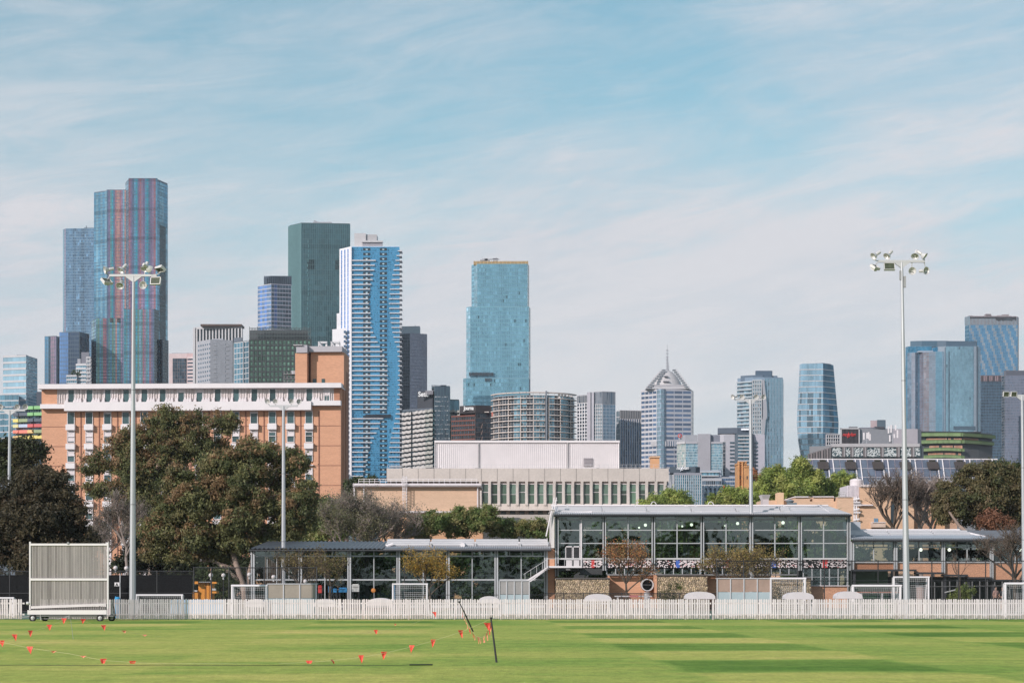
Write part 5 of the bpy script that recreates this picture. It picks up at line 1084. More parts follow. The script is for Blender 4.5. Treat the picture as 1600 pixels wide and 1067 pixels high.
# ---- pale brick wing in front with railing and ladder
YW = 272; L_ = Loc(652, YW); x, z = L_.x, L_.z
t_ = thing('brick_wing', 'pale brick wing with a white roof edge, rooftop railing and a caged ladder', 'building', L_.loc)
b_ = MB(); b_.box(x(556), x(748), 0, 10, z(798), z(759)); b_.build('upper_wall', BRICKP, t_)
b_ = MB(); b_.box(x(590), x(754), 0.6, 10, 0, z(800), (0.95,0.82,0.72)); b_.build('lower_wall', BRICKY, t_)
b_ = MB(); b_.box(x(552), x(752), -0.8, 10, z(760.5), z(755.5)); b_.box(x(590), x(750), -0.3, 0.6, z(801), z(798.3)); b_.tube((x(553),-0.8,z(758)), (x(752),-0.8,z(758)), 0.16, n=8); b_.build('roof_edge', OFFW, t_)
for c_ in (746.5, 554, 569): q = MB(); q.tube((x(c_),-0.3,z(798 if c_ > 700 else 790)), (x(c_),-0.3,z(759)), 0.11, n=6); q.build('downpipe', OFFW, t_)
for c_ in (654, 699): q = MB(); q.box(x(c_), x(c_+1.6), 0.45, 0.6, z(860), z(801)); q.build('pilaster_shade', M('pilaster', (0.10,0.08,0.07), 0.8), t_)  # dark strips standing in for the shade at the pilasters
q = MB(); q.box(x(652.5), x(661), 0.3, 0.58, z(835), z(808)); q.build('window', G_BLACKISH, t_)
rl = MB()
for k in range(23): px_ = 560+k*8.4; rl.tube((x(px_),0.4,z(756)), (x(px_),0.4,z(748)), 0.035, n=4)
for y_ in (748, 751.5): rl.tube((x(560),0.4,z(y_)), (x(746),0.4,z(y_)), 0.04, n=4)
rl.build('railing', WHITE, t_)
ld_ = MB()
for c_ in (630.2, 635.8): ld_.tube((x(c_),-0.6,z(797)), (x(c_),-0.6,z(744)), 0.045, n=4)
for k in range(22): y_ = 796-k*2.4; ld_.tube((x(630.2),-0.6,z(y_)), (x(635.8),-0.6,z(y_)), 0.03, n=4)
for k in range(9):
    y_ = 782-k*4.6; pr = None
    for a_ in range(7):
        an_ = math.pi*a_/6; c2 = (x(633)-0.36*math.cos(an_), -0.6-0.75*math.sin(an_), z(y_)); 
        if pr: ld_.tube(pr, c2, 0.025, n=3)
        pr = c2
for a_ in range(1, 6): an_ = math.pi*a_/6; ld_.tube((x(633)-0.36*math.cos(an_), -0.6-0.75*math.sin(an_), z(782)), (x(633)-0.36*math.cos(an_), -0.6-0.75*math.sin(an_), z(745)), 0.025, n=3)
ld_.build('caged_ladder', WHITE, t_)

# ---- right hand brick buildings behind the glass pavilion
YR = 235; L_ = Loc(1380, YR); x, z = L_.x, L_.z
t_ = thing('brick_hall', 'tan brick hall with a grey roof vault and roof tank, right of the glass pavilion', 'building', L_.loc)
b_ = MB(); b_.box(x(1343.5), x(1428), 0, 14, 0, z(759)); b_.box(x(1428), x(1500), 1.5, 14, 0, z(765), (0.75,0.72,0.75)); b_.box(x(1464), x(1478), 0.6, 2, 0, z(792), (0.9,0.8,0.7)); b_.pieces('brick_wall', BRICKY, t_)
b_ = MB(); b_.box(x(1325), x(1343.3), 0.3, 6, z(780), z(758), (0.95,0.95,1)); 
for k in range(9): b_.box(x(1325.5+k*2), x(1326+k*2), 0.22, 0.3, z(780), z(758), (1.1,1.1,1.1))
b_.box(x(1343.4), x(1428.5), -0.2, 1, z(760.6), z(757), (0.9,0.85,0.8)); b_.build('metal_cladding', OFFW, t_)
b_ = MB(); n = 14
for k in range(n):
    t0, t1 = k/n*1.3, (k+1)/n*1.3; f_ = lambda t: (1.0+7*(1-math.cos(t)), z(758.5)+1.0*math.sin(min(t*1.3, 1.57)))
    (ya, za), (yb, zb_) = f_(t0), f_(t1); b_.quad((x(1370),ya,za),(x(1500),ya,za),(x(1500),yb,zb_),(x(1373),yb,zb_))
b_.box(x(1370), x(1500), 2, 9, z(758.5), z(758.5)+0.4); 
for k in range(34): b_.box(x(1373+k*3.8), x(1373.5+k*3.8), 0.9, 1.3, z(758.5), z(758.5)+0.5, (0.8,0.8,0.8))
b_.build('vaulted_roof', M('vault_metal', (0.33,0.32,0.33), 0.6, var=0.15, vscale=0.6), t_)
b_ = MB(); b_.lathe((x(1345),3,z(758)), (0,0,1), [(0,0.78),(0.75,0.78),(0.78,0.72),(0.84,0.72),(0.95,0.3),(0.96,0.01)], 18); 
for k in range(5): b_.lathe((x(1345),3,z(757.5)+k*0.14), (0,0,1), [(0,0.78),(0.03,0.81),(0.06,0.78)], 18)
b_.build('roof_tank', OFFW, t_)
b_ = MB(); b_.box(x(1391.5), x(1397), -0.15, 0.05, 0, z(783.5)); b_.build('window', G_BLACKISH, t_); b_ = MB(); b_.box(x(1344), x(1363), -0.5, 0, z(790), z(788)); b_.box(x(1360), x(1380), -1.5, 0, z(824), z(817), (0.9,0.75,0.6)); b_.box(x(1360), x(1380), -1.6, 0, z(817), z(816)); b_.pieces('ledge', OFFW, t_)
for (a_, b2) in ((1365.5,1368),(1369,1371.5)): q = MB(); q.box(x(a_), x(b2), -0.1, 0.02, z(816), z(809.5), (4,5,6)); q.build('small_window', G_BLACKISH, t_)
b_ = MB()
for c_ in (1331.5, 1334, 1337.5): b_.tube((x(c_),-0.3,z(840)), (x(c_),-0.3,z(776)), 0.10, n=6)
for k in range(5): b_.box(x(1331), x(1343), -0.6, -0.1, z(778+k*8), z(775.5+k*8), (0.9,0.9,0.9)) if k%2 else b_.tube((x(1330),-.4,z(782+k*8)), (x(1342),-.4,z(779+k*8)), 0.12)
b_.tube((x(1330),-.3,z(789)), (x(1345),-.3,z(789)), 0.15); b_.build('service_pipe', WHITE, t_)
b_ = MB()
for k in range(6): b_.tube((x(1313+k*2.4),1,z(776)), (x(1313+k*2.4),1,z(767.5)), 0.04, n=4)
for y_ in (767.5, 771): b_.tube((x(1313),1,z(y_)), (x(1326),1,z(y_)), 0.04, n=4)
b_.build('railing', SILV, t_)

YR = 215; L_ = Loc(1285, YR); x, z = L_.x, L_.z
t_ = thing('brick_parapet_building', 'pale brick building top with notched parapet showing above the pavilion roof', 'building', L_.loc)
b_ = MB(); b_.box(x(1242), x(1265.5), 0, 8, 0, z(775.5)); b_.box(x(1265.5), x(1327), 0, 8, 0, z(783)); b_.box(x(1270), x(1303), 0.1, 8, z(783), z(775.5)); b_.box(x(1306), x(1331), -1, 8, 0, z(777)); b_.box(x(1196), x(1242), 3, 8, 0, z(779.5)); b_.box(x(1219), x(1228.5), 2, 4, z(790), z(768), (1.1,1.1,1.05)); b_.pieces('brick_wall', BRICKP, t_)
b_ = MB(); b_.box(x(1241), x(1263), -.2, 8, z(777), z(775.2)); b_.box(x(1270), x(1303), -.1, 8, z(776.6), z(775)); b_.box(x(1306), x(1328), -1.1, 8, z(777.5), z(776.3), (.7,.65,.6)); b_.pieces('coping', OFFW, t_)
b_ = MB()
b_.hexa([(x(1188.5),-2,z(781)),(x(1197.5),-2,z(781)),(x(1197.5),0,z(781)),(x(1188.5),0,z(781)),(x(1186),-2.4,z(774)),(x(1199.5),-2.4,z(774)),(x(1199.5),0.4,z(774)),(x(1186),0.4,z(774))]); b_.box(x(1188.5), x(1197.5), -2, 0, z(800), z(781), (.8,.75,.75)); b_.build('exhaust_hood', WHITE, t_)
b_ = MB(); b_.lathe((x(1232),-1,z(786)), (0,0,1), [(0,0.3),(0.2,0.5),(0.35,0.2)], 12, (0.8,0.9,0.95)); b_.box(x(1228), x(1242), -1.5, -.5, z(789), z(786), (0.5,0.6,0.65)); b_.build('roof_fan', GREYC, t_)

# distant low block behind the left trees (fills the street level between trees)
YR = 250; L_ = Loc(10, YR); x, z = L_.x, L_.z
t_ = thing('low_hall', 'low grey roofed hall glimpsed behind the dark tree at the far left edge', 'building', L_.loc)
b_ = MB(); b_.box(x(-60), x(25), 0, 10, 0, z(746), (0.5,0.6,0.7)); b_.build('wall', GREYC, t_); b_ = MB(); b_.box(x(-62), x(26), -1, 10, z(746), z(741.5)); b_.build('roof', SILV, t_)
# ================================================================ glass sports pavilion
YP = 150; PG1 = clear_glass('pavilion_glass', (0.60,0.68,0.63), 0.04); PG2 = clear_glass('upper_hall_glass', (0.42,0.53,0.47), 0.10)
FR = M('frame_grey', (0.40,0.41,0.42), 0.5, metal=0.1, var=0.06); FRD = M('frame_dark', (0.05,0.052,0.055), 0.6)
INT = M('interior_grey', (0.16,0.17,0.17), 0.8); FLO = M('pavilion_floor', (0.13,0.12,0.11), 0.7)
def pane(t_, x0, x1, z0, z1, y=0.0, mat=None, th=0.02):
    q = MB(); q.quad((x0,y,z0),(x1,y,z0),(x1,y,z1),(x0,y,z1)); q.build('glass_pane', mat or PG1, t_)
def corrug(t_, x0, x1, zf, zb, yf, yb, pitch, amp, mat, x0b=None, x1b=None, th=0.06):
    q = MB(); n = int((x1-x0)/pitch*2); x0b = x0 if x0b is None else x0b; x1b = x1 if x1b is None else x1b
    for k in range(n):
        a_, b2 = k/n, (k+1)/n; ha, hb_ = (amp if k%2 else 0), (0 if k%2 else amp)
        q.quad((x0+(x1-x0)*a_,yf,zf+ha),(x0+(x1-x0)*b2,yf,zf+hb_),(x0b+(x1b-x0b)*b2,yb,zb+hb_),(x0b+(x1b-x0b)*a_,yb,zb+ha))
    q.hexa([(x0,yf,zf-th-.02),(x1,yf,zf-th-.02),(x1b,yb,zb-th-.02),(x0b,yb,zb-th-.02),(x0,yf,zf-.02),(x1,yf,zf-.02),(x1b,yb,zb-.02),(x0b,yb,zb-.02)])
    q.build('roof', mat, t_)
def solar_tubes(t_, x0, x1, y, z, n=3, seg=3.4):
    k = 0; xx = x0
    while xx < x1-0.3:
        xe = min(x1, xx+seg)
        q = MB()
        for j in range(n): q.tube((xx+0.06, y+j*0.62, z+j*0.155), (xe-0.06, y+j*0.62, z+j*0.155), 0.19, n=8)
        q.box(xx, xx+0.12, y-0.3, y+n*0.62-.2, z-0.16, z+0.12); q.box(xe-0.12, xe-.04, y-0.3, y+n*0.62-.2, z-0.14, z+0.1)
        q.build('roof_duct', ROOFL, t_); xx = xe; k += 1

# ---- left single storey wing
L_ = Loc(627, YP); x, z = L_.x, L_.z
t_ = thing('glass_pavilion_wing', 'low glass walled wing with dark corrugated roof and grey posts, left half of the pavilion', 'building', L_.loc)
q = MB(); q.box(x(394), x(862), -0.3, 9, -0.02, 0.12); q.build('floor', FLO, t_)
corrug(t_, x(391), x(600), z(858.2), Z(846.5,157)+0.0, -0.9, 7, 0.33, 0.10, ROOFM, x0b=x(400)); corrug(t_, x(600), x(861), z(857.5), Z(846.5,157), -0.9, 7, 0.165, 0.05, M('corrugated_mid', (0.34,0.34,0.36), 0.5, metal=0.3))
q = MB(); q.box(x(391), x(861), -0.98, -0.86, z(860.6), z(858.6)); q.box(x(391), x(861), -0.9, 0.1, z(860.8), z(860.2)); q.build('fascia', DARK, t_)
solar_tubes(t_, x(600), x(858), 2.0, z(851.3)+0.04)
q = MB(); q.tube((x(640),4.2,z(846.6)), (x(857),4.2,z(846.4)), 0.10, n=6); q.tube((x(601),1.6,z(852.5)), (x(612),1.6,z(849)), 0.1); q.tube((x(722),1.4,z(850.5)), (x(722),4.4,z(846.5)), 0.2); q.build('roof_pipe', WHITE, t_)
posts = [395.5, 469.5, 546, 622.5, 700, 775.5, 853]
q_ = 0
for i, c0 in enumerate(posts):
    q = MB(); lc = (1,1,1) if i not in (3,) else (0.9,0.9,0.9)
    q.box(x(c0-3.0), x(c0-0.8), -0.25, 0.05, 0.1, z(860.5), lc); q.box(x(c0+0.4), x(c0+2.8), -0.25, 0.05, 0.1, z(860.5), (1.15,1.15,1.15)); q.build('post', FR, t_)
    q = MB(); q.box(x(c0-0.8), x(c0+0.4), -0.12, 0.0, 0.1, z(860.5)); q.build('post_web', FRD, t_)
zt, z1_, z2_ = z(861), z(868.5), z(905.3)
for i in range(6):
    a_, b2 = posts[i]+3, posts[i+1]-3; m_ = (a_+b2)/2
    q = MB(); q.box(x(a_), x(b2), -0.1, 0.0, z1_-0.05, z1_+0.05); q.box(x(a_), x(b2), -0.12, 0.0, z2_-0.06, z2_+0.05); q.box(x(a_), x(b2), -0.08, 0.0, 0.12, 0.3); q.box(x(m_-0.7), x(m_+0.7), -0.1, 0.02, 0.12, zt)
    for t in (0.25, 0.75): px_ = a_+(b2-a_)*t; q.box(x(px_-0.5), x(px_+0.5), -0.08, 0.02, z1_, zt)
    if i == 0:
        for t in (0.28, 0.78): px_ = a_+(b2-a_)*t; q.box(x(px_-0.5), x(px_+0.5), -0.08, 0.02, z2_, z1_)
    q.build('window_frame', FR, t_)
    q = MB()
    for t in (0.25, 0.75): px_ = a_+(b2-a_)*t; q.box(x(px_-0.35), x(px_+0.35), 6.4, 6.5, 0.12, zt)
    q.box(x(a_), x(b2), 6.4, 6.5, z(900), z(898)); q.build('rear_frame', FRD, t_)
    for (p0, p1) in ((a_, m_), (m_, b2)):
        pane(t_, x(p0), x(p1), z2_, z1_); pane(t_, x(p0), x(p1), 0.3, z2_)
        h_ = (p0+p1)/2; pane(t_, x(p0), x(h_), z1_, zt, mat=PG2); pane(t_, x(h_), x(p1), z1_, zt, mat=PG2)
q = MB(); q.box(x(394), x(861), 0.2, 6.8, z(861.5), z(860.8), (0.5,0.5,0.5)); 
for px_ in (563, 690, 790): q.box(x(px_), x(px_+6), 4.6, 4.9, 0.1, z(862), (0.2,0.2,0.2))
q.box(x(398), x(425), 6.0, 6.2, 0.1, z(862), (0.35,0.28,0.25)); q.build('interior', INT, t_)
q = MB()
for k in range(9): q.box(x(399+k*3), x(400.6+k*3), 5.9, 6.0, 0.1, z(862), (1,1,1))
q.build('timber_batten', M('timber_batten', (0.16,0.10,0.08), 0.8), t_)

# things inside / in front of the left wing
def crate(px0, px1, py0, py1, mat, name, label, cat, Y=147.5, d=0.6, parts=None):
    Lc = Loc((px0+px1)/2, Y); tt = thing(name, label, cat, Lc.loc); q = MB(); w = (px1-px0)/2*Lc.s; zt_ = Lc.z(py0); zb_ = max(0, Lc.z(py1)); b_ = min(0.05, w/4)
    q.box(-w, w, 0, d, zb_, zt_-b_); q.box(-w+b_, w-b_, b_, d-b_, zt_-b_, zt_); q.box(-w-0.02, w+0.02, -0.02, d+0.02, zt_-b_*2.2, zt_-b_*1.6, (0.8,0.8,0.8)); q.build('body', mat, tt)
    q = MB(); q.box(-w*.6, w*.6, -0.035, -0.005, zb_+(zt_-zb_)*.55, zb_+(zt_-zb_)*.7, (0.5,0.5,0.5)); q.build('panel', mat, tt)
    q = MB()
    for s_ in (-1, 1): q.box(s_*w*0.8-0.04, s_*w*0.8+0.04, 0.05, d-0.05, 0, max(zb_, 0.06))
    q.build('foot', BLACK, tt); return tt
RED = M('red_plastic', (0.45,0.04,0.035), 0.5); BLU = M('blue_plastic', (0.03,0.20,0.42), 0.5); CREAM = M('cream_plastic', (0.5,0.5,0.48), 0.5)
crate(497, 502.5, 914, 926, RED, 'locker', 'small red locker seen through the pavilion glass', 'locker')
crate(513, 518, 915, 925, BLU, 'storage_tub', 'leftmost blue tub in the row behind the pavilion glass', 'tub', group=None) if False else crate(513, 518, 915, 925, BLU, 'storage_tub', 'leftmost blue tub in the row behind the pavilion glass', 'tub')
crate(520.5, 526, 919, 925, BLU, 'storage_tub', 'smallest blue tub, middle one behind the pavilion glass', 'tub')
crate(529, 542, 917.5, 925, BLU, 'storage_tub', 'widest blue tub at the right end of the row behind the pavilion glass', 'tub')
crate(549.5, 561, 912, 924, CREAM, 'cabinet', 'cream cabinet right of the blue tubs behind the pavilion glass', 'cabinet')
crate(612.5, 617, 914, 938, BLU, 'equipment_bin', 'tall narrow blue bin beside the small goal in front of the glass', 'bin')
Lc = Loc(583.5, 148); tt = thing('ball_stand', 'round orange disc target on a stand behind the glass', 'target', Lc.loc); q = MB(); q.lathe((0,0,Lc.z(922)), (0,-1,0), [(0,0.01),(0.01,0.17),(0.06,0.17),(0.08,0.01)], 14); q.build('disc', M('orange_paint', (0.55,0.20,0.04), 0.6), tt); q = MB(); q.tube((0,0.05,0), (0,0.05,Lc.z(922)), 0.03); q.build('stand', BLACK, tt)

# ---- two storey hall
L_ = Loc(1095, YP); x, z = L_.x, L_.z
t_ = thing('glass_pavilion_hall', 'two storey glass hall with a mosaic band under tall windows and stone filled walls below', 'building', L_.loc)
q = MB(); q.box(x(866), x(1328), -0.2, 9, -0.02, 0.10); q.build('floor', FLO, t_)
q = MB(); q.box(x(858), x(1327), 0.35, 9, z(891), z(888)); q.box(x(868), x(1327), 0.3, 9, z(808), z(807)); q.build('floor_slab', INT, t_)
corrug(t_, x(865), x(1328), z(804), Z(790.5,158), -0.9, 8, 0.165, 0.05, ROOFL, x1b=x(1320))
q = MB(); q.box(x(865), x(1328), -0.98, -0.86, z(806.3), z(804.3)); q.box(x(865), x(1328), -0.9, 0.1, z(806.8), z(806)); q.build('fascia', DARK, t_)
solar_tubes(t_, x(872), x(1240), 1.6, z(799.5)+0.02); solar_tubes(t_, x(1244), x(1318), 3.2, z(796.8)+0.02, n=2)
q = MB(); q.box(x(864), x(1318), 7.2, 7.6, Z(791,158), Z(788.8,158)); 
for px_ in (1000, 1098, 1180, 890, 1240, 1300): q.tube((x(px_),1.0,z(800)), (x(px_),6.5,Z(791,157)+.1), 0.05, n=5)
q.tube((x(868),1,z(802.5)), (x(926),1,z(800)), 0.12, n=6); q.tube((x(926),1,z(800)), (x(926),3,z(797.5)), 0.12, n=6)
for px_ in (1005, 1178): q.box(x(px_-5), x(px_+5), 1.4, 2.8, z(800.5), z(797.8))
q.build('roof_pipe', WHITE, t_)
q = MB()                                                        # lattice hatch and hoops on the ridge
for k in range(2): q.tube((x(861+k*4),1,z(806)), (x(866+k*4),1,z(776)), 0.05, n=4)
for k in range(5): q.tube((x(860+k*1.4),1,z(800-k*4.6)), (x(866+k*1.3),1,z(799-k*4.6)), 0.035, n=4)
for c_ in (1123, 1030): 
    pr = None
    for a_ in range(9): an_ = math.pi*a_/8; c2 = (x(c_)-math.cos(an_)*0.22, 6, Z(790,156)+math.sin(an_)*0.32); (q.tube(pr, c2, 0.035, n=4) if pr else None); pr = c2
q.tube((x(1077),6,z(792)), (x(1083),6,z(784)), 0.04); q.tube((x(1083),6,z(784)), (x(1090),6,z(791)), 0.04); q.build('roof_hoop', WHITE, t_)
q = MB(); q.box(x(861.5), x(866), -0.6, 8, z(856), z(797)); q.box(x(860), x(866.5), -0.7, 8, z(797), z(795.5)); q.build('cream_pier', M('cream_pier', (0.62,0.58,0.55), 0.7), t_)
q = MB(); q.tube((x(861.5),-.8,z(798)), (x(853),-.8,z(838)), 0.06, n=5); q.build('stay_rod', WHITE, t_)
q = MB(); q.box(x(855.5), x(866.5), -0.1, 4, 0.1, z(857)); q.build('brick_pier', BRICK, t_)
posts = [870, 944, 1020.5, 1097, 1173.5, 1249.5, 1325.5]; zt = z(806.8); zr1, zr2, zr3, zs = z(811.5), z(828), z(848.5), z(872.5)
for i, c0 in enumerate(posts):
    q = MB(); lo = 891 if i else 900
    q.box(x(c0-2.6), x(c0-1.0), -0.30, 0.05, z(lo) if i < 6 else 0.1, zt); q.box(x(c0+1.0), x(c0+2.6), -0.30, 0.05, z(lo), zt, (1.1,1.1,1.1)); q.build('post', FR, t_)
    q = MB(); q.box(x(c0-1.0), x(c0+1.0), -0.14, 0.0, z(lo), zt); q.hexa([(x(c0-1),-0.2,z(891)),(x(c0+1.4),-0.2,z(891)),(x(c0+1.4),0,z(891)),(x(c0-1),0,z(891)),(x(c0-2),-0.35,z(880)),(x(c0+2),-0.35,z(880)),(x(c0+2),0,z(880)),(x(c0-2),0,z(880))]); q.build('post_web', FRD, t_)
for i in range(6):
    a_, b2 = posts[i]+3, posts[i+1]-3; m_ = (a_+b2)/2-1; q = MB()
    for zz_ in (zr1, zr2, zr3): q.box(x(a_), x(b2), -0.1, 0.02, zz_-0.035, zz_+0.035)
    q.box(x(a_), x(b2), -0.16, 0.02, zs-0.06, zs+0.05, (1.4,1.35,1.3)); q.box(x(m_-.8), x(m_+.8), -0.12, 0.03, zs, zt)
    px_ = m_+(b2-m_)*0.5; q.box(x(px_-.5), x(px_+.5), -0.1, 0.02, zr1, zt); q.box(x(m_), x(b2), -0.09, 0.0, zr1+0.12, zr1+0.16); q.build('window_frame', FR, t_)
    for (p0, p1) in ((a_, m_), (m_, b2)):
        for (za, zb_) in ((zs, zr3), (zr3, zr2), (zr2, zr1), (zr1, zt)): pane(t_, x(p0)+.03, x(p1)-.03, za, zb_, y=random.uniform(-.005,.005), mat=PG2)
    # rear wall posts and greenish rear glazing
    q = MB()
    for t in (0.0, 0.33, 0.66): px_ = a_+(b2-a_)*t; q.box(x(px_-.8), x(px_+.8), 8.0, 8.2, z(888), zt)
    q.box(x(a_), x(b2), 8.0, 8.2, z(850), z(848)); q.box(x(a_), x(b2), 8.0, 8.1, z(889), z(874)); q.build('rear_frame', FRD, t_)
    if i in (0, 3, 4): q = MB(); q.box(x(a_+6), x(m_+8), 5.5, 5.7, z(888), z(812)); q.build('partition', M('partition', (0.09,0.10,0.10), 0.8), t_)
    if i == 2: q = MB(); q.box(x(1076), x(1080), 4.5, 4.9, z(888), zt); q.build('interior_column', M('interior_column', (0.28,0.27,0.25), 0.8), t_)
    q = MB(); q.box(x(m_+24 if i else m_+20), x(m_+28 if i else m_+24), 4.5, 4.9, z(888), z(830)); q.build('interior_column', _m.get('interior_column') or M('interior_column', (0.28,0.27,0.25), 0.8), t_)
lamp_m = glow('lit_ceiling_lamp', (1.0,0.95,0.85), 2.6)
for (px_, py_, r_) in ((1008.5,820,0.11),(998.5,824,0.07),(1080.5,819.5,0.11),(1066,822,0.07),(1152.5,817.5,0.11),(1133,821,0.06),(1223.5,816.3,0.12)):
    q = MB(); q.ball((x(px_)*1.02+(L_.loc[0])*0.02, 3.0, Z(py_,153)), r_*1.1, 8, 5); q.build('ceiling_lamp', lamp_m, t_)
# mosaic band of cut out letters and tiles
mo = MB(); mo.box(x(906), x(1324), -0.02, 0.06, z(886.8), z(874.2), (0.05,0.05,0.055)); mo.build('mosaic_backing', BLACK, t_)
mo = MB(); pxx = 907.0; motif = ["111110","100010","101110","101011","111001","001111"]
rws = 8; cw = 1.55; rh = 12.6/rws
for c_ in range(int(416/cw)):
    px_ = 907+c_*cw
    if any(abs(px_-p_) < 3.4 for p_ in posts): continue
    red_zone = abs(px_-1288) < 3.5 or abs(px_-926) < 2.5 or abs(px_-1136) < 3; blue_zone = abs(px_-1058.5) < 3 or abs(px_-1207) < 4
    for r_ in range(rws):
        ph = (c_ % 9)
        on = ((ph in (0,1) and r_ in (0,1,3,4,6,7)) or (ph == 2) or (ph in (4,) and r_ not in (2,5)) or (ph in (5,6) and r_ in (1,2,5,6)) or (ph == 7 and r_ > 2)) ^ (random.random() < 0.18)
        darkz = 1112 < px_ < 1128 or 1030 < px_ < 1050 or 1185 < px_ < 1204 or 1258 < px_ < 1280
        if darkz: on = random.random() < 0.3
        if not on and not red_zone and not blue_zone: continue
        cc = (0.62,0.55,0.55)
        if red_zone and random.random() < 0.8: cc = (0.55,0.05,0.05)
        elif blue_zone and random.random() < 0.8: cc = (0.05,0.12,0.42)
        elif random.random() < 0.12: cc = (0.55,0.25,0.25)
        mo.box(x(px_), x(px_+cw), -0.07, -0.02, z(886.6-r_*rh), z(886.6-(r_+1)*rh), cc)
mo.build('mosaic_tile', M('mosaic', (1,1,1), 0.6), t_, kind='stuff')
# strip windows under the band
for i in range(1, 6):
    a_, b2 = posts[i]+4, posts[i+1]-3
    if i == 5: continue
    n = 5
    for k in range(n):
        p0 = a_+(b2-a_)*k/n; p1 = a_+(b2-a_)*(k+1)/n
        pane(t_, x(p0)+.04, x(p1)-.04, z(896), z(888.5), y=0.05, mat=PG2)
    q = MB()
    for k in range(n+1): p0 = a_+(b2-a_)*k/n; q.box(x(p0)-.035, x(p0)+.035, -0.02, 0.08, z(896.5), z(888))
    q.box(x(a_), x(b2), -0.3, 0.05, z(898.6), z(896.5), (0.5,0.5,0.5)); q.build('strip_window_frame', FR, t_)
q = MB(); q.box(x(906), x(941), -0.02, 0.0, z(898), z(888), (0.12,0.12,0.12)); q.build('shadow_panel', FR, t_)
# brick lower walls
q = MB(); q.box(x(950), x(1022), 0.4, 1.0, 0.1, z(898), (1,1,1)); q.box(x(1100), x(1205), 0.5, 1.0, 0.1, z(896)); q.box(x(1021), x(1024), -1.6, 0.4, 0.1, z(898)); q.box(x(1250), x(1326), -0.2, 0.4, 0.1, z(915.5)); q.box(x(866), x(870), 0.3, 4, 0.1, z(893), (0.8,0.8,0.8)); q.pieces('brick_wall', BRICK, t_)
q = MB(); q.box(x(1248), x(1326), -0.35, 0.45, z(915.5), z(914)); q.box(x(1255), x(1322), 3, 3.2, 0.1, z(888), (0.3,0.6,0.55)); q.build('sill', OFFW, t_)
for k in range(5):
    p0 = 1255+k*13.6; pane(t_, x(p0)+.03, x(p0+13.2), z(914), z(888.5), y=0.0, mat=clear_glass('green_pane', (0.45,0.62,0.56), 0.12)); q = MB(); q.box(x(p0)-.04, x(p0)+.04, -0.06, 0.03, z(914), z(888)); q.box(x(p0), x(p0+13.6), -0.05, 0.0, z(901.5), z(900.7)); q.build('window_frame', FR, t_)
STONE = M('river_stone', (0.40,0.33,0.24), 0.9, var=0.3, vscale=2)
for (g0, g1, gt) in ((868,950.5,904.5),(1024,1102,899.5),(1204,1262,904)):
    q = MB(); yy0, yy1 = -1.5, 0.3; q.box(x(g0), x(g1), yy0, yy1, 0.05, z(gt), (0.35,0.35,0.35)); q.build('gabion_core', STONE, t_)
    q = MB(); zz_ = 0.1
    while zz_ < z(gt)-0.03:
        xx = x(g0)+random.uniform(0, 0.08)
        while xx < x(g1):
            w_ = random.uniform(0.055, 0.105); h_ = random.uniform(0.04, 0.07); g_ = random.uniform(0.6, 1.5); dr = random.uniform(-.3,.3)
            c0 = Vector((xx, yy0-0.02, zz_+random.uniform(-.02,.02))); a_ = random.uniform(-.5,.5); ca, sa = math.cos(a_), math.sin(a_)
            n = len(q.v); pts = [(-w_,0),(-.5*w_,-h_),(.6*w_,-h_),(w_,0),(.4*w_,h_),(-.6*w_,h_)]
            for (u, v) in pts: q.v.append((c0.x+u*ca-v*sa, c0.y+0.02, c0.z+u*sa+v*ca))
            q.v.append((c0.x+dr*w_, c0.y-random.uniform(.03,.07), c0.z+0.01))
            for i in range(6): q.f.append((n+i, n+(i+1)%6, n+6)); q.c.append((g_, g_*random.uniform(.92,1.0), g_*random.uniform(.8,1.0)))
            xx += w_*1.75
        zz_ += 0.095
    q.build('gabion_stone', STONE, t_, kind='stuff')
    q = MB(); q.box(x(g0)-.05, x(g1)+.05, yy0-0.1, yy1, z(gt), z(gt)+0.10); q.build('gabion_cap', M('dark_cap', (0.09,0.08,0.075), 0.8), t_)
# porthole and steel drum pillar
q = MB(); n = 24
for k in range(n):
    a0, a1 = 2*math.pi*k/n, 2*math.pi*(k+1)/n; r0, r1 = 0.40, 0.47
    c_ = (x(1010.5), z(913.5)); p_ = lambda a, r, y: (c_[0]+r*math.cos(a), y, c_[1]+r*math.sin(a))
    q.hexa([p_(a0,r0,-0.9),p_(a1,r0,-0.9),p_(a1,r0,0.38),p_(a0,r0,0.38),p_(a0,r1,-0.9),p_(a1,r1,-0.9),p_(a1,r1,0.38),p_(a0,r1,0.38)])
q.box(c_[0]-0.4, c_[0]+0.4, 0.0, 0.05, c_[1]-0.02, c_[1]+0.03); q.build('porthole', SILV, t_)
q = MB(); q.lathe((x(1010.5),0.2,z(913.5)), (0,-1,0), [(0,0.01),(0.01,0.40)], 24); q.build('porthole_recess', BLACK, t_)
q = MB(); q.tube((x(1009.5),-1.2,0.1), (x(1009.5),-1.2,z(925)), 0.24, n=16); q.build('steel_drum', SILV, t_)
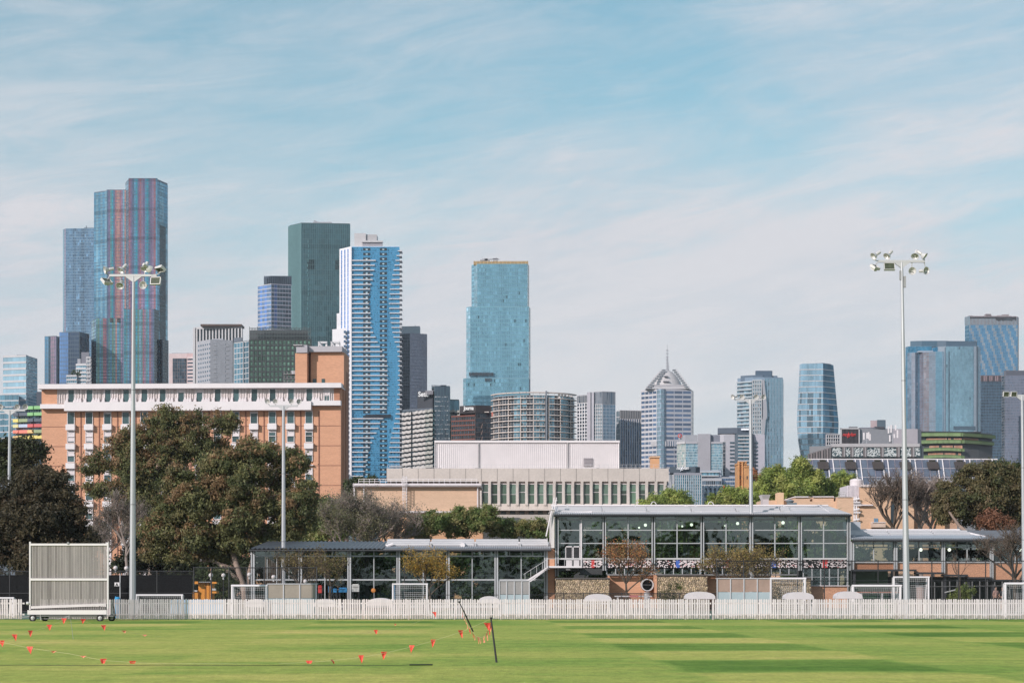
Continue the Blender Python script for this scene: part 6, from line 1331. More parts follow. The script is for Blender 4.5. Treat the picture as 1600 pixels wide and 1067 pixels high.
# landing, stair and doors
q = MB(); q.box(x(856), x(908), -1.8, -0.1, z(887), z(884.2)); 
q.hexa([(x(826),-1.8,z(908.5)),(x(829),-1.8,z(908.5)),(x(829),-0.3,z(908.5)),(x(826),-0.3,z(908.5)),(x(856),-1.8,z(886.5)),(x(858),-1.8,z(886.5)),(x(858),-0.3,z(886.5)),(x(856),-0.3,z(886.5))])
q.hexa([(x(820),-1.8,z(911)),(x(857),-1.8,z(887)),(x(857),-1.6,z(887)),(x(820),-1.6,z(911)),(x(820),-1.8,z(907.5)),(x(857),-1.8,z(884)),(x(857),-1.6,z(884)),(x(820),-1.6,z(907.5))])
for k in range(9): t = k/9; q.box(x(824+33*t), x(829+33*t), -1.7, -0.4, z(908-22*t)-0.04, z(908-22*t))
q.build('stair', WHITE, t_)
q = MB(); q.tube((x(818),-1.75,z(897)), (x(853),-1.75,z(875)), 0.025, n=4); q.tube((x(853),-1.75,z(873)), (x(908),-1.75,z(873)), 0.025, n=4)
for px_ in (853, 868, 881, 894, 907): q.tube((x(px_),-1.75,z(884)), (x(px_),-1.75,z(873)), 0.02, n=4)
for k in range(4): px_ = 820+k*9; yb_ = 907-k*5.8; q.tube((x(px_),-1.75,z(yb_)), (x(px_),-1.75,z(yb_-11.5)), 0.02, n=4)
q.build('stair_rail', SILV, t_)
for (a_, b2) in ((883.5,894.5),(895.5,906)):
    q = MB(); q.box(x(a_), x(a_+0.9), -0.14, -0.06, z(884), z(853)); q.box(x(b2-0.9), x(b2), -0.14, -0.06, z(884), z(853)); q.box(x(a_), x(b2), -0.14, -0.06, z(854.6), z(853)); q.box(x(a_), x(b2), -0.14, -0.06, z(884), z(874.5), (0.75,0.75,0.75)); d_ = q.build('door', WHITE, t_)
    q = MB(); q.box(x(a_+0.9), x(b2-0.9), -0.11, -0.09, z(874.5), z(854.6)); q.build('door_glass', BLACK, d_)
q = MB(); q.box(x(907), x(909), -0.2, 0.1, z(884), z(812)); q.build('white_jamb', WHITE, t_)

# ---- right wing
L_ = Loc(1470, YP); x, z = L_.x, L_.z
t_ = thing('glass_pavilion_wing', 'right hand pavilion wing with long window strip over a stepped orange brick band', 'building', L_.loc)
corrug(t_, x(1329), x(1546), z(842), Z(829.5,157), -0.9, 7, 0.165, 0.05, M('corrugated_bluegrey', (0.36,0.39,0.43), 0.5, metal=0.3)); corrug(t_, x(1546), x(1780), z(842), Z(829,157), -0.9, 7, 0.165, 0.05, ROOFM, x0b=x(1520))
q = MB(); q.box(x(1329), x(1780), -0.98, -0.86, z(845.5), z(843)); q.box(x(1329), x(1780), -0.9, 0.1, z(846), z(845.3)); q.build('fascia', DARK, t_); solar_tubes(t_, x(1330), x(1530), 2.6, z(836.2))
q = MB(); q.tube((x(1362),5.5,Z(828.3,155)), (x(1525),5.5,Z(828.3,155)), 0.12, n=6); q.tube((x(1520),5.5,Z(828.3,155)), (x(1548),0.5,z(840.5)), 0.12, n=6); q.tube((x(1330),1,z(840.5)), (x(1340),1,z(838)), 0.1, n=6); q.build('roof_pipe', WHITE, t_)
q = MB(); q.box(x(1331), x(1359), 4, 7, z(834), Z(815,154)); q.build('roof_plant_box', M('plant_box', (0.40,0.43,0.47), 0.6, var=0.15, vscale=1.0), t_)
posts = [1331, 1398.5, 1473, 1548.5, 1624, 1700, 1776]; zt, zh, zs = z(846), z(854.5), z(878)
for i, c0 in enumerate(posts):
    lo = (890,889,896,905,905,905,905)[i]; q = MB(); q.box(x(c0-2.6), x(c0-0.5), -0.28, 0.05, z(lo), zt); q.box(x(c0+0.5), x(c0+2.6), -0.28, 0.05, z(lo), zt, (1.1,1.1,1.1)); q.build('post', FR, t_); q = MB(); q.box(x(c0-0.5), x(c0+0.5), -0.12, 0, z(lo), zt); q.build('post_web', FRD, t_)
for i in range(6):
    a_, b2 = posts[i]+3, posts[i+1]-3; m_ = (a_+b2)/2; q = MB(); q.box(x(a_), x(b2), -0.1, 0, zh-.05, zh+.04); q.box(x(m_-.7), x(m_+.7), -0.1, 0, zs, zt); q.box(x(a_), x(b2), -0.12, 0.02, zs-0.05, zs+0.04)
    for t in (0.25,0.75): px_ = a_+(b2-a_)*t; q.box(x(px_-.4), x(px_+.4), -0.08, 0, zh, zt)
    q.build('window_frame', FR, t_)
    for (p0, p1) in ((a_, m_), (m_, b2)):
        pane(t_, x(p0), x(p1), zs, zh, mat=PG1 if i else PG2); h_ = (p0+p1)/2; pane(t_, x(p0), x(h_), zh, zt, mat=PG2); pane(t_, x(h_), x(p1), zh, zt, mat=PG2)
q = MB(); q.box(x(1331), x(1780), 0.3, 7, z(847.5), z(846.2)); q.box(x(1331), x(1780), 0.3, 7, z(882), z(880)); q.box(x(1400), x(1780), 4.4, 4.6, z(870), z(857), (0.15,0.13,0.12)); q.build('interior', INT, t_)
q = MB()
for k in range(11): px_ = 1404+k*22; q.box(x(px_), x(px_+2.5), 4.2, 4.4, z(880), z(847), (0.25,0.22,0.2))
q.build('interior_column', INT, t_)
for px_ in (1427, 1451.5, 1497, 1566, 1610): q = MB(); q.ball((x(px_), 3.0, Z(858.5,153)), 0.13, 8, 5); q.build('ceiling_lamp', lamp_m, t_)
q = MB(); steps = [(1331,1398,889),(1398,1430,889),(1430,1473,893.5),(1473,1510,897),(1510,1548,901),(1548,1780,905)]
for (a_, b2, y_) in steps: q.box(x(a_), x(b2), 0.0 if a_ != 1331 else 0.06, 0.5, z(y_), z(879.2), (1,1,1) if a_ >= 1398 else (0.62,0.55,0.5)) 
q.pieces('brick_spandrel', BRICK, t_)
q = MB()
for (a_, b2, y_) in steps: q.box(x(a_), x(b2), -0.5, 0.6, z(y_+3), z(y_+0.2)); q.box(x(a_)+.1, x(a_)+0.3, 0.1, 0.4, 0, z(y_+3))
q.hexa([(x(1331),0.6,z(940)),(x(1780),0.6,z(940)),(x(1780),0.7,z(940)),(x(1331),0.7,z(940)),(x(1331),0.6,z(893)),(x(1780),0.6,z(908)),(x(1780),0.7,z(908)),(x(1331),0.7,z(893))]) if False else None
q.build('soffit_beam', DARK, t_)
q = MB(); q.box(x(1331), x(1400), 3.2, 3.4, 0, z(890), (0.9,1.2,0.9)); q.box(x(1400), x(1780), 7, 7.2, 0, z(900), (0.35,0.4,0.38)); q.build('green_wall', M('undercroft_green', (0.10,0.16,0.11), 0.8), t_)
q = MB()
for k in range(14): px_ = 1440+k*11.6; q.tube((x(px_),-2,0), (x(px_),-2,z(906+((k*7)%4))), 0.05, n=5)
q.tube((x(1466),-2.2,z(925)), (x(1494),-2.2,z(918)), 0.05, n=4, cl=(3,3,3)); 
for y_ in (912, 920): q.tube((x(1335),-2.1,z(y_)), (x(1395),-2.1,z(y_-1)), 0.03, n=4)
q.tube((x(1440),-2.1,z(916)), (x(1600),-2.1,z(914)), 0.03, n=4)
q.build('undercroft_railing', M('worn_metal', (0.14,0.14,0.14), 0.6), t_)
# ================================================================ picket fence
FY = 103.8; sf = FY/F
def picket_mesh(tone, dirt, hh=1.08, ww=0.044):
    m_ = MB(); w_ = ww; zs = [0.04+random.uniform(0,.03), 0.14+random.uniform(0,.12), hh-0.03]
    d_ = (tone*dirt, tone*dirt*0.97, tone*dirt*0.88)
    for (a_, b2, c_) in ((zs[0], zs[1], d_), (zs[1], zs[2], (tone, tone, tone))): m_.hexa([(-w_,0,a_),(w_,0,a_),(w_,0.02,a_),(-w_,0.02,a_),(-w_,0,b2),(w_,0,b2),(w_,0.02,b2),(-w_,0.02,b2)], c_)
    m_.hexa([(-w_,0,hh-0.03),(w_,0,hh-0.03),(w_,0.02,hh-0.03),(-w_,0.02,hh-0.03),(-w_*.4,0,hh),(w_*.4,0,hh),(w_*.4,0.02,hh),(-w_*.4,0.02,hh)], (tone,)*3)
    me = m_.mesh('picket'); me.materials.append(PKM); return me
PKM = M('picket_paint', (0.67,0.61,0.63), 0.6, var=0.10, vscale=1.4, stretch=(3,1,1)); pickets = [picket_mesh(t_, d_, h_, w2) for (t_, d_, h_, w2) in ((1,.8,1.08,.0425),(0.97,.75,1.075,.0435),(1.03,.9,1.085,.042),(0.93,.7,1.07,.0425),(0.98,.6,1.08,.0445),(0.90,.8,1.065,.041),(1.0,.8,1.09,.0435))]
for (p0, p1, lab) in ((-330,38,'short run of white pickets left of the sight screen'),(62,1111.3,'long run of white picket fence from the sight screen to the narrow gap'),(1113,1960,'white picket fence run on the right, beyond the narrow gap')):
    x0, x1 = X(p0,FY), X(p1,FY); t_ = thing('picket_fence', lab, 'fence', (x0, FY, 0), 0, 'white picket fence round the oval')
    n = int((x1-x0)/0.1205)
    for k in range(n):
        me = random.choice(pickets)
        o = link('picket', me, t_, loc=(k*0.1205+0.05+random.uniform(-.004,.004), random.uniform(-.004,.004), random.uniform(-.012,.012))); o.rotation_euler = (random.uniform(-.008,.008), random.gauss(0,.008)+(random.random() < .04)*random.choice([-.035,.035]), 0)
    for zz_ in (0.28, 0.86): q = MB(); q.box(0, x1-x0, 0.032, 0.08, zz_-0.04, zz_+0.04); q.build('rail', PKM, t_)
    k = 0
    while k*2.4 < x1-x0: q = MB(); q.box(k*2.4, k*2.4+0.09, 0.083, 0.17, 0, 1.0); q.build('post', OFFW, t_); k += 1
TANP_ = M('bench_timber', (0.12,0.10,0.08), 0.8)
# white domed seats standing just behind the pickets
for (a_, b2, h_) in ((383,415,935.5),(490,524,935.5),(573,614,933.8),(747,781,931),(914,956,927.5),(1071,1118,924),(1226,1272,924.5),(1306,1348,923.5)):
    Yd = 105.2 if a_ < 700 else 110; Lc = Loc((a_+b2)/2, Yd); hw = (b2-a_)/2*Lc.s; tt = thing('dugout', f'rounded white dugout roof behind the pickets, {["leftmost, by the goal post","second, left of the pale screens","left of the small upright goal","beside the grey shelter panel","in front of the left stone wall","in front of the middle stone wall","behind the tall right goal","next to the wide netted goal"][[383,490,573,747,914,1071,1226,1306].index(a_)]}', 'dugout', Lc.loc, 0, 'white dugout roofs behind the fence')
    q = MB(); n = 14; zt_ = Lc.z(h_); zb_ = 0.0; sh = 0.38
    for (ya, yb) in ((0, 1.1),):
        pr = [(-hw, zt_-sh-0.02), (-hw*1.0, zt_-sh)]+[(-hw*math.cos(math.pi*k/n)*(1 if True else 1), zt_-sh+sh*math.sin(math.pi*k/n)**0.7) for k in range(1, n)]+[(hw*1.0, zt_-sh), (hw, zt_-sh-0.02)]
        N_ = len(pr); n0 = len(q.v); q.v += [(u, ya, v) for u, v in pr]+[(u, yb, v) for u, v in pr]
        q.f.append(tuple(n0+N_-1-i for i in range(N_))[::-1]); q.c.append((1,1,1)); q.f.append(tuple(n0+N_+i for i in range(N_))[::-1]); q.c.append((1,1,1))
        for i in range(N_-1): q.f.append((n0+i, n0+N_+i, n0+N_+i+1, n0+i+1)); q.c.append((1,1,1))
    q.build('shell', M('dugout_shell', (0.58,0.54,0.55), 0.6, var=0.1, vscale=1.5), tt); q = MB(); q.box(-hw*0.95, hw*0.95, -0.03, -0.003, zt_-sh-.03, zt_-sh+.01, (0.8,0.8,0.8)); q.build('seam', OFFW, tt)
    for s_ in (-1, 1): q = MB(); q.box(s_*hw*.9-.03, s_*hw*.9+.03, .5, .56, 0, zt_-sh); q.build('post', SILV, tt)
    q = MB(); q.box(-hw*.85, hw*.85, .5, .9, .42, .46); q.build('bench', TANP_, tt)

# ================================================================ chain link fences
def chain_fence(px0, px1, ytop, Y, lab, step, rails=(0.0,0.5), name='chain_link_fence', mesh=True, rad=0.032, cell=0.085, post0=0):
    s_ = Y/F; x0, x1 = X(px0,Y), X(px1,Y); H = Z(ytop,Y); t_ = thing(name, lab, 'fence', (x0,Y,0)); n = max(1, int(round((x1-x0)/step)))
    for k in range(n+1): q = MB(); xx = (x1-x0)*k/n; q.tube((xx,0,0), (xx,0,H+0.05), rad*1.25, n=6); q.build('post', BLACK, t_)
    for r_ in rails: q = MB(); q.tube((0,0,H*(1-r_)), (x1-x0,0,H*(1-r_)), rad, n=5); q.build('rail', BLACK, t_)
    if mesh:
        q = MB(); W_ = x1-x0; k = -int(H/cell)
        r_ = 0.0026
        while k*cell < W_:
            for s2 in (1, -1):
                a_ = k*cell; xa, za, xb, zb_ = a_, 0.0, a_+H, H
                if s2 < 0: xa, xb = xb, xa
                # clip to [0, W]
                def at(xx): return za+(zb_-za)*(xx-xa)/(xb-xa)
                lo, hi = max(0, min(xa,xb)), min(W_, max(xa,xb))
                if hi-lo < 1e-3: continue
                q.quad((lo,0,at(lo)-r_*2),(hi,0,at(hi)-r_*2),(hi,0,at(hi)+r_*2),(lo,0,at(lo)+r_*2))
            k += 1
        q.build('wire_mesh', BLACK, t_, kind='stuff')
    return t_
chain_fence(-330, 303, 892, 127, 'tall black chain link court fence behind the sight screen and kiosk', 2.4, (0.0,0.52,0.95))
chain_fence(303, 495, 886.5, 126, 'black chain link fence in front of the left glass wing', 1.15*1.0, (0.0,), cell=0.12)
chain_fence(1120, 1960, 876, 122, 'tall black chain link fence in front of the right wing', 1.62, (0.0,0.37), rad=0.028)
chain_fence(851, 1122, 926.5, 124, 'low black mesh fence in front of the stone filled walls', 1.2, (0.0,), rad=0.02, cell=0.05)
chain_fence(614, 853, 929, 128, 'low dark rail fence along the glass wing', 1.9, (0.0,0.5), name='rail_fence', mesh=False, rad=0.02)
Lc = Loc(632, 125); tt = thing('fence_post', 'single tall black pole standing behind the small upright goal', 'pole', Lc.loc); q = MB(); q.tube((0,0,0), (0,0,Lc.z(884)), 0.045, 0.03); q.build('shaft', BLACK, tt); q = MB(); q.tube((0,0,0), (0,0,0.06), 0.12); q.build('base_plate', BLACK, tt)

# ================================================================ goals
def goal(px0, px1, ytop, Y, lab, depth=1.0, net=True, r=0.055, cell=0.11):
    Lc = Loc((px0+px1)/2, Y); hw = (px1-px0)/2*Lc.s; H = Lc.z(ytop); t_ = thing('soccer_goal', lab, 'goal', Lc.loc, 0, 'white goals behind the picket fence')
    for s_ in (-1, 1):
        q = MB(); q.tube((s_*hw,0,0), (s_*hw,0,H), r, n=8); q.build('goal_post', WHITE, t_)
        q = MB(); q.tube((s_*hw,0,H), (s_*hw*0.985,depth*0.45,H-0.02), r*.6, n=6); q.tube((s_*hw*.985,depth*0.45,H-0.02), (s_*hw*.97,depth,0.05), r*.6, n=6); q.build('side_brace', WHITE, t_)
    q = MB(); q.tube((-hw-r,0,H), (hw+r,0,H), r, n=8); q.build('crossbar', WHITE, t_)
    if net:
        q = MB(); r_ = 0.0055; n = int(2*hw/cell)
        pth = [(0.0,H),(depth*.45,H-0.02),(depth,0.05)]
        for k in range(n+1):
            xx = -hw+2*hw*k/n
            for i in range(2): (ya,za),(yb,zb_) = pth[i], pth[i+1]; q.quad((xx-r_,ya,za),(xx+r_,ya,za),(xx+r_,yb,zb_),(xx-r_,yb,zb_))
        m_ = int(H/cell)
        for k in range(m_): t = k/m_; zz_ = (H-0.02)*(1-t); yy = depth*.45+depth*.55*t; q.quad((-hw,yy,zz_-r_),(hw,yy,zz_-r_),(hw,yy,zz_+r_),(-hw,yy,zz_+r_))
        for s_ in (-1,1):
            for k in range(m_): zz_ = H*(k+1)/(m_+1); q.quad((s_*hw,0,zz_-r_),(s_*hw,depth*(1-.5*zz_/H),zz_-r_),(s_*hw,depth*(1-.5*zz_/H),zz_+r_),(s_*hw,0,zz_+r_))
            for k in range(1, 8): yy = depth*k/8; q.quad((s_*hw,yy-r_,0),(s_*hw,yy+r_,0),(s_*hw,yy+r_,H),(s_*hw,yy-r_,H))
        q.build('net', M('net_cord', (0.55,0.55,0.55), 0.8), t_, kind='stuff')
    return t_
goal(-40, 20.5, 934, 113, 'low goal cut by the left edge of the photo, left of the sight screen')
goal(213, 284.5, 929.5, 113, 'low wide netted goal between the left light pole and the orange kiosk')
goal(363, 416, 914.8, 114, 'plain white goal frame between the kiosk and the pale screens', r=0.07)
goal(614, 667.3, 912.3, 116, 'upright white goal frame in front of the yellow leaved tree', r=0.05)
goal(1204.5, 1258, 903.5, 116, 'tall white goal frame in front of the rightmost stone wall', r=0.06)
goal(1333, 1407, 915, 112, 'wide netted goal left of the right light pole', depth=1.4, r=0.07, cell=0.1)
goal(1397, 1451, 901.5, 118, 'taller goal frame standing behind the right light pole', r=0.055)
goal(1571, 1640, 911.5, 112, 'netted goal cut by the right edge of the photo', r=0.07)

# ================================================================ shelters, bin, sign, globes, kiosk
def shelter(px0, px1, y0, ymid, lab, Y=119, mats=None, n=4):
    Lc = Loc((px0+px1)/2, Y); hw = (px1-px0)/2*Lc.s; t_ = thing('team_shelter', lab, 'shelter', Lc.loc, 0, 'team shelters along the court')
    for k in range(n): q = MB(); xa = -hw+2*hw*k/n; q.box(xa+.015, xa+2*hw/n-.015, 0, 0.04, Lc.z(ymid), Lc.z(y0)); q.build('screen_panel', mats, t_)
    for k in range(n+1): q = MB(); xa = -hw+2*hw*k/n; q.box(xa-0.03, xa+0.03, -0.05, -0.003, 0, Lc.z(y0)+.02); q.build('post', SILV, t_)
    q = MB(); q.box(-hw, hw, -0.05, 0.9, Lc.z(y0), Lc.z(y0)+0.05); q.build('roof_edge', SILV, t_)
    q = MB(); q.box(-hw, hw, 0.1, 0.5, 0.42, 0.47); q.box(-hw, hw, 0.0, 0.03, 0.1, Lc.z(ymid)-.02, (0.9,1,1.05)); q.build('bench', M('bench_grey', (0.40,0.43,0.43), 0.7), t_)
TANP = M('faded_screen', (0.30,0.26,0.21), 0.7, var=0.15, vscale=1.5); GRYP = M('grey_screen', (0.30,0.285,0.275), 0.5, var=0.15, vscale=1.2); BRNP = M('brown_screen', (0.34,0.24,0.19), 0.6, var=0.2, vscale=0.8)
shelter(417.5, 494, 912.5, 934, 'team shelter of four faded tan screen panels behind the left light pole', Y=117, mats=TANP, n=3)
shelter(780, 827, 907.5, 928, 'team shelter of grey panels in front of the glass wing by the stair', mats=GRYP, n=4)
shelter(1120.5, 1204, 904, 924, 'team shelter of brownish panels at the foot of the slim right pole', Y=116, mats=BRNP, n=4)
Lc = Loc(183.5, 111); tt = thing('water_bin', 'bright blue plastic drum peeping over the fence right of the sight screen', 'bin', Lc.loc); q = MB(); q.lathe((0,0,0), (0,0,1), [(0,0.13),(0.1,0.15),(Lc.z(934),0.15),(Lc.z(932.5),0.12),(Lc.z(932),0.01)], 14); q.build('drum', M('bright_blue', (0.03,0.28,0.55), 0.4), tt); q = MB(); q.tube((-.1,0,Lc.z(933)), (-.1,0,Lc.z(931)), 0.03); q.build('spout', BLU, tt)
Lc = Loc(186, 126.5); tt = thing('letter_sign', 'white square sign with a black letter on a thin post', 'sign', Lc.loc); q = MB(); q.tube((0.06,0.03,0), (0.06,0.03,Lc.z(896)), 0.03, n=6); q.build('post', SILV, tt); q = MB(); q.box(-0.28, 0.03, -0.03, 0, Lc.z(915.5), Lc.z(909.5)); q.build('sign_plate', WHITE, tt); text('A', 0.25, BLACK, tt, (-0.215, -0.04, Lc.z(915)), ext=0.004, off=0.012)
GLB = M('globe_opal', (0.62,0.56,0.55), 0.3, var=0.03)
def globe(px_, py_, Y, lab, r=0.15, two=None):
    Lc = Loc(px_, Y); tt = thing('globe_lamp', lab, 'lamp', Lc.loc, 0, 'white globe lamps'); zc = Lc.z(py_)
    q = MB(); q.ball((0,0,zc), r, 14, 10); q.build('globe', GLB, tt, smooth=True); q = MB(); q.tube((0,0,zc-r-0.14), (0,0,zc-r+0.02), 0.05, n=8); q.build('collar', SILV, tt)
    q = MB(); q.tube((0,0,0), (0,0,zc-r-.1), 0.025, n=6); q.build('lamp_post', BLACK, tt)
globe(180.5, 887, 132, 'left globe lamp beside the sight screen'); globe(197.5, 887.5, 132, 'globe lamp just left of the left light pole'); globe(329.5, 898.5, 132, 'globe lamp above the orange kiosk'); globe(349, 898.5, 138, 'dim globe lamp right of the kiosk'); globe(389.5, 897.5, 131, 'upper globe lamp at the corner of the glass wing'); globe(427.5, 901.3, 131, 'globe lamp left of the slim pole in front of the glass'); globe(477, 908, 140, 'small globe lamp behind the pale screens')
# orange kiosk
Lc = Loc(321, 134); x, z = Lc.x, Lc.z; tt = thing('kiosk', 'small orange timber hut with open hatches under the gum tree', 'hut', Lc.loc)
ORG = M('kiosk_orange', (0.70,0.27,0.035), 0.6, var=0.08)
for (a_, b2, y0, y1, yy, g_) in ((310,320,910,937,0,1),(320,323,910,937,.02,.45),(323,326.5,910,937,0,1),(326.5,328,910,937,.02,.5),(328,331,912,937,0,1),(302,310,925,935,-.2,.9),(331.5,339,923.5,926.5,-.3,1)): q = MB(); q.box(x(a_), x(b2), yy, yy+1.2, max(0,z(y1)), z(y0), (g_,g_,g_)); q.build('panel', ORG, tt)
q = MB(); q.box(x(309), x(333), -0.3, 1.5, z(909.6), z(908.4)); q.build('roof', GREYC, tt); 
for (a_, b2, y0, y1) in ((306,311,908.5,912),(333,340,909,911.5)): q = MB(); q.hexa([(x(a_),-.5,z(y1)),(x(b2),-.5,z(y1)),(x(b2),-.1,z(y1-.5)),(x(a_),-.1,z(y1-.5)),(x(a_),-.5,z(y0)+.02),(x(b2),-.5,z(y0)+.02),(x(b2),-.1,z(y0)),(x(a_),-.1,z(y0))]); q.build('hatch', ORG, tt)
q = MB(); q.box(x(303), x(309), -.3, 0, z(924), z(921.5)); q.box(x(332), x(338), -.3, 0, z(922), z(919)); q.build('counter', SILV, tt)
Lc = Loc(295, 124); tt = thing('ground_tarpaulin', 'strip of pale blue tarpaulin lying on the court behind the fence', 'tarpaulin', Lc.loc)
q = MB(); q.box(-1.2, 2.2, 0, 0.6, 0.0, Lc.z(937.2)); q.box(-1.1, 2.1, 0.05, 0.55, Lc.z(937.2), Lc.z(936.6)); q.build('sheet', M('pale_blue', (0.30,0.42,0.55), 0.6), tt)
Lc = Loc(1378, 124); tt = thing('park_bench', 'white and red bench behind the wide netted goal', 'bench', Lc.loc)
q = MB(); q.box(-1.6, 1.2, -.2, .2, Lc.z(925.5), Lc.z(924)); q.build('seat', M('bench_red', (0.55,0.22,0.16), 0.6), tt)
for s_ in (-1.3, 0, 1.0): q = MB(); q.box(s_-.05, s_+.05, -.15, .15, 0, Lc.z(925.5)); q.build('leg', WHITE, tt)
Lc = Loc(987, 128); tt = thing('picnic_bench', 'pale bench with a pink patch below the small red leaved tree', 'bench', Lc.loc)
q = MB(); q.box(-1.1, 1.3, -.2, .2, Lc.z(932), Lc.z(930.2)); q.build('seat', OFFW, tt); q = MB(); q.box(-.15, .4, -.25, -.2, Lc.z(932.5), Lc.z(929.5)); q.build('cushion', M('pink_cushion', (0.6,0.2,0.2), 0.7), tt)
for s_ in (-.9, 1.1): q = MB(); q.box(s_-.05, s_+.05, -.15, .15, 0, Lc.z(932)); q.build('leg', OFFW, tt)
Lc = Loc(1438.5, 135); tt = thing('rubbish_bin', 'pale round bin seen inside the tall goal by the right light pole', 'bin', Lc.loc); q = MB(); q.lathe((0,0,0), (0,0,1), [(0,0.28),(Lc.z(917),0.3),(Lc.z(916.4),0.34),(Lc.z(915.4),0.3),(Lc.z(915),0.01)], 14); q.build('drum', M('bin_pink', (0.36,0.27,0.25), 0.7), tt); q = MB(); q.lathe((0,0,Lc.z(916.6)), (0,0,1), [(0,0.35),(0.05,0.35)], 14); q.build('rim', GREYC, tt)

# ================================================================ floodlight poles
LAMPG = M('lamp_reflector', (0.58,0.57,0.56), 0.35, metal=0.15, var=0.15, vscale=4); LAMPB = M('lamp_housing', (0.62,0.60,0.58), 0.5, metal=0.2, var=0.05); LAMPD = M('lamp_glass_dark', (0.07,0.08,0.05), 0.2, var=0.5, vscale=6)
def dish(t_, c_, aim, r=0.215, s=0.9):
    """open bowl with a can behind it; c_ = centre of the mouth"""
    a = Vector(aim).normalized(); c0 = Vector(c_)
    q = MB(); prof = [(-0.30*s,0.06*s),(-0.26*s,r*0.35),(-0.14*s,r*0.75),(-0.04*s,r*0.95),(0,r),(0.0,r*0.94),(-0.05*s,r*0.86),(-0.14*s,r*0.62),(-0.22*s,r*0.25),(-0.23*s,0.01)]
    q.lathe(c0, a, prof, 18); f_ = q.build('floodlight', LAMPG, t_, smooth=False)
    q = MB(); q.lathe(c0-a*0.30*s, -a, [(-0.02,0.07*s),(0.0,0.10*s),(0.26*s,0.10*s),(0.27*s,0.01)], 10); q.build('housing', LAMPB, f_)
    q = MB(); q.tube(c0-a*0.2*s, c0-a*0.03*s, 0.035*s, n=8); q.build('bulb', M('bulb', (0.7,0.7,0.65), 0.2), f_)
    return f_
def panel_light(t_, c_, rz, tilt, w=0.56, h=0.42):
    M_ = Matrix.Rotation(rz, 4, 'Z') @ Matrix.Rotation(tilt, 4, 'X'); c0 = Vector(c_)
    def pts(x0,x1,y0,y1,z0,z1): return [tuple(c0+M_@Vector(p)) for p in ((x0,y0,z0),(x1,y0,z0),(x1,y1,z0),(x0,y1,z0),(x0,y0,z1),(x1,y0,z1),(x1,y1,z1),(x0,y1,z1))]
    q = MB(); q.hexa(pts(-w/2,w/2,0,0.10,-h/2,h/2)); q.hexa(pts(-w/2,w/2,-0.05,0,-h/2,-h/2+.03)); q.hexa(pts(-w/2,w/2,-0.05,0,h/2-.03,h/2)); q.hexa(pts(-w/2,-w/2+.03,-0.05,0,-h/2,h/2)); q.hexa(pts(w/2-.03,w/2,-0.05,0,-h/2,h/2)); q.hexa(pts(-0.15,0.15,0.1,0.2,-0.12,0.12)); f_ = q.build('floodlight', LAMPB, t_)
    q = MB(); q.hexa(pts(-w/2+.03,w/2-.03,-0.02,-0.001,-h/2+.03,h/2-.03)); q.build('lens', LAMPD, f_)
def light_pole(px_b, px_t, yarm, Y, lab, r0, r1, arm, lamps, steps=4, box=None):
    Lc = Loc(px_b, Y); H = Lc.z(yarm); dx_ = (px_t-px_b)*Lc.s; s_ = Lc.s; t_ = thing('floodlight_pole', lab, 'light pole', Lc.loc, 0, 'floodlight poles round the grounds')
    q = MB(); 
    for k in range(steps): a_, b2 = k/steps, (k+1)/steps; ra = r0+(r1-r0)*a_; rb_ = r0+(r1-r0)*b2; q.tube((dx_*a_,0,H*a_), (dx_*b2,0,H*b2), ra, rb_, n=8, cap=False)
    q.build('shaft', STEEL, t_)
    for k in range(1, steps): a_ = k/steps; ra = r0+(r1-r0)*a_; q = MB(); q.tube((dx_*a_,0,H*a_-0.03), (dx_*a_,0,H*a_+0.02), ra*1.10, n=8, cl=(0.6,0.6,0.6)); q.build('collar', STEEL, t_)
    q = MB(); q.box(-r0*1.5, r0*1.5, -r0*1.5, r0*1.5, 0, 0.04); q.build('base_plate', STEEL, t_)
    a0, a1 = arm; q = MB(); q.box(dx_+a0*s_, dx_+a1*s_, -0.07, 0.07, H-0.06, H+0.06); q.hexa([(dx_-0.07,-.06,H-0.34),(dx_+0.07,-.06,H-0.34),(dx_+0.07,.06,H-0.34),(dx_-0.07,.06,H-0.34),(dx_-0.45,-.06,H-0.06),(dx_+0.45,-.06,H-0.06),(dx_+0.45,.06,H-0.06),(dx_-0.45,.06,H-0.06)]); q.build('crossarm', SILV, t_)
    for l_ in lamps:
        k_, dx, dz = l_[0], l_[1]*s_, l_[2]*s_
        cx_, cz = dx_+dx, H-dz; q = MB(); q.tube((min(max(cx_, dx_+a0*s_+.05), dx_+a1*s_-.05), 0, H), (cx_, 0.08, cz+(0.12 if dz > 0 else -0.12)), 0.03, n=5); q.build('bracket', SILV, t_)
        if k_ == 'd': dish(t_, (cx_, -0.1, cz), l_[3], r=l_[4] if len(l_) > 4 else 0.215, s=(l_[4]/0.24 if len(l_) > 4 else .9))
        else: panel_light(t_, (cx_, -0.12, cz), l_[3], l_[4], *(l_[5:] if len(l_) > 5 else ()))
    if box: q = MB(); q.box(dx_*.95+r1, dx_*.95+r1+0.12, -.1, .1, H-1.4, H-0.8); q.box(dx_*.95-r1-0.05, dx_*.95-r1, -.1, .1, H-1.0, H-0.5); q.build('cable_box', GREYC, t_)
    return t_
light_pole(1417, 1409, 408.5, 107, 'tall right light pole topped by eight floodlights against open sky', 0.19, 0.075, (-37,36),
  [('d',-45,-7,(-.75,-.35,-.55)),('d',-24,-7,(-.6,-.45,-.65)),('d',20,-7,(-.3,-.6,-.7)),('d',36,-7,(.75,-.3,-.6)),
   ('p',-42,9,0.9,-0.95,.56,.36),('p',-20,8.5,0.0,-0.35,.58,.42),('d',16,15.5,(0,-1,-.12)),('d',38,15,(.55,-.85,-.1))], steps=3, box=True)
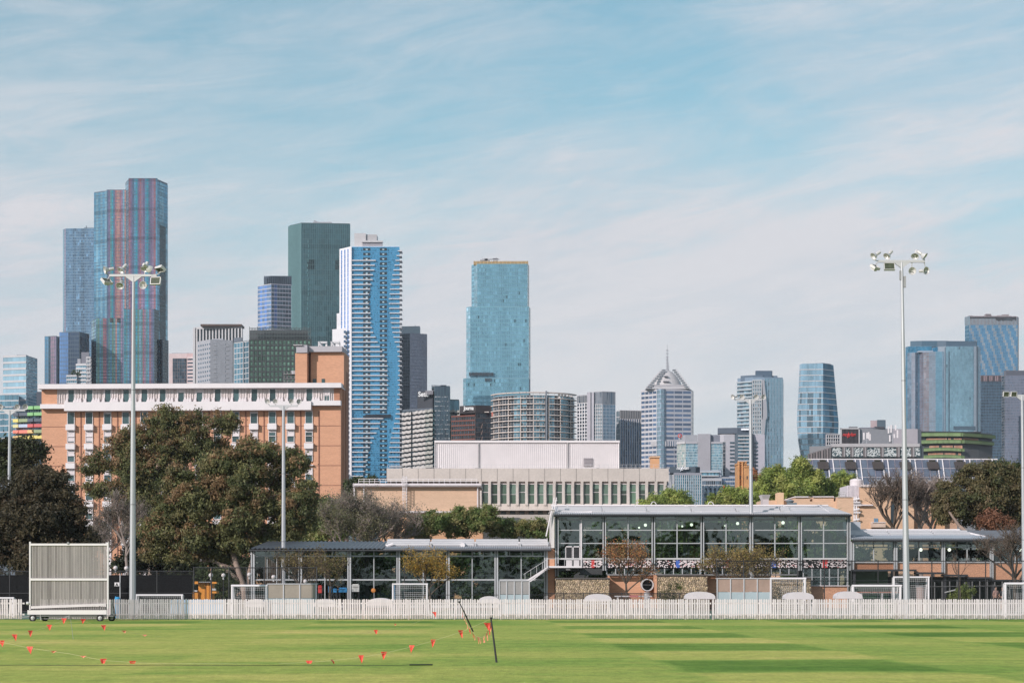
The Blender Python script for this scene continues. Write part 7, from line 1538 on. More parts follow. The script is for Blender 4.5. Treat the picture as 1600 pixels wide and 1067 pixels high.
light_pole(207, 208.8, 430.5, 107, 'tall left light pole with eight floodlights in front of the striped skyscraper', 0.185, 0.075, (-38,36),
  [('d',-45,-8,(-.85,-.4,-.2)),('d',-20,-7,(-.5,-.5,-.7)),('d',17,-9,(-.25,-.5,-.8)),('d',26,-9,(.5,.6,-.4)),
   ('p',-41,9,0.9,-0.9,.58,.40),('d',-21,17,(-.1,-.75,-.6)),('d',15,15.5,(-.2,-1,-.1)),('p',35,9,-0.15,-0.3,.56,.42),('p',42,-9,-0.8,1.0,.62,.36)], steps=3)
light_pole(443, 443, 634, 150, 'slim light pole with four floodlights in front of the brick tower block', 0.19, 0.10, (-22,22), [('d',-25,-6.5,(-.3,-1,-.15),.2),('d',-12.5,-6.5,(-.05,-1,-.1),.2),('d',12.5,-6.5,(.05,-1,-.1),.2),('d',24.5,-6.5,(.4,-1,-.1),.2)], steps=3)
light_pole(1174.5, 1172.5, 624.5, 150, 'slim light pole with four floodlights rising through the glass hall, right of centre', 0.20, 0.10, (-23,18), [('d',-28,-4,(-.8,-.6,-.2),.2),('d',-13,-4,(-.2,-1,-.1),.2),('d',9,-4,(-.1,-1,-.1),.2),('d',20.5,-4,(.3,-1,-.05),.2)], steps=3)
light_pole(12.5, 15.5, 641, 140, 'slim light pole at the left edge in front of the colourful balconies', 0.16, 0.09, (-22,24), [('d',-14,-5,(-.3,-1,-.1),.2),('d',-21,-5,(-.6,-1,-.1),.2),('d',12,-5,(0,-1,-.1),.2),('d',24.5,-5,(.2,-1,-.1),.2)], steps=3)
light_pole(1600.5, 1597, 618, 135, 'slim light pole cut by the right edge with two box floodlights', 0.15, 0.09, (-30,20), [('p',-25.5,-2,0.2,0.25,.42,.36),('p',-13.5,-2,0.2,0.25,.42,.36)], steps=3)

# ================================================================ cricket sight screen
YS = 100; Lc = Loc(108, YS); x, z = Lc.x, Lc.z
t_ = thing('sight_screen', 'large wheeled cricket sight screen of weathered white slats at the left', 'sight screen', Lc.loc)
SLW = M('slat_weathered', (0.50,0.445,0.435), 0.8, var=0.16, vscale=1.2, stretch=(6,1,0.6)); SLW2 = M('slat_weathered_dark', (0.40,0.355,0.345), 0.8, var=0.2, vscale=1.5, stretch=(6,1,0.6))
n = 50
for k in range(n):
    c0 = 48.3+k*(168-48.3)/(n-1); m_ = SLW if random.random() < 0.75 else SLW2
    a_ = 0.5
    for (z0, z1) in ((z(902.5), z(852)), (z(946-3.2*(k/n)), z(907))):
        q = MB(); w_ = 0.029; q.hexa([(x(c0)-w_,-0.01,z0),(x(c0)+w_,0.02,z0),(x(c0)+w_,0.035,z0),(x(c0)-w_,0.005,z0),(x(c0)-w_,-0.01,z1),(x(c0)+w_,0.02,z1),(x(c0)+w_,0.035,z1),(x(c0)-w_,0.005,z1)], tuple([random.uniform(0.85,1.12)]*3)); q.build('slat', m_, t_)
for (nm, b_) in (('frame_post',(46,48.2,952,846)),('frame_post',(167.5,169.8,950,847)),('frame_rail',(48.2,167.5,852,848.8)),('frame_rail',(48.2,167.5,906.5,903))):
    q = MB(); q.box(x(b_[0]), x(b_[1]), -0.06, 0.05, z(b_[2]), z(b_[3])); q.build(nm, WHITE, t_)
q = MB(); q.hexa([(x(47.5),-.06,z(950.5)),(x(166),-.06,z(946.3)),(x(166),0.0,z(946.3)),(x(47.5),0.0,z(950.5)),(x(47.5),-.06,z(946.5)),(x(166),-.06,z(942.2)),(x(166),0.0,z(942.2)),(x(47.5),0.0,z(946.5))]); q.build('frame_rail', OFFW, t_)
q = MB(); q.box(x(49), x(167), 0.02, 0.05, z(952.5), z(947.5)); q.build('dark_gap_board', M('gap_board', (0.10,0.10,0.095), 0.8), t_)
for k in range(42): c0 = 50+k*2.75; q = MB(); q.box(x(c0)-.008, x(c0)+.008, -0.01, 0.02, z(952), z(947.5+3.2*(1-k/42)-2.2)); q.build('slat_tail', SLW, t_)
q = MB(); q.box(x(44), x(167.5), -0.16, 0.02, z(959.5), z(952.8)); q.build('base_beam', WHITE, t_)
q = MB(); q.box(x(47), x(165), 0.1, 0.3, z(964), z(959.7)); q.build('under_beam', M('green_beam', (0.06,0.13,0.08), 0.7), t_)
q = MB(); q.box(x(44), x(178), -0.1, 0.6, z(962.5), z(961)); q.box(x(60), x(150), 0.0, 0.1, z(967), z(965.5), (0.6,0.6,0.6)); q.build('chassis', M('chassis_grey', (0.20,0.20,0.20), 0.6), t_)
for (c0, yy) in ((52.5,-0.2),(157.5,-0.2),(171,0.55),(66,0.55)):
    q = MB(); q.lathe((x(c0),yy+.1,0.16), (0,-1,0), [(0,0.09),(0.0,0.165),(0.02,0.178),(0.12,0.178),(0.14,0.165),(0.14,0.10)], 20); w0 = q.build('wheel', RUBBER, t_); q = MB(); q.lathe((x(c0),yy+.09,0.16), (0,-1,0), [(0,0.10),(0.11,0.10),(0.12,0.06),(0.16,0.04),(0.16,0.01)], 16); q.build('hub', SILV, w0)
q = MB(); q.tube((x(64),-.1,z(959)), (x(65),-.1,z(968)), 0.03); q.tube((x(109),-.1,z(960)), (x(109),-.1,z(966)), 0.03); q.tube((x(109),-.1,z(962)), (x(90),-.1,z(967)), 0.015); q.tube((x(176),0.1,z(940)), (x(180),0.1,z(962)), 0.02, cl=(.2,.2,.2)); q.tube((x(174.5),0.1,z(942)), (x(179),0.1,z(962)), 0.015, cl=(.2,.2,.2)); q.tube((x(28),0.3,z(964)), (x(46),0.1,z(963)), 0.02); q.tube((x(27),0.3,z(956)), (x(29),0.3,z(966)), 0.02); q.build('tow_bar', GREYC, t_)
q = MB(); q.lathe((x(43.5),-.05,z(942)), (1,0,0), [(-.06,0.01),(-.06,.08),(.06,.08),(.06,.01)], 10); q.build('winch', SILV, t_); q = MB(); q.box(x(105.5), x(108), -0.1, 0.0, z(850), z(846.5)); q.build('latch', GREYC, t_)

# ================================================================ bunting round the pitch square
FLG = M('flag_red', (0.78,0.085,0.055), 0.6, var=0.06); FLGP = M('flag_faded', (0.80,0.30,0.19), 0.7, var=0.1); ROPE = M('rope_cord', (0.55,0.50,0.28), 0.8)
def W3(px_, py_, Y): return Vector((X(px_, Y), Y, Z(py_, Y)))
stakes = {}
for nm, lab, (bx0, by0, Yb), (tx, ty, Yt) in (('a','black stake leaning slightly left, nearest of the bunting stakes',(776,1034.5,46.5),(767,964.5,46.5)),('b','black stake leaning far over to the left near the fence',(739.5,986.5,77.5),(717.5,939.5,77.0)),('c','thin grey stake at the back left corner of the bunting, near the sight screen',(114.5,998,66.7),(110,964.5,66.7))):
    bp_ = Vector((X(bx0,Yb), Yb, 0)); tp = W3(tx, ty, Yt); t_ = thing('bunting_stake', lab, 'stake', bp_, 0, 'stakes holding the bunting')
    thick = nm != 'c'; q = MB(); d_ = tp-bp_
    r_ = 0.026 if nm == 'a' else (0.034 if nm == 'b' else 0.007); q.tube((0,0,-0.02), tuple(d_*0.5), r_, r_*0.9, 6); q.tube(tuple(d_*0.5), tuple(d_), r_*0.9, r_*(0.5 if nm == 'b' else .75), 6); q.build('shaft', BLACK if thick else GREYC, t_)
    q = MB(); q.tube(tuple(d_*0.97), tuple(d_*1.0+Vector((0,0,0.01))), r_*1.3, n=6); q.build('hook', BLACK, t_); stakes[nm] = tp
def bunting(lab, pts, flags, rad=0.0032, fs=0.13, up=None):
    """pts: list of (px,py,Y) for the cord, flags: list of (px,py,Y,width factor, turn, faded)"""
    P_ = [W3(*p) for p in pts]; o0 = P_[0]; t_ = thing('bunting_line', lab, 'bunting', o0, 0, 'strings of red pennants'); q = MB()
    for i in range(len(P_)-1):
        q.tube(P_[i]-o0, P_[i+1]-o0, rad, n=4, cap=False)
    q.build('cord', ROPE, t_)
    for f_ in flags:
        c0 = W3(*f_[:3])-o0; w, turn, fad = f_[3], f_[4], f_[5]; q = MB(); ca, sa = math.cos(turn), math.sin(turn); h_ = fs*1.45*(f_[6] if len(f_) > 6 else 1); w2 = fs*w/2*1.0
        n = 4; bend = random.uniform(-.04,.04); sk = random.uniform(-.02,.06)
        def fp(u, v, o=0.0): ww = w2*(1-v)*u; yy = bend*math.sin(v*2.5)+0.015*math.sin(u*2+v*3); return (c0.x+ww*ca-yy*sa+sk*v-o*sa, c0.y+ww*sa+yy*ca+o*ca, c0.z-h_*v)
        for i in range(n):
            v0, v1 = i/n, (i+1)/n
            for (u0, u1) in ((-1,0),(0,1)):
                q.quad(fp(u0,v1), fp(u1,v1), fp(u1,v0), fp(u0,v0)); q.quad(fp(u0,v0,.003), fp(u1,v0,.003), fp(u1,v1,.003), fp(u0,v1,.003))
        q.build('pennant', FLGP if fad else FLG, t_)
def sag(a, b, Ya, Yb, n, drop):
    r_ = []
    for i in range(n+1): t = i/n; r_.append((a[0]+(b[0]-a[0])*t, a[1]+(b[1]-a[1])*t+drop*4*t*(1-t), Ya+(Yb-Ya)*t))
    return r_
near = [(767.5,965.5,46.5),(757,971,46.5),(720,987,46.4),(677,1000.5,46.3),(643,1010,46.2),(600,1020,46.1),(564,1026.5,46),(518,1031.5,45.9),(483,1034,45.9),(430,1036.5,45.8),(347,1036.3,45.7),(250,1036,45.8),(207,1034.5,45.8),(161,1031,45.9),(110,1021,46.1),(47,1012,46.4),(-20,998,46.8)]
bunting('near string of red pennants sagging from the upright black stake across to the left edge', near,
  [(761,972.5,46.5,1.25,0.2,0),(719.5,984,46.4,1.0,0.3,0),(677,998.5,46.3,0.95,0.1,0),(643.5,1007.5,46.2,1.0,-.4,0),(600,1017.5,46.1,1.15,0.1,0),(564,1023,46,1.0,0.1,0),(518,1030,45.9,0.8,1.0,0,.7),(483,1031.5,45.9,1.2,0,0,.8),(393,1036.5,45.8,1.2,0.3,1,.35),(301,1037,45.7,1.2,.2,1,.3),(207,1032,45.8,1.2,0.2,0),(161.5,1028.5,45.9,1.2,0.3,0),(130,1024,46,1.2,.2,1,.25),(84,1016.5,46.2,1.2,0.2,1,.25),(46.5,1009.5,46.4,1.2,-.3,0)])
bunting('short string of red pennants from the back corner towards the left edge', [(110,965,66.7),(100,967.5,65.8),(77,978,63.3),(48,987.5,59.5),(22,994.5,57),(2,1001,55),(-20,1007,53)],
  [(100,965.5,65.8,1.3,.2,0),(77,975.5,63.3,1.3,.1,0),(47.5,984.5,59.5,1.2,.5,0),(22.5,990.5,57,1.2,.3,0),(2,1000,55,1.4,-.3,0)])
far = [(110,965,66.7),(130,970,66.9),(160,980,67.2),(193,986,67.6),(226,991.5,68.5),(262,995,69.5),(300,996,70.3),(400,995.5,71),(487,994.5,72),(540,992.5,72.6),(587,986.5,73.8),(640,976,75.2),(680,960,76.3),(717.5,942,77)]
bunting('far string of pennants running from the back corner to the far leaning stake', far,
  [(130,966.5,66.9,1.3,.3,0,.8),(161.5,976,67.2,1.4,.5,0,.9),(193.5,984.5,67.6,1.3,.4,1,.45),(226,991,68.5,1.3,.2,1,.3),(258,994.5,69.5,1.2,.2,1,.25),(294,995.5,70.3,1.4,.2,1,.3),(325,995.3,70.6,1.,.2,1,.2),(360,995,70.8,1.1,.2,1,.25),(388,995,71,1.,.2,1,.2),(489,994,72,1.1,.2,1,.3),(522,993,72.3,1.,.2,1,.2),(587,983.5,73.8,1.1,.1,0),(618,974,74.6,.8,.2,1,.4),(678.5,955.5,76.3,1.2,.3,0)], fs=0.14)
cl_pts = [(722,953,77),(727,966,74),(731,976,71),(737,985.5,67),(744,993,63),(750,995.5,59),(756,994,56),(761,987,53),(765,978,50),(768,967,46.6)]
bunting('bunched pale pennants drooping in a loop between the two black stakes', cl_pts, [(cl_pts[i][0]*(1-t)+cl_pts[i+1][0]*t, cl_pts[i][1]*(1-t)+cl_pts[i+1][1]*t, cl_pts[i][2]*(1-t)+cl_pts[i+1][2]*t, random.uniform(.25,.5), random.uniform(.3,1.2), 1 if random.random() < .7 else 0, random.uniform(.8,1.1)) for i in range(9) for t in (0.2, 0.7)])
# dark tube laid across the grass as a long thin line
q = MB(); pr = None
for k in range(40):
    px_ = -30+k*18.1; Y_ = 44.6+0.12*math.sin(k*.5); p_ = (X(px_, Y_), Y_, 0.012+(0.012 if px_ > 630 else 0))
    if pr: q.tube(pr, p_, 0.006 if px_ < 640 else 0.018, n=5, cap=True)
    pr = p_
h_ = q.build('ground_tube', M('tube_dark', (0.018,0.03,0.016), 0.6), None); tag(h_, 'thin dark line lying straight across the grass in front of the bunting', 'ground_line')

# ================================================================ people on the court path
def person(px_, Y, Hm, lab, shirt, short, skin=(0.40,0.24,0.18), lean=0.0, rz=0.0, arm=0.4):
    tt = thing('person', lab, 'person', (X(px_,Y),Y,0), rz)
    def skinmesh(name, verts, edges, radii, mat):
        me = bpy.data.meshes.new(name); me.from_pydata([Vector(v)*Hm/1.75 for v in verts], edges, []); me.materials.append(mat); o = link(name, me, tt)
        m_ = o.modifiers.new('s', 'SKIN'); sv = me.skin_vertices[0].data
        for i, r_ in enumerate(radii): sv[i].radius = (r_[0]*Hm/1.75, r_[1]*Hm/1.75)
        sv[0].use_root = True; ss = o.modifiers.new('sub', 'SUBSURF'); ss.levels = 1; ss.render_levels = 1
        # freeze the shape
        dg = bpy.context.evaluated_depsgraph_get(); m2 = bpy.data.meshes.new_from_object(o.evaluated_get(dg)); o.modifiers.clear(); o.data = m2; m2.name = name
        at = m2.attributes.new('col', 'FLOAT_COLOR', 'FACE'); at.data.foreach_set('color', [1.0]*4*len(m2.polygons)); m2.polygons.foreach_set('use_smooth', [True]*len(m2.polygons))
        if not m2.materials: m2.materials.append(mat)
        return o
    SK = M('skin', skin, 0.6, var=0.04)
    v = [(0,0,0.95),(0,0,1.12),(0,-.01,1.30),(0,0,1.43),(0,-.01,1.50),(0,-.02,1.60),(0,-.02,1.70),
         (-.10,0,0.90),(-.11,-.03-lean,0.50),(-.11,.02,0.09),(-.12,-.12,0.04),(.10,0,0.90),(.12,.05+lean,0.50),(.13,.10,0.09),(.14,-.03,0.04),
         (-.19,0,1.38),(-.25,.02,1.12),(-.26,-.12*arm,0.90),(-.26,-.14*arm,0.82),(.19,0,1.38),(.26,0,1.13),(.24,-.30*arm,1.0),(.23,-.36*arm,0.95)]
    e = [(0,1),(1,2),(2,3),(3,4),(4,5),(5,6),(0,7),(7,8),(8,9),(9,10),(0,11),(11,12),(12,13),(13,14),(2,15),(15,16),(16,17),(17,18),(2,19),(19,20),(20,21),(21,22)]
    r = [(.13,.10),(.12,.09),(.14,.10),(.06,.06),(.055,.06),(.085,.10),(.07,.08),(.085,.09),(.058,.06),(.04,.04),(.035,.03),(.085,.09),(.058,.06),(.04,.04),(.035,.03),(.055,.05),(.042,.041),(.034,.034),(.03,.02),(.055,.05),(.042,.041),(.034,.034),(.03,.02)]
    skinmesh('body', v, e, r, SK)
    v = [(0,0,0.93),(0,0,1.12),(0,-.01,1.30),(0,0,1.41),(-.19,0,1.38),(-.225,.01,1.2),(.19,0,1.38),(.23,0,1.2)]; skinmesh('shirt', v, [(0,1),(1,2),(2,3),(2,4),(4,5),(2,6),(6,7)], [(.15,.12),(.14,.11),(.165,.12),(.075,.075),(.07,.065),(.06,.06),(.07,.065),(.06,.06)], M('garment_'+shirt[0], shirt[1], 0.8))
    v = [(0,0,0.97),(-.10,0,0.86),(-.11,-.02,0.58),(.10,0,0.86),(.12,.03,0.58)]; skinmesh('shorts', v, [(0,1),(1,2),(0,3),(3,4)], [(.155,.12),(.105,.105),(.09,.09),(.105,.105),(.09,.09)], M('garment_'+short[0], short[1], 0.8))
    q = MB(); hr = Hm/1.75; q.lathe((0,0.015*hr,1.63*hr), (0,0.2,1), [(0,0.108*hr),(0.05*hr,0.108*hr),(0.10*hr,0.08*hr),(0.125*hr,0.01)], 10); q.build('hair', M('hair_dark', (0.03,0.02,0.015), 0.7), tt)
person(1556, 146, 1.74, 'person in a pinkish top and dark shorts by the foot of the bare right tree', ('pink',(0.45,0.28,0.24)), ('dark',(0.03,0.03,0.035)), rz=0.5)
person(1566.5, 147, 1.72, 'person all in dark clothes standing right beside the one in the pinkish top', ('black',(0.025,0.025,0.03)), ('black',(0.025,0.025,0.03)), rz=-0.6)
# ================================================================ trees
LEAF = leaf_mat('tree_leaf', transl=0.42); 
BARKG = M('gum_bark', (0.33,0.25,0.205), 0.8, var=0.25, vscale=1.5, stretch=(1,1,0.4)); BARKD = M('dark_bark', (0.085,0.065,0.05), 0.9, var=0.25, vscale=2); BARKT = M('grey_twig', (0.26,0.215,0.19), 0.9, var=0.2)
def leaf_mesh(name, C_, U, V, cols, mat):
    n = len(C_); v = np.empty((n*4, 3), dtype=np.float32)
    v[0::4] = C_-U; v[1::4] = C_+V; v[2::4] = C_+U; v[3::4] = C_-V
    me = bpy.data.meshes.new(name); me.vertices.add(n*4); me.vertices.foreach_set('co', v.ravel())
    me.loops.add(n*4); me.loops.foreach_set('vertex_index', np.arange(n*4, dtype=np.int32))
    me.polygons.add(n); me.polygons.foreach_set('loop_start', np.arange(0, n*4, 4, dtype=np.int32)); me.polygons.foreach_set('loop_total', np.full(n, 4, dtype=np.int32))
    me.update(calc_edges=True)
    at = me.attributes.new('col', 'FLOAT_COLOR', 'FACE'); c4 = np.ones((n, 4), dtype=np.float32); c4[:, :3] = cols; at.data.foreach_set('color', c4.ravel())
    me.materials.append(mat); return me
def rand_unit(n):
    a = rng.normal(size=(n, 3)); return a/np.linalg.norm(a, axis=1, keepdims=True)
def foliage(t_, Lc, blobs, n_leaf, size, pal, clump=0.9, per=None, flat=0.7, hang=0.0, dens_in=0.45, name='crown', top_pal=None):
    """blobs (px,py,rx,ry[,dy]) in the tree's own column frame; leaves gathered into many small clumps near each blob's skin"""
    Cs, Us, Vs, Cl = [], [], [], []; area = [b[2]*b[3] for b in blobs]; tot = sum(area); cl_centres = []
    for b in blobs:
        rx, rz_ = b[2]*Lc.s, b[3]*Lc.s; ry = (rx+rz_)/2*0.9; dy = b[4] if len(b) > 4 else 0
        nb = int(n_leaf*1.05*b[2]*b[3]/tot); nc = max(8, int(rx*rz_*12/(clump*clump)))
        d = rand_unit(nc); r_ = dens_in+(1-dens_in)*rng.random(nc)**0.6
        cc = d*r_[:, None]*np.array([rx, ry, rz_])*0.92+np.array([Lc.x(b[0]), dy, Lc.z(b[1])]); cl_centres.append((np.array([Lc.x(b[0]), dy, Lc.z(b[1])]), cc))
        rc = clump*(0.40+0.50*rng.random(nc)); idx = rng.integers(0, nc, nb)
        p = rand_unit(nb)*(rng.random(nb)**0.62)[:, None]; p[:, 2] *= flat; an = 0.55+0.9*rng.random((nc, 3)); p = p*an[idx]*rc[idx][:, None]+cc[idx]; jm = rng.random(nb) < 0.35; p[jm] += rng.normal(size=(int(jm.sum()), 3))*clump*0.30
        # clump colours
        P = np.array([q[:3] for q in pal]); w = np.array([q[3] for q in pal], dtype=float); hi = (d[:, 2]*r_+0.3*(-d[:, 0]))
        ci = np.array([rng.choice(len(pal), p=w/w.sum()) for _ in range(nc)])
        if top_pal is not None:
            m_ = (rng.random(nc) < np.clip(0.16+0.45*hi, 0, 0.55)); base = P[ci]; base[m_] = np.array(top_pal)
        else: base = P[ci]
        cb = base[idx]*(0.75+0.5*rng.random(nc))[idx][:, None]*(0.7+0.6*rng.random(nb))[:, None]
        ctr = np.array([Lc.x(b[0]), dy, Lc.z(b[1])-0.3*rz_]); ow = p-ctr; ow /= np.linalg.norm(ow, axis=1, keepdims=True)+1e-6; ow2 = p-cc[idx]; ow2 /= np.linalg.norm(ow2, axis=1, keepdims=True)+1e-6; nn = ow*0.45+ow2*0.38+rand_unit(nb)*0.9; nn[:, 2] += 0.15; u = np.cross(nn, rand_unit(nb)); u[:, 2] -= hang*0.4; u /= np.linalg.norm(u, axis=1, keepdims=True)+1e-6; v = np.cross(u, nn); v /= (np.linalg.norm(v, axis=1, keepdims=True)+1e-6)
        s_ = size*1.12*(0.6+0.8*rng.random(nb))
        Cs.append(p); Us.append(u*s_[:, None]); Vs.append(v*(s_*0.42)[:, None]); Cl.append(cb)
    me = leaf_mesh(name, np.concatenate(Cs), np.concatenate(Us), np.concatenate(Vs), np.concatenate(Cl), LEAF)
    link(name, me, t_, kind='stuff'); return cl_centres
def limbs(t_, Lc, path, r0, targets, mat, wig=0.3, sub=3, name='trunk', twig=0.03):
    """path: trunk pixel points (px,py,dy); then limbs to blob centres and twigs to clump centres"""
    q = MB(); P_ = [Vector((Lc.x(p[0]), p[2] if len(p) > 2 else 0, max(0, Lc.z(p[1])))) for p in path]; n = len(P_)
    rs = [r0*(1-0.45*i/max(1, n-1)) for i in range(n)]
    q.path(P_, rs, 9); q.build(name, mat, t_, smooth=True)
    q = MB()
    for (bc, cc) in targets:
        e_ = Vector(bc.tolist()); 
        bi = min(range(n), key=lambda i: (P_[i]-e_).length+(0.0 if P_[i].z < e_.z else 3)); st = P_[max(0, min(n-1, bi))]; rr = rs[bi]*0.55
        m1 = st.lerp(e_, 0.4)+Vector((random.uniform(-wig,wig), random.uniform(-wig,wig), random.uniform(0,wig*1.5))); m2 = st.lerp(e_, 0.75)+Vector((random.uniform(-wig,wig), random.uniform(-wig,wig), random.uniform(0,wig)))
        q.path([st, m1, m2, e_], [rr, rr*.7, rr*.5, rr*.3], 6)
        for k in range(min(len(cc), 6*sub)):
            c_ = Vector(cc[k].tolist()); s2 = random.choice([m1, m2, e_]); mm = s2.lerp(c_, 0.5)+Vector((random.uniform(-wig,wig)*.5, random.uniform(-wig,wig)*.5, random.uniform(-wig,wig)*.4)); q.path([s2, mm, c_], [rr*.3, rr*.2, twig*.5], 4)
    q.build('limb', mat, t_, smooth=True)
def bare(t_, Lc, path, r0, height_px, spread, mat, levels=5, twig=0.012, seedv=1, nb=4, up=0.35, lean=(0,0), kids=None):
    """leafless branching crown"""
    rd = random.Random(seedv); q = MB(); P_ = [Vector((Lc.x(p[0]), p[2] if len(p) > 2 else 0, max(0, Lc.z(p[1])))) for p in path]; q.path(P_, [r0*(1-.35*i/max(1,len(P_)-1)) for i in range(len(P_))], 8); q.build('trunk', mat, t_, smooth=True)
    q = MB(); tips = []
    L0 = height_px*Lc.s
    def grow(p, d, L, r, lv):
        e = p; k = 3; dd = d.copy()
        for i in range(k):
            dd = (dd+Vector((rd.uniform(-.25,.25), rd.uniform(-.25,.25), rd.uniform(-.12,.22)))).normalized(); e2 = e+dd*(L/k); q.tube(e, e2, r*(1-.2*i/k), r*(1-.2*(i+1)/k), 5 if lv < 2 else 3, cap=False); e = e2
            if lv < levels and (i > 0 or lv > 0):
                for _ in range(1 if lv < 2 else rd.choice([1,1,2])):
                    s_ = Vector((rd.uniform(-1,1)*spread, rd.uniform(-1,1)*spread*.8, rd.uniform(-.25,1)*up*2)); grow(e, (dd*0.75+s_*.75).normalized(), L*rd.uniform(.55,.78), max(twig, r*.58), lv+1)
        if lv >= levels: tips.append(e)
    for k in range(nb):
        a_ = 2*math.pi*(k+rd.random()*.6)/nb; grow(P_[-1] if k < nb-1 or len(P_) < 3 else P_[-2], Vector((math.cos(a_)*spread+lean[0], math.sin(a_)*spread*.8, 0.75+rd.random()*.4)).normalized(), L0*.42, r0*.55, 0)
    q.build('branch', mat, t_); return tips
def tip_leaves(t_, tips, n, size, pal, jit=0.15, name='foliage', only=None):
    tp = np.array([[a.x, a.y, a.z] for a in tips if only is None or only(a)])
    if len(tp) == 0: return
    idx = rng.integers(0, len(tp), n); p = tp[idx]+rng.normal(size=(n, 3))*jit; P = np.array([q[:3] for q in pal]); w = np.array([q[3] for q in pal], dtype=float); ci = rng.choice(len(pal), n, p=w/w.sum()); u = rand_unit(n); v = np.cross(u, rand_unit(n)); v /= np.linalg.norm(v, axis=1, keepdims=True); s_ = size*(.6+.8*rng.random(n))
    link(name, leaf_mesh(name, p, u*s_[:, None], v*(s_*.5)[:, None], P[ci]*(0.7+.6*rng.random(n))[:, None], LEAF), t_, kind='stuff')

OLV = [(0.165,0.172,0.072,5),(0.215,0.212,0.09,4),(0.13,0.145,0.062,3),(0.22,0.16,0.08,0.8),(0.20,0.18,0.08,2.5)]
# --- big gum in front
Lc = Loc(372, 160); t_ = thing('gum_tree', 'broad olive and rusty gum tree with a pale forked trunk, beside the glass wing', 'tree', Lc.loc, 0, 'gum trees on the left')
bl = [(400,706,42,28,1),(450,722,30,24,1.5),(345,724,38,26,0),(278,752,34,24,-.5),(300,790,56,38,-1),(362,765,48,36,-.5),(430,757,26,20,2),(460,800,43,42,0.5),(447,832,32,18,0),(255,830,38,34,0),(310,838,42,26,-1),(372,815,38,26,-1.5),(240,862,24,18,1),(330,862,24,12,0),(398,790,32,28,-.8),(408,838,24,20,0.5),(335,755,34,24,1),(392,742,34,22,0),(270,795,30,24,.5),(345,838,26,22,1),(430,790,26,24,1),(375,848,30,18,-1),(290,862,36,16,-.5),(350,866,22,10,.5),(425,850,22,14,0),(478,770,20,26,1)]
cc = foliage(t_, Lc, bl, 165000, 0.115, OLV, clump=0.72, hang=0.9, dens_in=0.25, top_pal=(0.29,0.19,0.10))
limbs(t_, Lc, [(384,955),(380,915),(372,890),(363,862),(358,836),(368,800),(385,768)], 0.27, cc, BARKG, wig=0.5, sub=3, twig=0.03)
q = MB(); q.path([Vector((Lc.x(384),0,0.2)), Vector((Lc.x(388),.5,Lc.z(895))), Vector((Lc.x(398),.8,Lc.z(850))), Vector((Lc.x(430),1,Lc.z(800)))], [.22,.18,.13,.08], 8); q.path([Vector((Lc.x(380),0,Lc.z(912))), Vector((Lc.x(340),-.3,Lc.z(878))), Vector((Lc.x(305),-.2,Lc.z(868))), Vector((Lc.x(262),0,Lc.z(850)))], [.2,.15,.11,.06], 7); q.build('limb', BARKG, t_, smooth=True)
# --- gum behind, in front of the brick slab
Lc = Loc(250, 205); t_ = thing('gum_tree', 'taller gum tree behind the broad one, its lobed rusty crown covering the brick slab block', 'tree', Lc.loc, 0, 'gum trees on the left')
bl = [(258,658,36,26),(304,655,20,14,1),(347,662,28,21),(292,692,44,30,-1),(222,690,40,30),(190,700,26,22),(150,724,26,20),(200,735,36,26,-1),(153,766,26,13),(240,730,50,30),(330,700,30,20,1),(330,725,34,24,1),(262,708,34,24,1),(215,730,30,26,1),(225,755,34,24,0),(180,765,20,16),(215,780,40,30),(262,790,40,30)]
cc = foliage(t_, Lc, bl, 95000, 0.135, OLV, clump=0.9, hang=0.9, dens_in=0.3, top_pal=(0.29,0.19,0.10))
limbs(t_, Lc, [(238,960),(236,880),(228,820),(235,770),(250,720),(262,690)], 0.42, cc, BARKG, wig=0.6, sub=3, twig=0.035)
# --- dark tree left
DK = [(0.090,0.076,0.046,5),(0.12,0.098,0.056,4),(0.065,0.060,0.037,3),(0.11,0.075,0.045,1)]
Lc = Loc(62, 138); t_ = thing('dark_tree', 'large dark brown green tree behind the sight screen at the left', 'tree', Lc.loc)
bl = [(58,752,34,30),(88,768,30,36),(25,782,40,40),(105,812,36,40),(60,810,60,50,-1),(118,850,36,36),(20,850,60,50),(75,870,60,40,-1),(-15,820,40,60),(128,885,26,24)]
cc = foliage(t_, Lc, bl, 95000, 0.105, DK, clump=0.7, flat=0.8, dens_in=0.3); limbs(t_, Lc, [(70,950),(68,890),(64,830),(60,790)], 0.35, cc, BARKD, wig=0.3, sub=1)
Lc = Loc(30, 215); t_ = thing('background_tree', 'olive green tree line top behind the dark tree under the colourful balconies', 'tree', Lc.loc)
cc = foliage(t_, Lc, [(8,704,22,18),(40,700,18,12),(54,706,16,18),(20,730,40,25),(-20,710,30,20)], 24000, 0.17, [(0.06,0.075,0.03,4),(0.05,0.05,0.025,3),(0.09,0.08,0.035,2)], clump=1.2, hang=0.3); limbs(t_, Lc, [(28,960),(28,760)], 0.3, cc, BARKD)
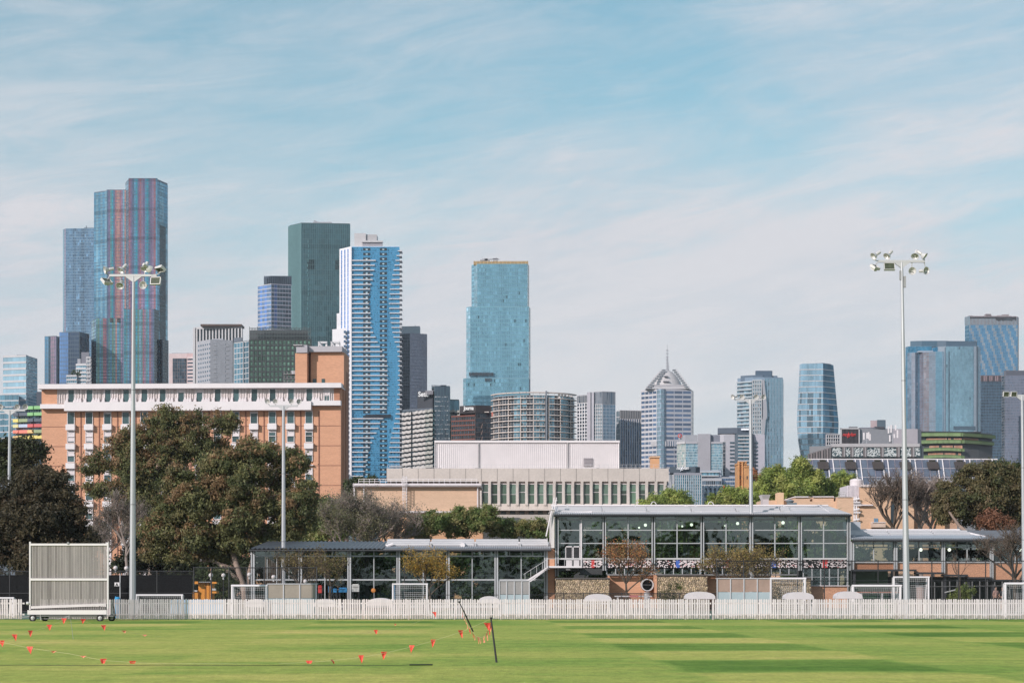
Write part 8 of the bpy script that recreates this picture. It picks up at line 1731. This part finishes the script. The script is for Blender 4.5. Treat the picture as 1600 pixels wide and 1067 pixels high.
# --- bare grey tree between
Lc = Loc(197, 172); t_ = thing('bare_tree', 'leafless grey brown tree in the gap between the dark tree and the gum trees', 'tree', Lc.loc)
tips = bare(t_, Lc, [(200,955),(199,890),(197,870),(198,855)], 0.17, 78, 0.8, BARKT, levels=5, seedv=3, nb=6, twig=0.016); tip_leaves(t_, tips, 9000, 0.06, [(0.22,0.18,0.15,4),(0.17,0.155,0.10,2)], jit=0.35)
Lc = Loc(165, 178); t_ = thing('bare_tree', 'smaller leafless tree just right of the dark tree', 'tree', Lc.loc)
tips = bare(t_, Lc, [(165,955),(165,890),(166,870)], 0.14, 68, 0.8, BARKT, levels=5, seedv=9, nb=5, twig=0.016); tip_leaves(t_, tips, 5000, 0.06, [(0.22,0.18,0.15,4),(0.17,0.155,0.10,2)], jit=0.35)
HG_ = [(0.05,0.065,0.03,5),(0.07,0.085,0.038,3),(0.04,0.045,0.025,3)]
Lc = Loc(235, 182); t_ = thing('understorey_tree', 'shaded dark olive tree under the left side of the gum crowns', 'tree', Lc.loc); cc = foliage(t_, Lc, [(235,850,36,40),(270,885,40,26),(205,880,26,26),(320,895,40,24),(370,890,34,26),(290,920,60,22),(365,922,36,20),(350,860,30,18)], 42000, 0.14, HG_, clump=1.0, flat=.8); limbs(t_, Lc, [(240,955),(238,890)], .2, cc, BARKD)
# --- right of the gum
GRN = [(0.19,0.24,0.085,4),(0.24,0.28,0.09,3),(0.15,0.19,0.075,3),(0.27,0.25,0.115,2)]
Lc = Loc(520, 190); t_ = thing('leafy_tree', 'mid green leafy tree between the gum and the leafless grey tree', 'tree', Lc.loc)
cc = foliage(t_, Lc, [(512,798,22,24),(530,820,30,26),(495,835,22,18),(545,790,14,14),(475,848,20,12)], 26000, 0.13, GRN, clump=0.9, dens_in=.3); limbs(t_, Lc, [(518,950),(518,870),(520,830)], 0.2, cc, BARKD)
Lc = Loc(412, 176); t_ = thing('leafy_tree', 'small bright lime green treetop behind the left end of the glass wing roof', 'tree', Lc.loc); cc = foliage(t_, Lc, [(412,846,18,14),(425,858,26,16)], 7000, 0.11, [(0.20,0.26,0.05,3),(0.14,0.20,0.045,2)], clump=.6); limbs(t_, Lc, [(415,950),(414,870)], .12, cc, BARKD)
Lc = Loc(575, 180); t_ = thing('bare_tree', 'wide leafless grey tree with hazy twigs above the glass wing roof', 'tree', Lc.loc)
tips = bare(t_, Lc, [(572,955),(572,880),(572,858)], 0.22, 100, 0.95, BARKT, levels=5, seedv=21, nb=8, twig=0.016, up=.28); tip_leaves(t_, tips, 16000, 0.065, [(0.25,0.205,0.165,5),(0.20,0.195,0.12,3)], jit=0.35)
Lc = Loc(610, 184); t_ = thing('bare_tree', 'leafless grey tree in front of the lower brick wall', 'tree', Lc.loc)
tips = bare(t_, Lc, [(608,955),(608,890),(608,868)], 0.18, 80, 0.85, BARKT, levels=5, seedv=25, nb=6, twig=0.016, up=.28); tip_leaves(t_, tips, 8000, 0.065, [(0.25,0.205,0.165,5),(0.20,0.195,0.12,3)], jit=0.35)
Lc = Loc(540, 176); t_ = thing('bare_tree', 'leafless grey tree left of the wide one above the glass wing roof', 'tree', Lc.loc)
tips = bare(t_, Lc, [(540,955),(540,890),(540,868)], 0.18, 82, 0.8, BARKT, levels=5, seedv=27, nb=5, twig=0.016, up=.28); tip_leaves(t_, tips, 9000, 0.07, [(0.22,0.21,0.11,5),(0.20,0.195,0.12,3)], jit=0.4)
for k, (c0, bl, lab) in enumerate(((672,[(672,818,28,20),(655,832,22,14)],'left green shrub tree showing over the middle of the glass wing roof'),(730,[(722,808,36,18),(745,815,40,20),(760,800,20,12),(712,828,24,14)],'densest dark green treetop over the glass wing roof, in front of the concrete hall'),(800,[(790,826,34,14),(832,824,28,15),(850,830,20,12)],'low olive treetop at the right end of the glass wing roof'))):
    Lc = Loc(c0, 186+k*2); t_ = thing('leafy_tree', lab, 'tree', Lc.loc); cc = foliage(t_, Lc, bl, 30000, 0.095, [(0.17,0.23,0.075,4),(0.23,0.25,0.09,3),(0.29,0.26,0.11,2+k)], clump=0.55, dens_in=.2); limbs(t_, Lc, [(c0,950),(c0,870),(c0,845)], .16, cc, BARKD)
# --- trees and hedge seen through the pavilion
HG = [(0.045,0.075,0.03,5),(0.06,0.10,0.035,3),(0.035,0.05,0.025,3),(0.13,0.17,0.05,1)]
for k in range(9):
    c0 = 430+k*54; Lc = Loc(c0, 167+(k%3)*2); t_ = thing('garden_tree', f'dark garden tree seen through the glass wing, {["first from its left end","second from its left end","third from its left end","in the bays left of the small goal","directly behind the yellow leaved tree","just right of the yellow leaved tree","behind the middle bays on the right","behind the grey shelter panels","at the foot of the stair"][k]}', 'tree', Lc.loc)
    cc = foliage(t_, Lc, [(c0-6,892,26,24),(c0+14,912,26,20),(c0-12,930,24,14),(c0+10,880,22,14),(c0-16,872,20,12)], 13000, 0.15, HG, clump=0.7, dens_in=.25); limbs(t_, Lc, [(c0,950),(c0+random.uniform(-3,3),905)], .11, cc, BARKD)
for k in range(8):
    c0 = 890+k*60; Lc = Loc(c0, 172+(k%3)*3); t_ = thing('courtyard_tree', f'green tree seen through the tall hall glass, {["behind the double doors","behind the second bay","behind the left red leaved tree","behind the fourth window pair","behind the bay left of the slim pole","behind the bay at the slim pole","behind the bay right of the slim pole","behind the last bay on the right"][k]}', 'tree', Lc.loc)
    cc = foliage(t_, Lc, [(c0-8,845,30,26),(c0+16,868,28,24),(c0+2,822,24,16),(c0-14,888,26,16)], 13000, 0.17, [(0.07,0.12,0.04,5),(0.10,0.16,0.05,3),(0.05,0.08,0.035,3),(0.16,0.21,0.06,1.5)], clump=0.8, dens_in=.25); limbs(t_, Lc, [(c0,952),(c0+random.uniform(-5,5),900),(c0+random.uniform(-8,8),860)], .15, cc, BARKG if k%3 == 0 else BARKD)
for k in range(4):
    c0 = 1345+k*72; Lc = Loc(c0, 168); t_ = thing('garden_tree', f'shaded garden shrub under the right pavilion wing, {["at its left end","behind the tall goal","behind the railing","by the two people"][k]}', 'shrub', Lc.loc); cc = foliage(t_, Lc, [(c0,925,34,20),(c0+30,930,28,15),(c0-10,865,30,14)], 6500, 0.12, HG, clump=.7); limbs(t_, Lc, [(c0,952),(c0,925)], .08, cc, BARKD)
# --- small trees in front of the pavilion
Lc = Loc(668, 141); t_ = thing('yellow_tree', 'small round tree with yellow orange leaves in front of the glass wing', 'tree', Lc.loc)
tips = bare(t_, Lc, [(672,955),(672,930),(670,920)], 0.09, 62, 0.85, BARKD, levels=4, seedv=5, nb=6, twig=0.010, up=.30); tip_leaves(t_, tips, 5200, 0.055, [(0.55,0.33,0.07,4),(0.42,0.28,0.08,3),(0.30,0.26,0.08,2)], jit=0.20)
Lc = Loc(470, 142.5); t_ = thing('bare_tree', 'thin half bare tree with tan buds in front of the left glass bays', 'tree', Lc.loc)
tips = bare(t_, Lc, [(472,955),(471,930),(470,918)], 0.09, 66, 1.0, BARKD, levels=4, seedv=15, nb=6, twig=0.010, up=.28); tip_leaves(t_, tips, 2600, 0.05, [(0.26,0.19,0.09,4),(0.22,0.18,0.07,3)], jit=0.22)
Lc = Loc(515, 141.5); t_ = thing('bare_tree', 'thin half bare tree beside the pole, in front of the third glass bay', 'tree', Lc.loc)
tips = bare(t_, Lc, [(515,955),(515,930),(515,916)], 0.08, 56, 1.0, BARKD, levels=4, seedv=16, nb=5, twig=0.010, up=.28); tip_leaves(t_, tips, 2200, 0.05, [(0.26,0.19,0.09,4),(0.22,0.20,0.07,3)], jit=0.22)
Lc = Loc(978, 142); t_ = thing('red_leaved_tree', 'small spreading tree with red and orange leaves in front of the hall', 'tree', Lc.loc)
tips = bare(t_, Lc, [(979,955),(979,925),(978,912)], 0.10, 68, 0.8, BARKD, levels=4, seedv=6, nb=7, twig=0.010, up=.32); tip_leaves(t_, tips, 3600, 0.055, [(0.46,0.18,0.08,4),(0.44,0.27,0.11,3),(0.28,0.21,0.09,2)], jit=0.22)
for (c0, sd, lab) in ((1128,7,'left of a pair of small brown yellow budding trees by the slim right pole'),(1160,8,'right of a pair of small brown yellow budding trees by the slim right pole'),(1188,18,'sparse budding tree right behind the slim pole')):
    Lc = Loc(c0, 143); t_ = thing('budding_tree', lab, 'tree', Lc.loc); tips = bare(t_, Lc, [(c0+2,955),(c0+1,925),(c0,908)], 0.09, 58, 0.85, BARKD, levels=4, seedv=sd, nb=6, twig=0.010, up=.30); tip_leaves(t_, tips, 2600, 0.05, [(0.38,0.26,0.10,4),(0.28,0.25,0.09,3),(0.42,0.30,0.09,2)], jit=0.22)
Lc = Loc(1050, 144); t_ = thing('ivy_bush', 'patch of green creeper against the middle stone filled wall', 'shrub', Lc.loc); cc = foliage(t_, Lc, [(1050,918,18,12),(1044,930,20,8)], 900, 0.05, [(0.17,0.19,0.06,3),(0.11,0.14,0.05,2)], clump=.5); limbs(t_, Lc, [(1050,952),(1050,930)], .03, cc, BARKD)
Lc = Loc(1505, 144); t_ = thing('round_bush', 'yellow green bush beside the railing on the right', 'shrub', Lc.loc); cc = foliage(t_, Lc, [(1508,922,14,10),(1500,934,18,10)], 5000, 0.06, [(0.22,0.26,0.07,3),(0.15,0.19,0.06,2)], clump=.4, dens_in=.2); limbs(t_, Lc, [(1505,952),(1505,935)], .04, cc, BARKD)
Lc = Loc(1499, 143); t_ = thing('sapling', 'leafless sapling right of the tall goal', 'tree', Lc.loc); bare(t_, Lc, [(1501,955),(1500,920),(1499,905)], 0.045, 50, 0.35, BARKD, levels=3, seedv=33, nb=4, twig=0.008, up=.5)
Lc = Loc(1585, 143); t_ = thing('bare_tree', 'leafless tree with stout forked limbs in front of the right pavilion wing', 'tree', Lc.loc)
tips = bare(t_, Lc, [(1586,955),(1585,920),(1586,903)], 0.16, 95, 1.0, BARKD, levels=5, seedv=41, nb=7, twig=0.010, up=.30); tip_leaves(t_, tips, 1500, 0.035, [(0.25,0.15,0.08,3),(0.2,0.17,0.08,2)], jit=0.12)
Lc = Loc(345, 140); t_ = thing('round_bush', 'green bush behind the orange kiosk', 'shrub', Lc.loc); cc = foliage(t_, Lc, [(338,900,22,16),(352,915,20,20),(318,898,14,10)], 7000, 0.08, [(0.09,0.12,0.045,3),(0.06,0.08,0.03,3),(0.15,0.16,0.07,1)], clump=.5); limbs(t_, Lc, [(345,955),(345,920)], .06, cc, BARKD)
Lc = Loc(241, 128.5); t_ = thing('spiky_plant', 'pale spiky plant behind the low wide goal', 'plant', Lc.loc)
n = 420; a = rng.uniform(0, 6.28, n); el = rng.uniform(0.2, 1.4, n); u = np.stack([np.cos(a)*np.cos(el), np.sin(a)*np.cos(el), np.sin(el)], 1); v = np.cross(u, rand_unit(n)); v /= np.linalg.norm(v, axis=1, keepdims=True); base = np.array([[0, 0, Lc.z(926)]])+np.where(rng.random((n,1)) < .35, np.array([[0.6,0,-0.1]]), 0)
link('leaf_spray', leaf_mesh('leaf_spray', base+u*0.22, u*0.26, v*0.02, np.tile([[0.22,0.22,0.12]], (n,1))*(0.6+.8*rng.random((n,1))), LEAF), t_, kind='stuff'); q = MB(); q.tube((0,0,0), (0,0,Lc.z(925)), 0.05); q.build('stem', BARKD, t_)
# --- fresh green trees mid right
MAP = [(0.36,0.42,0.11,5),(0.28,0.35,0.10,4),(0.44,0.46,0.15,3),(0.20,0.26,0.08,2)]
for (c0, bl, lab, n_) in ((1040,[(1032,786,24,12),(1060,783,26,12),(1046,775,14,8),(1012,792,16,8)],'fresh green treetop in front of the right end of the concrete hall',16000),(1140,[(1120,785,18,10),(1145,775,22,15),(1165,780,24,16),(1135,790,20,10)],'yellow green treetop below the sandstone tower',18000),
    (1205,[(1196,770,26,22),(1215,745,26,16),(1235,765,32,26)],'fresh green treetop between the slim pole and the tallest green crown',26000),(1250,[(1250,730,16,18),(1240,752,30,20),(1268,755,24,24),(1255,778,34,18)],'tallest fresh green crown rising to a point left of the glass roof',30000),(1303,[(1290,762,16,18),(1312,758,20,20),(1325,750,12,14),(1300,780,30,14)],'yellow green crown in front of the raked blue glass',22000)):
    Lc = Loc(c0, 262+random.uniform(-6,6)); t_ = thing('maple_tree', lab, 'tree', Lc.loc, 0, 'fresh green trees behind the pavilion'); cc = foliage(t_, Lc, bl, n_*1.25, 0.145, MAP, clump=0.85, flat=.9, dens_in=.2); limbs(t_, Lc, [(c0,940),(c0,830),(c0+2,790)], .25, cc, BARKD, wig=.5, sub=2, twig=.04)
# --- right gum and bare trees
RG = [(0.15,0.135,0.065,5),(0.19,0.16,0.08,4),(0.12,0.13,0.058,3),(0.23,0.18,0.10,2)]
Lc = Loc(1530, 188); t_ = thing('gum_tree', 'broad brownish gum tree above the right pavilion wing', 'tree', Lc.loc)
bl = [(1530,745,42,26),(1482,770,26,24),(1508,796,42,26),(1568,744,30,22),(1580,785,34,30),(1545,772,44,30,-1),(1600,760,26,30),(1475,800,22,20),(1560,812,40,14),(1488,790,24,22,-1.6)]
cc = foliage(t_, Lc, bl, 90000, 0.115, RG, clump=.75, hang=.8, dens_in=.3); limbs(t_, Lc, [(1535,955),(1530,860),(1528,820),(1535,780)], 0.36, cc, BARKG, wig=.5, sub=2)
q = MB(); q.path([Vector((Lc.x(1528),-1.2,Lc.z(850))), Vector((Lc.x(1492),-1.8,Lc.z(822))), Vector((Lc.x(1476),-1.9,Lc.z(800))), Vector((Lc.x(1474),-1.8,Lc.z(778)))], [.20,.15,.11,.05], 8); q.build('limb', BARKG, t_, smooth=True)
Lc = Loc(1578, 196); t_ = thing('leafy_tree', 'darker green treetop behind the brownish gum at the right edge', 'tree', Lc.loc); cc = foliage(t_, Lc, [(1575,738,26,18),(1596,750,20,24),(1610,770,20,30)], 18000, .14, [(0.07,0.095,0.03,4),(0.10,0.13,0.04,3)], clump=.9); limbs(t_, Lc, [(1580,955),(1580,800)], .2, cc, BARKD)
for (c0, yb, hp, sd, nb, lab, dn) in ((1396,835,88,51,7,'leafless tree with dark limbs spread across the tan brick wall',500),(1437,830,86,52,8,'leafless purple grey tree just right of the right light pole',9000),(1455,835,74,53,7,'lower leafless thicket tree between the right light pole and the gum',6000)):
    Lc = Loc(c0, 200+(sd-50)*3); t_ = thing('bare_tree', lab, 'tree', Lc.loc); tips = bare(t_, Lc, [(c0+3,955),(c0+2,880),(c0,yb),(c0-1,yb-12)], 0.22, hp, .85, BARKT if sd > 51 else BARKD, levels=5, seedv=sd, nb=nb, twig=0.018, up=.38); tip_leaves(t_, tips, dn, 0.06, [(0.24,0.18,0.16,4),(0.19,0.14,0.11,2)], jit=0.3)
Lc = Loc(1550, 182); t_ = thing('rusty_shrub', 'rusty orange dead foliage under the right gum crown', 'shrub', Lc.loc); cc = foliage(t_, Lc, [(1548,812,22,16),(1570,818,16,12)], 6000, .10, [(0.30,0.15,0.09,3),(0.22,0.11,0.07,2)], clump=.6); limbs(t_, Lc, [(1550,955),(1550,825)], .1, cc, BARKD)
Lc = Loc(552, 300); t_ = thing('leafy_tree', 'small dark treetop peeping over the brick wing beside the blue tower', 'tree', Lc.loc); cc = foliage(t_, Lc, [(549,762,10,12),(560,755,10,7),(583,752,7,6)], 7000, .2, [(0.06,0.08,0.035,3),(0.10,0.13,0.04,2)], clump=.9); limbs(t_, Lc, [(552,940),(552,770)], .25, cc, BARKD)
for (c0, Y_, bl, lab) in ((1700,180,[(1690,780,50,40),(1725,800,40,40),(1660,820,36,30)],'olive tree just past the right edge, behind the end of the pavilion'),(1830,170,[(1820,800,60,50),(1870,830,50,40),(1780,840,40,40)],'olive tree farthest right, past the end of the pavilion'),(-120,150,[(-130,790,60,60),(-80,830,50,50),(-180,840,50,50)],'dark olive tree just past the left edge')):
    Lc = Loc(c0, Y_); t_ = thing('boundary_tree', lab, 'tree', Lc.loc); cc = foliage(t_, Lc, bl, 14000, 0.22, RG, clump=1.1); limbs(t_, Lc, [(c0,955),(c0+3,880),(c0,830)], .3, cc, BARKD, wig=.4, sub=1)
# flat black sheet standing in for the deep shade behind the court fence
Lc = Loc(146, 127.4); t_ = thing('shade_sheet', 'black sheet standing in for deep shade behind the tall court fence on the left', 'shade_sheet', Lc.loc); q = MB(); 
for k in range(12): a_ = Lc.x(-10)+k*(Lc.x(300)-Lc.x(-10))/12; b2 = a_+(Lc.x(300)-Lc.x(-10))/12; q.hexa([(a_,.0,.05),(b2,0,.05),(b2,.01,.05),(a_,.01,.05),(a_,.0,Lc.z(898)),(b2,0,Lc.z(898.5)),(b2,.01,Lc.z(898.5)),(a_,.01,Lc.z(898))])
q.build('dark_sheet', M('shade_black', (0.010,0.010,0.011), 1.0, spec=0.0), t_); q = MB(); q.tube((Lc.x(-10),-.02,Lc.z(898.2)), (Lc.x(300),-.02,Lc.z(898.2)), .012, n=4); q.build('sheet_edge', BLACK, t_)

# --- trees on the near side of the oval, behind the viewer: they show only as reflections in the hall glass
for k, (x_, y_, h_, w_) in enumerate(((-34,-34,11,5),(-22,-40,13,6),(-9,-36,10,4.5),(3,-42,14,6),(16,-37,11,5),(29,-41,13,6),(43,-36,11,5.5))):
    t_ = thing('boundary_tree', f'near side tree mirrored in the hall glass, {["first","second","third","fourth","fifth","sixth","seventh"][k]} from the left', 'tree', (x_, y_, 0), 0, 'trees on the near side of the oval')
    class LL: pass
    Lb = LL(); Lb.s = 1.0; Lb.x = lambda p: p; Lb.z = lambda p: p
    cc = foliage(t_, Lb, [(0,h_*.62,w_,h_*.30),(w_*.4,h_*.78,w_*.6,h_*.2),(-w_*.5,h_*.5,w_*.5,h_*.2)], 7000, 0.3, GRN if k%2 else OLV, clump=1.5); limbs(t_, Lb, [(0,0),(0.3,h_*.3),(0.1,h_*.6)], .35, cc, BARKG, wig=.5, sub=1)
HAZE = 0.00008
# ================================================================ haze
q = MB(); q.box(-1500, 1500, -60, 2400, -1.5, 420)
hm = bpy.data.materials.new('haze'); hm.use_nodes = True; N = hm.node_tree.nodes; N.clear(); o_ = N.new('ShaderNodeOutputMaterial'); pv = N.new('ShaderNodeVolumePrincipled'); pv.inputs['Color'].default_value = (0.86, 0.91, 1.0, 1); pv.inputs['Density'].default_value = HAZE; pv.inputs['Anisotropy'].default_value = 0.2
hm.node_tree.links.new(pv.outputs[0], o_.inputs['Volume']); q.build('haze', hm, None, kind='stuff')
scene.cycles.volume_bounces = 0; scene.cycles.volume_max_steps = 32
